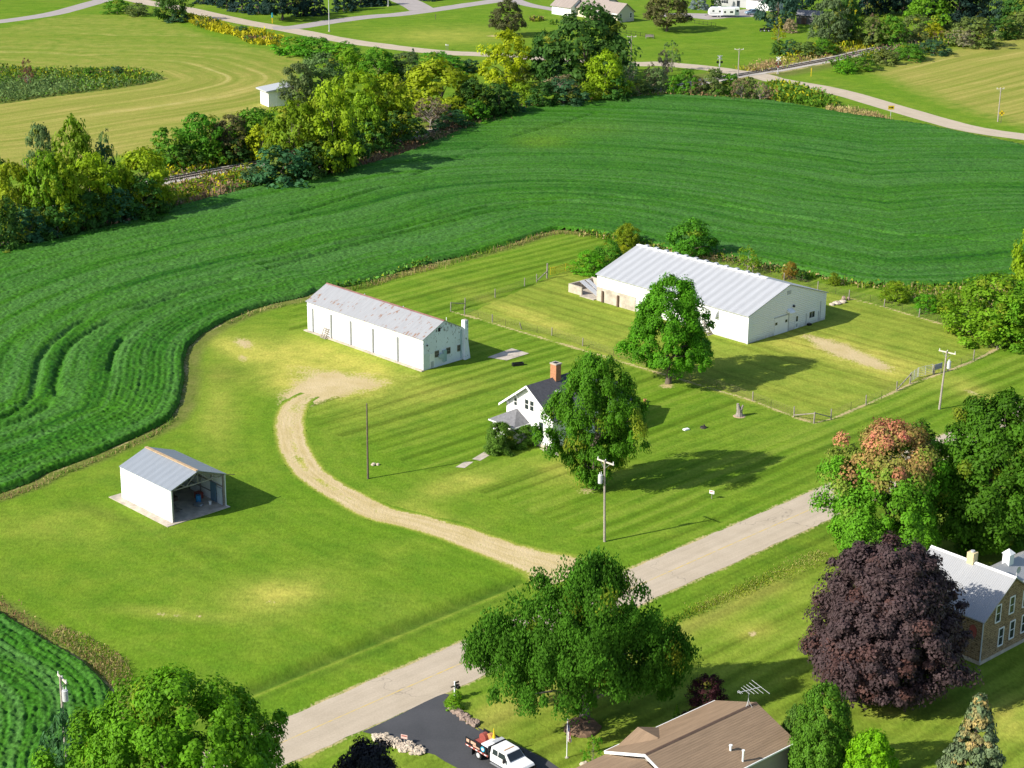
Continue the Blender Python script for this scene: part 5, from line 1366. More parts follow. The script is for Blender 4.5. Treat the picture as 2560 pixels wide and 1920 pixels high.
# --- top of the picture ------------------------------------------------------
TF = 'trees and shrubs beyond the far road'
top_ = [
 ('egg', 'p2', 1425, 1830, -8, 400, (.085, .105, .032), 'round olive-tinted tree on the lawn left of the long cream house'),
 ('egg', 'v', 1405, 2040, -170, 410, (.10, .10, .032), 'large round bronze-tinted tree right of the long cream house'),
 ('tall', 'p1', 60, 330, -160, 200, 'dark', 'dark tree on west road verge at top left'),
 ('bush', 'p1', 160, 330, 90, 210, 'teal', 'dark bush at foot of the verge tree'),
 ('bush', 'p1', 790, 920, 245, 330, 'teal', 'round dark bush among the goldenrod'),
 ('bush', 'a1', 680, 830, 0, 85, 'green', 'green bush on west road corner'),
 ('bush', 'a1', 820, 960, 20, 100, 'olive', 'olive bush beside the west road corner'),
 ('spruce', 'p1', 420, 560, -170, 30, 'spruce', 'first dark spruce from the left in the top row'),
 ('spruce', 'p1', 530, 680, -180, 40, 'spruce', 'second dark spruce from the left in the top row'),
 ('spruce', 'p1', 640, 790, -180, 70, 'spruce', 'third dark spruce from the left in the top row'),
 ('spruce', 'p1', 760, 960, -190, 105, 'spruce', 'fourth dark spruce from the left in the top row'),
 ('spruce', 'p1', 930, 1110, -190, 130, 'spruce', 'fifth dark spruce, left of the broad one'),
 ('egg', 'p1', 1085, 1400, -230, 190, 'spruce', 'broad dark evergreen standing nearest the junction'),
 ('spruce', 'p1', 1360, 1520, -180, 145, 'spruce', 'dark spruce right of the broad evergreen'),
 ('spruce', 'p1', 1470, 1640, -190, 140, 'spruce', 'dark spruce just left of the tall lamp post'),
 ('spruce', 'p1', 1730, 1930, -190, 100, 'spruce', 'dark spruce just right of the tall lamp post'),
 ('spruce', 'p1', 1900, 2080, -190, 60, 'spruce', 'second dark spruce right of the lamp post'),
 ('spruce', 'p1', 2040, 2230, -190, 50, 'spruce', 'dark spruce left of the side street'),
 ('spruce', 'p2', 90, 230, -160, 55, 'spruce', 'dark spruce nearest the side street corner'),
 ('spruce', 'p2', 700, 850, -150, 5, 'spruce', 'dark spruce right of the side street'),
 ('spruce', 'p3', 190, 480, -170, 110, 'blue', 'pale blue spruce left of the grey and white house'),
 ('spruce', 'p3', 470, 640, -150, 100, 'teal', 'green spruce between blue spruce and the grey house'),
 ('tall', 'p3', 1075, 1560, -330, 345, 'pine', 'large blue-green pine over the dark grey shed'),
 ('tall', 'p3', 1480, 1800, -300, 190, 'spruce', 'dark pine behind the dark grey shed'),
 ('loose', 'p3', 1240, 1420, 220, 560, 'gold', 'thin yellow sapling on lawn below the pine'),
 ('bush', 'p3', 1400, 1560, 240, 410, 'tan', 'pale dry bush beside the thin yellow sapling'),
 ('bush', 'p3', 1250, 1420, 510, 690, 'dark', 'dark bush near the crossing signal, left one'),
 ('bush', 'p3', 1380, 1560, 500, 700, 'teal', 'dark bluish bush near the crossing signal'),
 ('broad', 'a3', 850, 1060, -20, 300, 'grey', 'grey-green tree beside the railway at top right'),
 ('tall', 'a3', 990, 1140, -60, 290, 'dark', 'dark tree with yellow patch beside the railway'),
 ('bush', 'a3', 1030, 1120, 10, 130, 'gold', 'yellow-leaved branchy bush before the dark wood'),
 ('bush', 'a3', 850, 1000, 250, 345, 'green', 'green bush left of the grey-green railside tree'),
 ('bush', 'a3', 720, 880, 270, 360, 'olive', 'olive bush on near side of railside tree'),
 ('bush', 'a3', 1120, 1310, 110, 290, 'olive', 'yellowish-topped bush mass, left part, by the rails'),
 ('bush', 'a3', 1260, 1450, 95, 290, 'green', 'green bush mass, middle part, by the rails'),
 ('bush', 'a3', 1400, 1600, 100, 270, 'olive', 'bronze bush mass, right part, by the rails'),
 ('twig', 'a3', 1200, 1290, 80, 250, 'brown', 'bare brown bush above the railside bushes'),
 ('bush', 'a3', 1560, 1690, 150, 245, 'gold', 'yellow low bush where rails leave the picture'),
 ('tall', 'a3', 1450, 1720, -110, 180, 'bright', 'bright green maple before the dark wood at top right'),
 ('broad', 'a3', 1640, 1910, -150, 180, 'spruce', 'dark evergreen mass right of the bright maple'),
 ('tall', 'a3', 1110, 1290, -200, 100, 'spruce', 'first dark pine of the top right wood'),
 ('tall', 'a3', 1240, 1400, -210, 85, 'spruce', 'second dark pine of the top right wood'),
 ('tall', 'a3', 1360, 1500, -200, 95, 'spruce', 'third dark pine of the top right wood'),
 ('tall', 'a3', 1780, 1960, -190, 150, 'dark', 'dark tree between evergreen mass and pale tree'),
 ('tall', 'a3', 1890, 2080, -40, 185, 'pine', 'pale blue-green tree above the domed bush'),
 ('broad', 'a3', 2050, 2260, -30, 200, 'dark', 'dark tree at the top right corner'),
 ('bush', 'a3', 1745, 2010, 112, 300, 'olive', 'domed bush with pale top at the end of the rails'),
 ('twig', 'a3', 1740, 1900, 170, 305, 'tan', 'pale bare bush at left foot of the domed bush'),
 ('bush', 'a3', 1980, 2140, 110, 250, 'dark', 'dark bush right of the domed bush'),
 ('bush', 'a3', 2090, 2290, 75, 235, 'olive', 'bronze bush at right edge by the cut hay'),
 ('bush', 'a3', 1000, 1130, 385, 470, 'bright', 'bright green low bush at hay corner by the rails'),
 ('bush', 'a3', 1100, 1260, 365, 450, 'green', 'second low bush along the hay side of rails'),
 ('bush', 'a3', 1240, 1400, 320, 415, 'olive', 'third low bush along the hay side of rails'),
 ('bush', 'a3', 1380, 1560, 285, 385, 'green', 'fourth low bush along the hay side of rails'),
 ('bush', 'a3', 1540, 1720, 260, 350, 'teal', 'fifth low bush along the hay side of rails'),
 ('bush', 'q6', 955, 1110, 408, 505, 'green', 'left round bush on the weed island'),
 ('bush', 'q6', 1280, 1425, 395, 495, 'teal', 'right round bush on the weed island'),
 ('loose', 'q6', 235, 415, 290, 620, 'rust', 'thin brown-leaved tree on the weed island'),
 ('bush', 'v', 175, 240, 258, 325, 'green', 'small bush at the corner of the long cream house'),
]
for k_, t_, x0_, x1_, yt_, yb_, c_, lab_ in top_:
    plant(k_, t_, x0_, x1_, yt_, yb_, c_, lab_, 'shrub' if k_ in ('bush', 'twig') else 'tree', TF, wmul=1.45 if c_ == 'spruce' else (1.15 if k_ in ('bush', 'tall', 'broad') else 1.0))

# ------------------------------------------------------------------ fences, gates
post_meshes = {}
def post_mesh(h, r, m):
    k = (h, r, m)
    if k not in post_meshes: post_meshes[k] = MB().tube((0, 0, -.02), (0, 0, h), r, r * .9, 8).mesh('post', M[m])
    return post_meshes[k]

def fence(label, run, wires=6, h=1.15, braces=(), wire_breaks=(), mat='grey_wood', name='fence'):
    """run: list of (tile, x, y, height, radius[, lean])"""
    P = [G(*r[:3]) for r in run]
    t = thing(name, label, 'fence', (*P[0], 0))
    o0 = P[0]
    for p, r in zip(P, run):
        o = link(bpy.data.objects.new('post', post_mesh(r[3], r[4], 'steel_dark' if r[4] < .04 else mat)), t)
        o.location = (p[0] - o0[0], p[1] - o0[1], 0)
        if len(r) > 5: o.rotation_euler = (0, r[5], .8)
        else: o.rotation_euler = (rng.uniform(-.03, .03), rng.uniform(-.03, .03), 0)
    mb = MB()
    for i, (a, b) in enumerate(zip(P[:-1], P[1:])):
        if i in wire_breaks: continue
        a = a - o0; b = b - o0
        for k in range(wires):
            z = .12 + (h - .12) * k / (wires - 1); mb.bar((*a, z), (*b, z), .012, .012)
        L = np.hypot(*(b - a)); n = int(L / .45)
        for k in range(1, n):
            q = a + (b - a) * k / n; mb.bar((*q, .1), (*q, h), .007, .007)
    mb.build('wire_mesh', M['wire'], t)
    for i, j, zi, zj in braces:
        a = P[i] - o0; b = P[j] - o0
        MB().bar((*a, zi), (*b, zj), .11, .11).build('brace_rail', M[mat], t)
    return t
M['wire'] = plain('rusty_wire', (.22, .16, .11), .7, .3, metal=.2)
B_, T_ = .085, .028
fence('wire paddock fence running up from the braced corner to the yellow gate',
      [('f2', 148, 765, 1.45, B_), ('f2', 348, 706, 1.45, B_), ('f2', 762, 573, 1.4, B_), ('f2', 1170, 415, 1.35, B_), ('f2', 1338, 362, 1.35, B_), ('f2', 1480, 308, 2.5, .13)],
      braces=((0, 1, 1.35, .55), (4, 5, .2, 1.2)))
fence('wire paddock fence along the house lawn, passing behind both maples',
      [('f2', 340, 815, 1.35, B_), ('f2', 528, 852, 1.0, T_), ('f2', 725, 916, 1.25, B_), ('f2', 908, 965, 1.0, T_), ('f2', 1130, 1016, 1.2, B_, -.38), ('f2', 1340, 1062, 1.0, T_), ('f2', 1546, 1098, 1.2, B_),
       ('b2', 1560, 578, 1.2, B_), ('b2', 1760, 645, 1.0, T_), ('b3', -40, 770, 1.2, B_), ('b3', 235, 845, 1.0, T_), ('b3', 467, 932, 1.3, B_), ('b3', 585, 975, 1.0, T_), ('f1', 125, 915, 1.4, B_), ('f1', 375, 995, 1.5, .11)],
      braces=((13, 14, .25, 1.35),))
fence('wire paddock fence parallel to the road with braced corner and gate opening',
      [('f1', 375, 995, 1.5, .10), ('f1', 590, 950, 1.45, B_), ('f1', 838, 830, 1.1, T_), ('f1', 1030, 768, 1.4, B_), ('f1', 1225, 690, 1.1, T_), ('f1', 1415, 587, 1.35, B_), ('f1', 1582, 502, 1.55, .11),
       ('p6', 950, 1432, 1.4, .10), ('p6', 1140, 1388, 1.3, B_), ('p6', 1310, 1312, 1.0, T_), ('p6', 1470, 1243, 1.5, B_), ('p6', 1775, 1106, 1.4, B_), ('p6', 1938, 1032, 1.6, .12)],
      braces=((0, 1, 1.4, .35), (5, 6, .15, 1.4), (11, 12, .15, 1.45)), wire_breaks=(6,))
fence('wire paddock fence along weeds between braced corner and the barn',
      [('p6', 1938, 1032, 1.55, .10), ('p6', 1703, 968, 1.35, B_), ('p6', 1470, 895, 1.1, T_), ('p6', 1235, 828, 1.35, B_), ('p6', 1003, 755, 1.1, T_), ('p6', 765, 688, 1.35, B_), ('p6', 545, 612, 1.1, T_), ('p6', 313, 558, 1.3, B_),
       ('p6', 130, 490, 1.1, T_), ('b3', 1087, 272, 1.4, B_), ('b3', 1000, 245, 1.1, T_), ('b3', 885, 217, 1.4, B_), ('b3', 668, 162, 1.4, B_), ('b3', 467, 108, 1.4, B_), ('g', 995, 215, 1.4, B_)],
      braces=((0, 1, 1.45, .6),))

def gate(label, a, b, h, m, rails=6, z0=.2, uprights=2):
    a = np.asarray(a); b = np.asarray(b); d = b - a; L = np.hypot(*d)
    t = thing('metal_gate', label, 'gate', (*a, 0), math.atan2(d[1], d[0]))
    f = MB()
    for k in range(rails):
        z = z0 + (h - z0) * k / (rails - 1); f.tube((.05, 0, z), (L - .05, 0, z), .028, n=6)
    f.build('rails', M[m], t)
    f = MB()
    for k in range(uprights + 1): x = .05 + (L - .1) * k / uprights; f.tube((x, .04, z0 - .05), (x, .04, h + .05), .034, n=6)
    f.build('frame', M[m], t)
gate('galvanised tube gate in the roadside paddock opening, short angled leaf', G('p6', 655, 1540), G('p6', 748, 1478), 1.45, 'grey_metal', 7)
gate('galvanised tube gate in the roadside paddock opening, long leaf', G('p6', 752, 1476), G('p6', 940, 1428), 1.45, 'grey_metal', 6)
gate('yellow tube gate beyond the tall post in the upper paddock corner', G('f2', 1590, 262), G('f2', 1885, 172), 1.35, 'yellow_paint', 6)
gate('narrow yellow gate panel right beside the tall paddock post', G('f2', 1522, 272), G('f2', 1582, 262), 1.35, 'yellow_paint', 3)
p_ = thing('sheet_panel', 'bluish metal sheet fixed beside the galvanised gates', 'panel', (*G('p6', 962, 1425), 0), math.atan2(*(G('p6', 1030, 1405) - G('p6', 962, 1425))[::-1]))
MB().box(0, 1.6, -.02, .02, .55, 1.35).build('sheet', plain('bluish_sheet', (.30, .30, .42), .5, .15), p_)
for x in (.1, 1.5): MB().box(x, x + .08, .022, .10, 0, 1.4).build('post', M['grey_wood'], p_)

# ------------------------------------------------------------------ poles, lamps, signs
def utility_pole(label, base, h, m='pole_wood', r=.15, arm=None, can=None, lean=(0, 0), arm_len=2.4):
    t = thing('utility_pole', label, 'utility pole', (*base, 0))
    top = Vector((lean[0], lean[1], h))
    MB().tube((0, 0, -.05), top, r, r * .62, 10).build('pole', M[m], t)
    if arm is not None:
        d = Vector((math.cos(arm), math.sin(arm), 0)); c = top - Vector((0, 0, .25)); n = Vector((-d.y, d.x, 0)) * .17
        MB().bar(c - d * arm_len / 2 + n, c + d * arm_len / 2 + n, .11, .14).build('crossarm', M['pale_wood'], t)
        MB().bar(c + d * .75 + n, top - Vector((0, 0, 1.0)), .04, .04).bar(c - d * .75 + n, top - Vector((0, 0, 1.0)), .04, .04).build('arm_braces', M['steel'], t)
        for k in (-.46, 0, .46):
            q = c + d * arm_len * k + n
            MB().tube(q + Vector((0, 0, .07)), q + Vector((0, 0, .32)), .055, .035, 8).build('insulator', M['white_paint'], t)
    if can is not None:
        d = Vector((math.cos(can[0]), math.sin(can[0]), 0)); q = top - Vector((0, 0, can[1])) + d * .42
        b = MB().tube(q, q + Vector((0, 0, .95)), .25, n=14).tube(q + Vector((0, 0, .95)), q + Vector((0, 0, 1.02)), .20, .1, n=14).build('transformer', M['skin_grey'], t)
        for k in (-1, 1):
            e = q + Vector((.09 * k, .09 * k, 1.0)); MB().tube(e, e + Vector((0, 0, .28)), .045, .03, 7).build('bushing', M['white_paint'], b)
        MB().bar(q + Vector((0, 0, .5)) - d * .24, q + Vector((0, 0, .5)) - d * .42, .1, .3).build('bracket', M['steel'], t)
        MB().bar(q + Vector((0, 0, 1.25)), top + d * .3 - Vector((0, 0, .2)), .025, .025).build('lead_wire', M['black'], t)
    return t
M['pale_wood'] = plain('pale_crossarm_wood', (.58, .52, .44), .85, .15, 4)
AA = R(-45)
utility_pole('weathered utility pole with crossarm and transformer beside the road, in front of the maple', G('o', 1306, 1170), 9.5, arm=AA, can=(R(195), 2.6), lean=(-.25, 0))
utility_pole('pale utility pole with transformer standing near the roadside paddock gate', G('o', 2029, 884), 8.0, arm=R(-40), can=(R(-5), 2.4), lean=(.35, .2))
utility_pole('utility pole with transformer behind the bottom left maple, against soybeans', G('o', 145, 1662), height_at(G('o', 145, 1662), src('o', 0, 1462)[1]), arm=R(-55), can=(R(-30), 2.1), arm_len=1.9)
utility_pole('bare brown pole without crossarm standing on the house lawn', G('b2', 180, 1432), 9.4, m='brown_pole', r=.13)
utility_pole('plain utility pole with crossarm at the railway crossing', G('p5', 1614, 492), 7.3, arm=R(5), r=.16)
utility_pole('dark utility pole rising from brush left of the crossing', G('p5', 425, 500), height_at(G('p5', 425, 500), src('p5', 0, 42)[1]), m='grey_wood', arm=R(0), can=(R(180), 2.4), r=.16)
utility_pole('lone utility pole in the cut hay at right edge', G('a3', 2043, 783), 7.9, arm=R(10), r=.15, arm_len=1.8)

def lamp_post(label, base, h, arm):
    t = thing('lamp_post', label, 'street lamp', (*base, 0))
    MB().tube((0, 0, .3), (0, 0, h), .14, .08, 10).build('pole', M['skin_grey'], t)
    MB().tube((0, 0, 0), (0, 0, .3), .35, .3, 12).build('base', M['concrete'], t)
    MB().tube((0, 0, h - .1), (arm, 0, h + .35), .05, n=7).build('arm', M['skin_grey'], t)
    MB().hexa([(arm - .1, -.16, h + .28), (arm + .8, -.12, h + .32), (arm + .8, .12, h + .32), (arm - .1, .16, h + .28), (arm - .1, -.12, h + .46), (arm + .75, -.08, h + .44), (arm + .75, .08, h + .44), (arm - .1, .12, h + .46)]).build('lamp_head', M['grey_metal'], t)
    return t
lamp_post('tall pale metal lamp post at the far road junction', G('p1', 1690, 300), 9.6, 1.6)
lamp_post('slim pale lamp post among dark spruces beside the side street', G('p2', 312, 70), 6.0, .9)

def sign(name, label, cat, base, h, shape, rz, pm='skin_grey'):
    t = thing(name, label, cat, (*base, 0), rz)
    MB().box(-.05, .05, .0, .08, 0, h).build('post', M[pm], t)
    if shape == 'arrow':
        p = MB().box(-.75, .75, -.04, -.005, h - .75, h + .15).build('plate', M['yellow_paint'], t)
        MB().box(-.55, .1, -.055, -.042, h - .38, h - .22).build('arrow', M['black'], p)
        MB().prism([(.1, -.055, h - .55), (.1, -.055, h - .05), (.6, -.055, h - .30)], (0, .013, 0)).build('arrow_head', M['black'], p)
    elif shape == 'diamond':
        p = MB().prism([(0, -.04, h - .75), (.7, -.04, h - .05), (0, -.04, h + .65), (-.7, -.04, h - .05)], (0, .03, 0)).build('plate', M['yellow_paint'], t)
        MB().bar((-.35, -.05, h - .4), (.35, -.05, h + .3), .02, .12).build('cross_mark', M['black'], p)
        MB().bar((.35, -.065, h - .4), (-.35, -.065, h + .3), .02, .12).build('cross_mark', M['black'], p)
    return t
sign('road_sign', 'yellow rectangular road sign on a post between field and far road', 'road sign', G('a3', 1353, 760), 2.8, 'arrow', R(10))
sign('road_sign', 'yellow diamond warning sign beside the lone hay field pole', 'road sign', G('a3', 2063, 792), 2.4, 'diamond', R(0), 'brown_pole')

def crossing_signal(label, base, rz, front):
    t = thing('crossing_signal', label, 'crossing signal', (*base, 0), rz)
    MB().tube((0, 0, 0), (0, 0, 4.6), .10, .08, 10).build('post', M['skin_grey'], t)
    MB().box(-.25, .25, -.25, .25, 0, .5).build('base', M['concrete'], t)
    wm = M['white_paint'] if front else M['grey_metal']
    for s in (1, -1):
        MB().bar((-.62 * s, -.12 - .03 * s, 3.5), (.62 * s, -.12 - .03 * s, 4.5), .03, .24).build('crossbuck_blade', wm, t)
    MB().bar((-.75, -.1, 2.75), (.75, -.1, 2.75), .08, .08).build('lamp_bar', M['black'], t)
    for s in (1, -1):
        b = MB().tube((.55 * s, -.12, 2.75), (.55 * s, -.16, 2.75), .34, n=16).build('lamp_backing', M['black'], t)
        MB().tube((.55 * s, -.162, 2.75), (.55 * s, -.24, 2.75), .17, n=12).build('red_lens', M['red_paint'], b)
    MB().box(-.22, .22, -.13, -.09, 1.7, 2.3).build('plate', M['red_paint'] if front else M['grey_metal'], t)
    return t
crossing_signal('white crossbuck crossing signal with red lamps right of the rails', G('p3', 1328, 930), R(8), True)
crossing_signal('grey back of a crossing signal across the far road', G('p3', 595, 912), R(188), False)

def marker(name, label, cat, base, h, r, m1, m2, split=.6):
    t = thing(name, label, cat, (*base, 0))
    MB().tube((0, 0, 0), (0, 0, h * split), r, n=8).build('post', M[m1], t)
    MB().tube((0, 0, h * split + .002), (0, 0, h), r * 1.7, r * 1.2, n=8).build('cap', M[m2], t)
M['teal_paint'] = plain('teal_paint', (.03, .28, .34), .5, .1)
marker('marker_post', 'blue-topped yellow marker post beside the far road junction', 'marker post', G('p1', 1149, 222), 3.2, .16, 'yellow_paint', 'teal_paint', .55)
marker('marker_post', 'thin orange-yellow marker stake in grass right of the crossing', 'marker post', G('p3', 1748, 960), 2.2, .09, 'yellow_paint', 'yellow_paint', .8)
marker('marker_post', 'white-topped railway marker post beside goldenrod', 'marker post', G('p4', 447, 520), 2.4, .10, 'teal_paint', 'white_paint', .6)
marker('marker_post', 'small dark stake alone on the lawn inside the far road bend', 'marker post', G('p2', 835, 212), 1.6, .08, 'brown_pole', 'brown_pole', .7)

def mailbox(label, base, rz, m, h=1.05, tall=False):
    t = thing('mailbox', label, 'mailbox', (*base, 0), rz)
    MB().box(-.06, .06, -.06, .06, 0, h if not tall else 1.75).build('post', M['white_paint'] if tall else M['grey_wood'], t)
    if tall:
        MB().box(-.45, .45, -.05, .05, 1.25, 1.36).build('arm', M['brown_pole'], t)
        MB().box(-.05, .55, .07, .16, 1.42, 1.58).build('name_board', M['brown_trim'], t)
    z = h if not tall else 1.0
    b = MB(); n = 8
    prof = [(.15 * math.cos(math.pi * k / n), z + .14 + .15 * math.sin(math.pi * k / n)) for k in range(n + 1)]
    b.prism([(x + (.3 if tall else 0), -.28, zz) for x, zz in [(.15, z)] + prof + [(-.15, z)]], (0, .56, 0)); b.build('box', M[m], t)
    MB().box(.16 + (.3 if tall else 0), .18 + (.3 if tall else 0), -.1, -.04, z + .1, z + .34).build('flag', M['red_paint'], t)
mailbox('mailbox on white post between clipped shrubs at the asphalt driveway', G('c2', 738, 1200), R(40), 'black', tall=True)
mailbox('white mailbox beside the far road, left one of the pair', G('p2', 952, 552), R(5), 'white_paint', h=1.3)
mailbox('dark-fronted mailbox beside the far road, right one of the pair', G('p2', 972, 556), R(5), 'grey_metal', h=1.3)

def small_sign(label, base, w, h, z, rz, m):
    t = thing('yard_sign', label, 'yard sign', (*base, 0), rz)
    MB().box(-.03, .03, .0, .04, 0, z + h).build('stake', M['grey_wood'], t)
    p = MB().box(-w / 2, w / 2, -.03, -.002, z, z + h).build('board', M[m], t)
    MB().box(-w / 2 + .06, w / 2 - .06, -.038, -.031, z + h * .55, z + h * .8).build('stripe', M['red_paint'], p)
small_sign('small white and red yard sign on the roadside grass near the maple shadow', G('b3', 203, 1562), .6, .4, .65, R(-30), 'white_paint')
M['pinkish'] = plain('pale_pink_board', (.62, .42, .38), .6, .1)
small_sign('tiny pale pink sign among stones beside the asphalt driveway', G('q4', 1250, 640), .6, .38, .5, R(-20), 'pinkish')

# ------------------------------------------------------------------ small things on the lawns
def stump():
    t = thing('tree_stump', 'carved grey tree stump with two prongs on the lawn near the paddock', 'stump', (*G('b3', 380, 1030), 0), .4)
    m = MB()
    P = [(0, 0, -.02), (.03, .02, .5), (.0, 0, 1.0)]; Rr = [.55, .40, .38]
    for i in range(2): m.tube(P[i], P[i + 1], Rr[i], Rr[i + 1], 9, cap=(i == 1))
    m.tube((-.12, 0, .95), (-.25, .05, 1.75), .30, .17, 8); m.tube((.18, -.05, .9), (.45, -.12, 1.5), .24, .10, 8); m.tube((.0, .1, .95), (.05, .2, 1.35), .2, .12, 8)
    m.build('trunk', M['grey_wood'], t)
    MB().tube((0, 0, 0), (0, 0, .05), .8, .65, 14).build('soil_ring', M['soil'], t)
stump()
def simple(name, label, cat, mb, m, loc, rz=0, **k):
    o = link(bpy.data.objects.new(name, mb.mesh(name, M[m], **k))); o.location = (*loc, 0) if len(loc) == 2 else loc; o.rotation_euler = (0, 0, rz)
    return tag(o, label, cat)
simple('well_cap', 'low dark well cap with pipe stub on the lawn left of the stump', 'well cap', MB().tube((0, 0, 0), (0, 0, .18), .45, .4, 12).tube((.1, 0, .18), (.1, 0, .45), .1, n=8), 'steel_dark', G('b3', 150, 1105))
simple('access_cover', 'small white access cover lying in the lawn', 'cover', MB().box(-.4, .4, -.25, .25, 0, .14).box(-.34, .34, -.2, .2, .142, .18), 'white_paint', G('b3', 40, 1118), .6)
simple('water_trough', 'low black trough on the grass between long shed and farmhouse', 'trough', MB().box(-.8, .8, -.3, .3, 0, .08).box(-.8, .8, -.3, -.24, .08, .42).box(-.8, .8, .24, .3, .08, .42).box(-.8, -.74, -.23, .23, .08, .42).box(.74, .8, -.23, .23, .08, .42), 'black', G('b2', 1143, 704), .35)
simple('stone', 'small pale stone heap beside the bare brown pole', 'stones', MB().ball((0, 0, .12), .32, 8, 6, .6, .4, 1).ball((.5, .1, .1), .25, 8, 6, .6, .4, 2), 'stone', G('b2', 215, 1346))
simple('flower_pot', 'tiny clay-coloured pot on grass right of the farmhouse maple', 'pot', MB().tube((0, 0, 0), (0, 0, .4), .16, .22, 10).tube((0, 0, .34), (0, 0, .42), .25, n=10), 'orange_paint', G('b2', 1960, 940))
simple('stone', 'tan flat stones at the barn corner by the paddock fence', 'stones', MB().ball((0, 0, .15), .7, 9, 6, .4, .35, 5).ball((1.2, .3, .15), .6, 9, 6, .45, .35, 6).ball((-1.1, -.3, .12), .5, 9, 6, .45, .3, 7), 'stone', G('b3', 1010, 308), .4)
simple('stone', 'upright reddish stones further behind the flat barn corner stones', 'stones', MB().ball((0, 0, .3), .35, 8, 6, 1.3, .35, 8).ball((.8, .2, .25), .3, 8, 6, 1.1, .35, 9), 'brown_stone', G('b3', 1052, 286))
simple('drain_cover', 'dark flat drain cover lying on the asphalt driveway', 'drain cover', MB().box(-.45, .45, -.3, .3, 0, .04).box(-.35, .35, -.02, .02, .042, .06), 'black', (*G('q4', 1392, 672), .021), -.3)
simple('rope_coil', 'pale curled leaf litter mound around the birch trunk', 'mound', MB().ball((0, 0, -.15), 1.7, 18, 8, .55, .18, 4), 'mulch', G('c2', 1560, 1392)).name = 'mulch_mound'
simple('step_stump', 'short dark stump beside the end of the porch walkway', 'stump', MB().tube((0, 0, 0), (0, 0, .5), .28, .24, 10).tube((.0, 0, .5), (.02, 0, .62), .32, .3, 10), 'brown_pole', G('b2', 985, 1252))
simple('fence_post', 'single thin post at the left end of the porch bush', 'post', MB().tube((0, 0, 0), (0, 0, 1.1), .06, .05, 8).ball((0, 0, 1.12), .07, 8, 5), 'grey_wood', G('b2', 948, 1252))

def rocks(label, group, line, w, n, mat, seed):
    g = random.Random(seed); L = resample(line, .2); ms = []
    for k in range(5): ms.append(MB().ball((0, 0, 0), .5, 7, 5, .72, .5, seed + k).mesh('stone', M[mat], smooth_shade=False))
    for i in range(n):
        p = L[g.randrange(len(L))]; s = g.uniform(.32, .75)
        o = link(bpy.data.objects.new('stone', ms[i % 5]))
        o.location = (p[0] + g.uniform(-w, w), p[1] + g.uniform(-w, w), .12 * s + .02); o.rotation_euler = (g.uniform(-.4, .4), g.uniform(-.4, .4), g.uniform(0, 6.3))
        o.scale = (s, s * g.uniform(.7, 1), s * g.uniform(.7, 1)); tag(o, label, 'stone', group)
rocks('pale tan stone in the border along the lower left side of asphalt driveway', 'pale border stones', pts('q4', (985, 578), (1100, 625), (1250, 675), (1400, 735)), .62, 130, 'stone', 31)
rocks('brownish stone in the narrow border from clipped shrubs down the asphalt driveway', 'brownish border stones', pts('q4', (1725, 292), (1800, 340), (1880, 405), (1965, 462)), .30, 60, 'brown_stone', 47)
rocks('pale stone at the front corner of the brown-roofed house', 'stones by the brown-roofed house', pts('r', (60, 900), (180, 870), (320, 830)), .3, 22, 'stone', 53)

def flagpole():
    b = G('c2', 1458, 1580)
    t = thing('flagpole', 'slim white flagpole with limp striped flag on the front lawn', 'flagpole', (*b, 0), 0)
    h = height_at(b, src('c2', 0, 1338)[1])
    MB().tube((0, 0, 0), (0, 0, h), .045, .03, 8).build('pole', M['white_paint'], t)
    MB().ball((0, 0, h + .05), .07, 8, 6).build('finial', M['skin_grey'], t)
    MB().tube((0, 0, 0), (0, 0, .06), .16, n=10).build('base', M['concrete'], t)
    # limp flag: vertical folds; stripes run down the folds
    H, nz, nx = h * .48, 14, 17; top = h * .93; V = []; Fs = []
    for i in range(nz + 1):
        f = i / nz
        for j in range(nx + 1):
            s = j / nx
            w = .10 + .26 * math.sin(min(1, f * 1.4) * math.pi * .62)
            V.append((.05 + s * w, .09 * math.sin(s * 11 + f * 2.2) * (.4 + s), top - f * H - .22 * s * H * (1 - f) - .05 * math.sin(s * 9)))
    for i in range(nz):
        for j in range(nx): a = i * (nx + 1) + j; Fs.append((a, a + 1, a + nx + 2, a + nx + 1))
    me = bpy.data.meshes.new('flag'); me.from_pydata(V, [], Fs)
    for m in ('red_paint', 'white_paint', 'navy_cloth'): me.materials.append(M[m])
    for k, p in enumerate(me.polygons):
        i, j = divmod(k, nx)
        p.material_index = 2 if (i < 6 and j < 9) else (0 if ((j + i // 5) // 2) % 2 == 0 else 1); p.use_smooth = True
    o = link(bpy.data.objects.new('flag', me), t); o.rotation_euler = (0, 0, -.5)
M['navy_cloth'] = plain('navy_cloth', (.02, .03, .12), .8, .1)
flagpole()

# ------------------------------------------------------------------ vehicles
def wheel(parent, x, y, r, w, side, name='wheel'):
    t = MB().tube((x, y - w / 2, r), (x, y + w / 2, r), r, n=20); t = t.build(name, M['rubber'], parent)
    yo = y + side * (w / 2 + .004)
    MB().tube((x, yo, r), (x, yo + side * .02, r), r * .60, r * .52, 14).build('rim', M['skin_grey'], t)
    return t

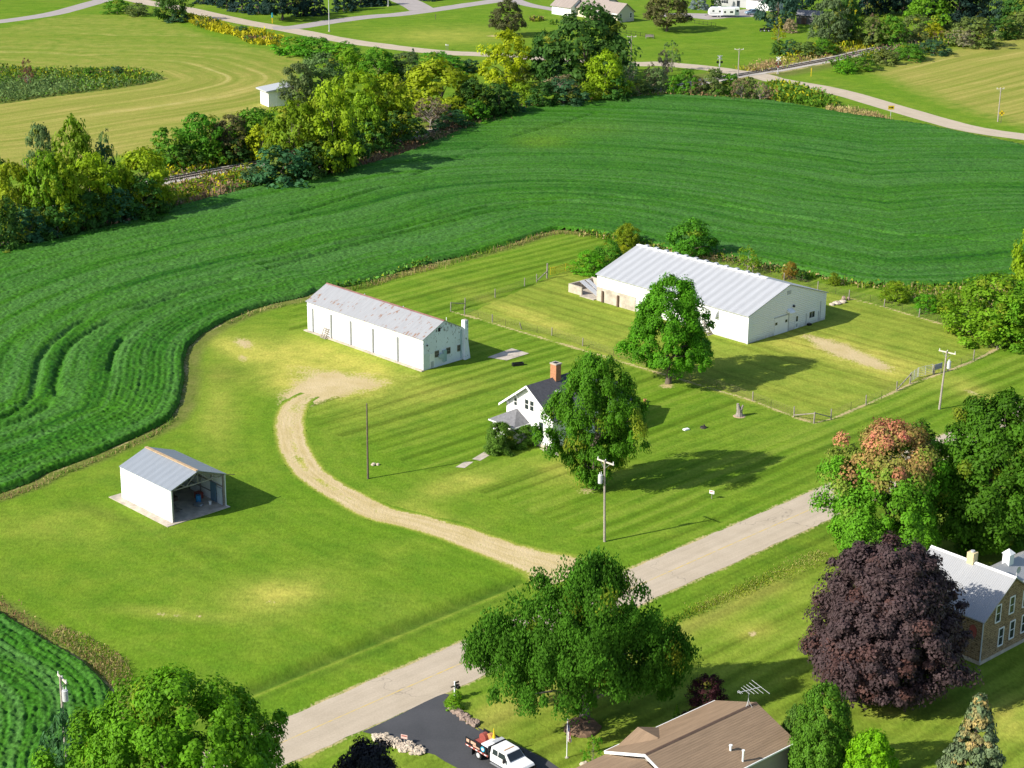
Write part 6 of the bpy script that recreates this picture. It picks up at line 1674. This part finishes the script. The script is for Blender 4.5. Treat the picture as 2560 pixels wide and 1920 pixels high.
def truck():
    a = G('t', 362, 772); d = G('t', 760, 905) - G('t', 570, 790)
    yaw = math.atan2(d[1], d[0]); yaw = (yaw + R(-45.5)) / 2
    f = np.array([math.cos(yaw), math.sin(yaw)]); l = np.array([-f[1], f[0]])
    b = a + l * .95
    t = thing('work_truck', 'white crew-cab work truck with black flatbed sides parked on asphalt driveway', 'truck', (*b, .02), yaw)
    t.scale = (.92, .92, .92)
    W = .98
    # cab and bonnet: one body, closed profile pulled across
    prof = [(1.55, .55), (1.55, 1.25), (1.62, 1.98), (1.78, 2.06), (3.35, 2.04), (3.55, 1.98), (4.22, 1.38), (5.35, 1.22), (5.52, 1.05), (5.55, .55)]
    mb = MB(); n = len(prof); V = []
    for s in (-1, 1):
        for x, z in prof: V.append((x, s * (W - max(0, (z - 1.3)) * .20), z))
    mb.add(V, [tuple(range(n)), tuple(range(2 * n - 1, n - 1, -1))] + [(i, (i + 1) % n, n + (i + 1) % n, n + i) for i in range(n)])
    body = mb.build('body', M['truck_white'], t, bevel=.035)
    def side(x0, x1, z0, z1, sh, m, nm, par, off=.006):
        for s in (-1, 1):
            P = [(x0, z0), (x1, z0), (x1 - sh, z1), (x0 + .03, z1)]
            MB().prism([(x, s * (W - max(0, (z - 1.3)) * .20 + off), z) for x, z in P], (0, s * .012, 0)).build(nm, M[m], par)
    side(1.85, 2.50, 1.36, 1.86, .02, 'glass', 'side_window', t)
    side(2.62, 3.85, 1.36, 1.86, .42, 'glass', 'side_window', t)
    for x in (2.55, 3.75):
        side(x, x + .02, .62, 1.33, 0, 'steel', 'door_seam', t, .003)
    for x in (2.38, 3.45): side(x, x + .16, 1.16, 1.22, 0, 'black', 'door_handle', t, .01)
    # windscreen and rear window follow the cab slopes
    def scr(xa, za, xb, zb, wa, wb, nm, e):
        MB().hexa([(xa, -wa, za), (xa, wa, za), (xb, wb, zb), (xb, -wb, zb), (xa + e, -wa, za + abs(e)), (xa + e, wa, za + abs(e)), (xb + e, wb, zb + abs(e)), (xb + e, -wb, zb + abs(e))]).build(nm, M['glass'], t)
    scr(4.16, 1.435, 3.60, 1.935, .86, .78, 'windscreen', .03)
    MB().box(1.515, 1.545, -.7, .7, 1.35, 1.85).build('rear_window', M['glass'], t)
    MB().box(5.56, 5.64, -.62, .62, .68, 1.06).build('grille', M['black'], t)
    g = MB().box(5.58, 5.82, -1.0, 1.0, .42, .66)
    for y in (-.75, -.3, .3, .75): g.bar((5.78, y, .5), (5.78, y, 1.2), .06)
    g.bar((5.78, -.95, 1.2), (5.78, .95, 1.2), .07); g.bar((5.78, -.95, .9), (5.78, .95, .9), .06)
    g.build('bumper_guard', M['black'], t)
    for s in (-1, 1):
        MB().box(5.57, 5.63, s * .8 - .14, s * .8 + .14, .80, 1.08).build('headlight', M['glass'], t)
        MB().box(3.55, 3.72, s * 1.16 - .12, s * 1.16 + .12, 1.22, 1.55).bar((3.6, s * .95, 1.3), (3.62, s * 1.1, 1.35), .05).build('mirror', M['black'], t)
        MB().box(1.7, 4.0, s * 1.04 - .12, s * 1.04 + .12, .40, .46).build('running_board', M['steel'], t)
    MB().box(3.0, 3.1, -.6, .6, 2.06, 2.09).build('cab_lamps', M['orange_paint'], t)
    MB().box(-1.5, 5.4, -.45, .45, .42, .62).build('chassis', M['black'], t)
    # flatbed with side boards
    MB().box(-1.65, 1.45, -1.12, 1.12, .95, 1.05).build('bed', M['steel_dark'], t)
    for s in (-1, 1):
        p = MB().box(-1.65, 1.25, s * 1.12 - .04, s * 1.12 + .04, 1.06, 1.75).build('side_board', M['black'], t)
        yo = s * 1.166
        def patch(x0, x1, z0, z1, m, nm): MB().box(x0, x1, min(yo, yo + s * .01), max(yo, yo + s * .01), z0, z1).build(nm, M[m], p)
        patch(-1.5, -1.12, 1.32, 1.62, 'pale_orange', 'lettering'); patch(-.9, -.2, 1.36, 1.64, 'pale_orange', 'lettering'); patch(-.6, .3, 1.16, 1.32, 'pale_orange', 'lettering')
        MB().tube((.75, yo, 1.42), (.75, yo + s * .012, 1.42), .26, n=18).build('emblem', M['blue_sign'], p)
        MB().tube((.75, yo + s * .013, 1.42), (.75, yo + s * .02, 1.42), .14, n=18).build('emblem_centre', M['white_paint'], p)
        MB().box(-1.65, 1.45, s * 1.145 - .03, s * 1.145 + .03, .88, 1.05).build('side_rail', M['red_paint'], t)
        for k in range(5): MB().box(-1.5 + k * .62, -1.2 + k * .62, min(s * 1.177, s * 1.186), max(s * 1.177, s * 1.186), .93, 1.01).build('reflector', M['white_paint'], t)
        MB().box(-1.0, -.5, s * .95 - .16, s * .95 + .16, .30, .8).build('mud_flap', M['black'], t) if False else None
        MB().box(-.72, -.69, s * .95 - .25, s * .95 + .25, .22, .9).build('mud_flap', M['black'], t)
    MB().box(1.38, 1.46, -1.1, 1.1, 1.06, 1.95).build('headboard', M['black'], t)
    MB().box(.25, 1.2, -.9, .95, 1.06, 1.75).build('tool_box', M['truck_white'], t, bevel=.04)
    MB().box(.9, 1.36, -.2, 1.05, 1.76, 1.98).build('roof_box', M['grey_metal'], t)
    MB().tube((-.7, .1, 1.5), (-.7, .6, 1.5), .46, n=16).build('hose_reel', M['red_paint'], t)
    MB().tube((-.15, .45, 1.62), (-.15, .85, 1.62), .40, n=16).build('hose_reel', M['orange_paint'], t)
    MB().box(-1.3, .2, -.7, .9, 1.06, 1.2).build('pump_frame', M['red_paint'], t)
    MB().tube((.35, .6, 1.75), (.35, .6, 2.1), .17, .12, 8).tube((.35, .6, 2.1), (.3, .62, 2.75), .10, .03, 8).build('cone', M['yellow_paint'], t)
    for x, y in ((0, -.82), (0, .82)): wheel(t, x, y, .42, .48, -1 if y < 0 else 1)
    for x, y in ((4.72, -.86), (4.72, .86)): wheel(t, x, y, .42, .28, -1 if y < 0 else 1)
M['pale_orange'] = plain('pale_orange_lettering', (.60, .36, .26), .5, .2)
M['blue_sign'] = plain('bright_blue_disc', (.05, .40, .62), .4, .1)
truck()

def caravan():
    b = G('p3', 470, 218); e = G('p3', 868, 222); d = e - b; L = 9.6
    t = thing('caravan', 'long white travel trailer with slide-out parked before the grey house', 'caravan', (*b, 0), math.atan2(d[1], d[0]) + R(4))
    prof = [(0, .75), (-.15, 1.4), (.1, 2.3), (.7, 2.95), (1.4, 3.1), (L, 3.05), (L, .65), (1.2, .6)]
    MB().prism([(x, 0, z) for x, z in prof], (0, 2.5, 0)).build('body', M['truck_white'], t)
    MB().box(4.0, 8.0, -.85, -.004, .9, 2.8).build('slide_out', M['truck_white'], t)
    for x, z, w, h in ((.9, 1.75, .6, .5), (3.0, 1.6, .6, .55), (8.6, 1.75, .8, .7)): MB().box(x, x + w, -.03, -.005, z, z + h).build('window', M['glass'], t)
    for x, w in ((4.5, .6), (6.4, 1.0)): MB().box(x, x + w, -.88, -.855, 1.5, 2.1).build('window', M['glass'], t)
    MB().box(.2, 3.98, -.02, -.004, 1.25, 1.4).build('stripe', M['grey_metal'], t)
    MB().box(3.0, 3.8, .6, 1.4, 3.12, 3.35).build('roof_unit', M['white_paint'], t)
    for x in (2.6, 3.5): wheel(t, x, .14, .36, .24, -1)
    MB().bar((-.1, 1.25, .65), (-1.3, 1.25, .5), .14).build('tow_bar', M['black'], t)
caravan()

def suv():
    b = G('p3', 1010, 183)
    t = thing('parked_suv', 'blue-grey sport utility car parked beside the caravan', 'car', (*b, 0), R(200))
    prof = [(-2.2, .45), (-2.25, 1.05), (-2.0, 1.72), (-.2, 1.8), (.6, 1.7), (1.2, 1.12), (2.3, .98), (2.42, .45)]
    mb = MB(); n = len(prof); V = []
    for s in (-1, 1):
        for x, z in prof: V.append((x, s * (.96 - max(0, z - 1.05) * .25), z))
    mb.add(V, [tuple(range(n)), tuple(range(2 * n - 1, n - 1, -1))] + [(i, (i + 1) % n, n + (i + 1) % n, n + i) for i in range(n)])
    mb.build('body', M['blue_car'], t, bevel=.05)
    for s in (-1, 1):
        MB().prism([(x, s * (.97 - max(0, z - 1.05) * .25), z) for x, z in ((-1.9, 1.12), (.95, 1.12), (.5, 1.6), (-1.8, 1.62))], (0, s * .015, 0)).build('side_window', M['glass'], t)
        for x in (-1.4, 1.5): wheel(t, x, s * .86, .36, .22, s)
        MB().box(2.36, 2.44, s * .7 - .15, s * .7 + .15, .7, .88).build('headlight', M['white_paint'], t)
    MB().hexa([(1.17, -.8, 1.16), (1.17, .8, 1.16), (.64, .75, 1.68), (.64, -.75, 1.68), (1.21, -.8, 1.19), (1.21, .8, 1.19), (.68, .75, 1.71), (.68, -.75, 1.71)]).build('windscreen', M['glass'], t)
suv()

def small_trailer():
    t = thing('garden_trailer', 'small black garden tractor with cart on the lawn below the pine', 'tractor', (*G('p3', 1180, 396), 0), R(185))
    MB().box(-1.5, .1, -.6, .6, .45, .55).box(-1.5, -1.44, -.6, .6, .55, .95).box(-1.5, .1, -.6, -.54, .55, .95).box(-1.5, .1, .54, .6, .55, .95).build('cart', M['black'], t)
    MB().box(.5, 1.9, -.38, .38, .4, .95).build('bonnet', M['black'], t); MB().box(.35, .75, -.25, .25, .96, 1.35).build('seat', M['black'], t)
    for x, y, r in ((-.7, -.66, .3), (-.7, .66, .3), (.6, -.5, .35), (.6, .5, .35), (1.7, -.45, .22), (1.7, .45, .22)): wheel(t, x, y, r, .18, -1 if y < 0 else 1)
small_trailer()

def black_fence(label, a, b, n, h=1.2):
    a = np.asarray(a); b = np.asarray(b); t = thing('fence', label, 'fence', (*a, 0)); d = b - a
    for k in range(n + 1):
        o = link(bpy.data.objects.new('post', post_mesh(h, .05, 'black')), t); o.location = (*(d * k / n), 0)
    mb = MB()
    for z in (.25, h - .1): mb.bar((0, 0, z), (*d, z), .05, .05)
    m = int(np.hypot(*d) / .6)
    for k in range(m): q = d * (k + .5) / m; mb.bar((*q, .15), (*q, h), .02, .02)
    mb.build('pickets', M['black'], t)
black_fence('thin black garden fence behind the pole on the lawn of the long cream house', G('v', 1070, 425), G('v', 1560, 510), 8)
black_fence('black garden fence beside the large bronze-tinted tree', G('p3', 235, 290), G('p3', 548, 335), 6)
simple('garden_bench', 'small dark bench frame with white cap on the fenced lawn', 'bench', MB().box(-1.2, 1.2, -.3, .3, .45, .55).box(-1.2, 1.2, .25, .32, .55, 1.1).box(-1.15, -1.0, -.25, .25, 0, .45).box(1.0, 1.15, -.25, .25, 0, .45), 'grey_wood', G('v', 1495, 505), .1)

# ------------------------------------------------------------------ rough grass, weeds, flowers
def scatter_poly(poly, dens, g):
    poly = np.asarray(poly); lo = poly.min(0); hi = poly.max(0); n = int((hi - lo).prod() * dens)
    P = lo + g.random((n, 2)) * (hi - lo)
    return P[in_poly(P, poly)]
def scatter_line(line, w, dens, g, off=0.0):
    L = resample(line, 1.0); T = np.gradient(L, axis=0); T /= np.hypot(T[:, 0], T[:, 1])[:, None]; Nn = np.c_[T[:, 1], -T[:, 0]]
    n = int(len(L) * 2 * w * dens); i = g.integers(0, len(L), n)
    ww = w * (.6 + .8 * vnoise(L[:, 0] * .12, L[:, 1] * .12, 31))
    return L[i] + Nn[i] * (off + ww[i] * g.normal(size=n) * .5)[:, None] + T[i] * (g.random(n) - .5)[:, None] * 1.2

def weeds(name, label, cat, P, h, pal, seed, leafy=.4, bw=.075, patch=.12):
    """upright blades and loose leaves; pal: (colour, weight), the colour drifts in patches"""
    g = np.random.default_rng(seed); n = len(P)
    cols = np.array([c for c, w in pal]); ws = np.array([w for c, w in pal], float); cw = np.cumsum(ws / ws.sum())
    nz = .65 * vnoise(P[:, 0] * patch, P[:, 1] * patch, seed) + .35 * g.random(n)
    nz = (np.argsort(np.argsort(nz)) + .5) / n
    ci = np.minimum(np.searchsorted(cw, nz), len(cols) - 1)
    hh = (h[0] + (h[1] - h[0]) * g.random(n)) * (.6 + .8 * vnoise(P[:, 0] * .2, P[:, 1] * .2, seed + 1))
    lf = g.random(n) < leafy
    a = g.random(n) * 6.283; t = np.c_[np.cos(a), np.sin(a), np.zeros(n)]
    lean = np.c_[g.normal(size=(n, 2)) * .28, np.ones(n)] * hh[:, None]
    base = np.c_[P, np.zeros(n)]; z = np.where(lf, hh * (.35 + .65 * g.random(n)), 0); base[:, 2] = z
    up = np.where(lf[:, None], unit(g.normal(size=(n, 3)) + np.array([0, 0, .4])) * (bw * 2.2), lean)
    wv = t * np.where(lf, bw * 1.3, bw * .6)[:, None]
    V = np.stack([base - wv, base + wv, base + up + wv * .35, base + up - wv * .35], 1).reshape(-1, 3)
    V[:, 2] = np.maximum(V[:, 2], .005)
    c = cols[ci] * (.7 + .6 * g.random((n, 1)))
    me = np_mesh(name, V, np.arange(4 * n).reshape(n, 4), M['blades'], None, {'col': np.c_[c, np.ones(n)]})
    return tag(link(bpy.data.objects.new(name, me)), label, cat, kind='stuff')
TAN, STRAW, RUST, GRN, DGRN, YEL, YG, BRN = (.36, .27, .12), (.44, .37, .15), (.28, .17, .085), (.085, .19, .012), (.050, .115, .02), (.42, .39, .012), (.22, .28, .018), (.23, .16, .10)
g_ = np.random.default_rng(5)
near_w = SOY_NEAR[1:11]
weeds('dry_grass', 'dry tan grass strip along the soybean edge behind the open shed', 'dry grass', scatter_line(pts('b1', (-300, 1650), (0, 1565), (200, 1500), (400, 1410), (600, 1325), (850, 1215), (1000, 1140), (1110, 1060)), .7, 14, g_), (.15, .5), [(TAN, 3), (RUST, 1.5), (STRAW, 1), (GRN, 4)], 11, .35)
weeds('dry_grass', 'dry tan grass strip curving toward the far corner of the long shed', 'dry grass', scatter_line(pts('b1', (1480, 432), (1600, 380), (1750, 335), (1965, 300)), .6, 14, g_), (.15, .5), [(STRAW, 2), (TAN, 2), (GRN, 4)], 12, .35)
weeds('dry_grass', 'tall tan grass band between soybeans and mown strip above the long shed', 'dry grass', scatter_line(pts('b2', (60, 228), (200, 190), (400, 130), (600, 80), (800, 20)) + pts('a2', (950, 1625), (1150, 1570), (1300, 1520), (1420, 1500), (1560, 1505)), 1.0, 14, g_), (.3, .9), [(TAN, 4), (RUST, 1.5), (STRAW, 1), (YG, 2), (GRN, 4)], 13, .35)
weeds('weeds', 'bright green weeds on soybean side of the tall tan grass', 'weeds', scatter_line(pts('b2', (-40, 205), (200, 165), (400, 100), (560, 55)), .9, 7, g_), (.5, 1.2), [((.12, .30, .04), 3), (YG, 1), (GRN, 2)], 14, .9, .2)
weeds('weeds', 'mixed green and tan weeds behind the largest barn', 'weeds', scatter_line(pts('a2', (1560, 1505), (1700, 1515), (1850, 1550), (2000, 1600), (2212, 1640)) + pts('b3', (300, 30), (480, 65), (700, 112), (850, 140)), 2.2, 11, g_), (.35, 1.0), [(GRN, 5), (YG, 2), (TAN, 2), (STRAW, 1), (DGRN, 2)], 15, .6, .16)
weeds('dry_grass', 'wide band of tan and green weeds outside the paddock fence', 'weeds', scatter_poly(pts('b3', (830, 125), (1000, 160), (1200, 190), (1400, 205), (1700, 200), (2212, 160), (2300, 520), (1750, 440), (1640, 330), (1500, 280), (1250, 215), (1000, 190)), 9, g_), (.35, 1.0), [(TAN, 2), (STRAW, 1), (YG, 3), (GRN, 5)], 16, .45, .16)
weeds('dry_grass', 'brown and straw weeds bordering the lower left soybeans', 'dry grass', scatter_line(pts('c1', (-200, 460), (0, 605), (150, 700), (280, 785), (400, 850)), .9, 14, g_), (.15, .55), [(RUST, 3), (TAN, 3), (GRN, 1)], 17, .25)
weeds('dry_grass', 'tall pale weed clump ending beside the bottom left maple', 'dry grass', scatter_poly(pts('c1', (330, 790), (400, 735), (460, 770), (560, 800), (700, 870), (820, 960), (860, 1090), (720, 1130), (640, 1040), (520, 940), (430, 870)), 60, g_), (.12, .55), [(TAN, 4), (STRAW, 2), (YG, 2), (GRN, 3), (RUST, 1.5)], 18, .3, .06)
weeds('weeds', 'weedy island of green plants and goldenrod in the cut hay field', 'weeds', scatter_poly(ISLAND, 4.5, g_), (.4, 1.3), [((.13, .21, .06), 6), (GRN, 4), (DGRN, 1), (YG, 2), (YEL, .3), (BRN, .2)], 19, .7, .24, .05)
weeds('goldenrod', 'bright yellow goldenrod bank beside the far road at top left', 'goldenrod', scatter_poly(pts('p1', (300, 190), (380, 165), (620, 225), (790, 290), (1000, 320), (1260, 370), (1240, 450), (1090, 440), (930, 420), (780, 345), (600, 310), (420, 260)), 4.5, g_), (.9, 1.9), [(YEL, 7), ((.40, .36, .02), 3), (DGRN, 2.5), (RUST, .7)], 20, .6, .32, .12)
weeds('goldenrod', 'yellow goldenrod along the rails below the dark thicket', 'goldenrod', scatter_poly(pts('a1', (1050, 1110), (1300, 1030), (1500, 985), (1660, 985), (1650, 1030), (1350, 1090), (1060, 1150)), 6, g_), (.7, 1.5), [(YG, 3), (YEL, 3), (BRN, 2), (GRN, 2)], 21, .6, .26, .1)
weeds('weeds', 'yellow-green weeds between the rails and soybean field at left', 'weeds', scatter_poly(pts('a1', (1080, 1215), (1300, 1140), (1600, 1085), (1700, 1130), (1600, 1215), (1350, 1250), (1100, 1330), (900, 1380)), 6, g_), (.6, 1.3), [(YG, 4), (YEL, 1.5), (GRN, 3), (RUST, 2), (BRN, 1)], 22, .6, .26, .08)
weeds('brush', 'dead reddish brush on the bank below the yellow trees', 'brush', scatter_line(pts('a2', (40, 1085), (200, 1040), (400, 965), (600, 890), (800, 820), (980, 765)), 3.2, 8, g_), (.4, 1.1), [(RUST, 4), (BRN, 4), (TAN, 2), (DGRN, 1)], 23, .25, .2)
weeds('goldenrod', 'patch of goldenrod and green weeds at right end of the brush', 'goldenrod', scatter_poly(pts('a3', (520, 560), (640, 535), (780, 570), (900, 610), (1010, 660), (1000, 695), (850, 690), (700, 665), (560, 650)), 7, g_), (.7, 1.9), [(GRN, 5), (YEL, 1.0), (YG, 2.5), ((.10, .24, .03), 3), (RUST, .6)], 24, .7, .28, .1)
weeds('dry_grass', 'pale dry grass tip between soybeans and the far road', 'dry grass', scatter_poly(pts('a3', (960, 680), (1100, 685), (1250, 730), (1370, 775), (1300, 780), (1100, 745), (930, 705)), 9, g_), (.4, .9), [(TAN, 4), (STRAW, 3), (GRN, 1)], 25, .2, .18)
weeds('goldenrod', 'goldenrod and weeds on the upper side of the rails at top right', 'goldenrod', scatter_poly(pts('a3', (600, 350), (720, 320), (950, 290), (1220, 255), (1230, 290), (1000, 330), (850, 370), (700, 375)), 5, g_), (.7, 1.9), [(YEL, 3), (YG, 3), (GRN, 3), (DGRN, 2)], 26, .7, .3, .1)
weeds('dry_grass', 'dry brownish grass along the railway bank at top right', 'dry grass', scatter_line(pts('a3', (480, 460), (700, 400), (900, 355), (1200, 305), (1500, 255), (1720, 215)), 3.6, 5, g_, off=-1.5), (.4, 1.0), [(TAN, 3), (RUST, 3), (STRAW, 1.5), (YG, 2), (YEL, .8)], 27, .3, .22)
weeds('weeds', 'green and brown weeds hedging the hay field along the rails', 'weeds', scatter_line(pts('a3', (1010, 430), (1150, 400), (1300, 362), (1500, 320), (1700, 285), (1950, 240)), 3.8, 5, g_), (.8, 1.9), [(GRN, 4), (BRN, 2.5), (DGRN, 3), (YG, 2)], 28, .7, .3, .1)
weeds('dry_grass', 'unmown straw-coloured grass strip below the road near the purple tree', 'dry grass', scatter_line(pts('c3', (-150, 740), (50, 660), (300, 545), (550, 440), (750, 350), (920, 275)), 1.3, 60, g_), (.05, .20), [((.36, .35, .10), 4), (YG, 5), (GRN, 3)], 29, .0, .07)
weeds('weeds', 'undergrowth along the field edge under the railway trees', 'weeds', scatter_line(pts('a1', (0, 1590), (300, 1545), (600, 1470), (850, 1415)) + pts('a1', (1700, 1180), (2000, 1150), (2212, 1090)), 2.2, 5, g_), (.4, 1.2), [(DGRN, 4), (GRN, 2), (BRN, 2), (RUST, 1)], 30, .6, .25)
weeds('weeds', 'undergrowth along the field edge right of the brown bank', 'weeds', scatter_line(pts('a2', (1000, 745), (1250, 690), (1500, 662), (1800, 638), (2100, 618)) + pts('a3', (100, 618), (300, 634), (550, 650)), 1.8, 5, g_), (.4, 1.2), [(GRN, 3), (TAN, 2), (DGRN, 3), (RUST, 1)], 33, .6, .25)
weeds('flower_bed', 'low oval flower bed on the lawn left of the long cream house', 'flower bed', scatter_poly(pts('p2', (1870, 225), (1930, 205), (2010, 210), (2040, 225), (1980, 240), (1900, 240)), 10, g_), (.3, .9), [(DGRN, 3), (RUST, 2), (YG, 2)], 34, .8, .3)
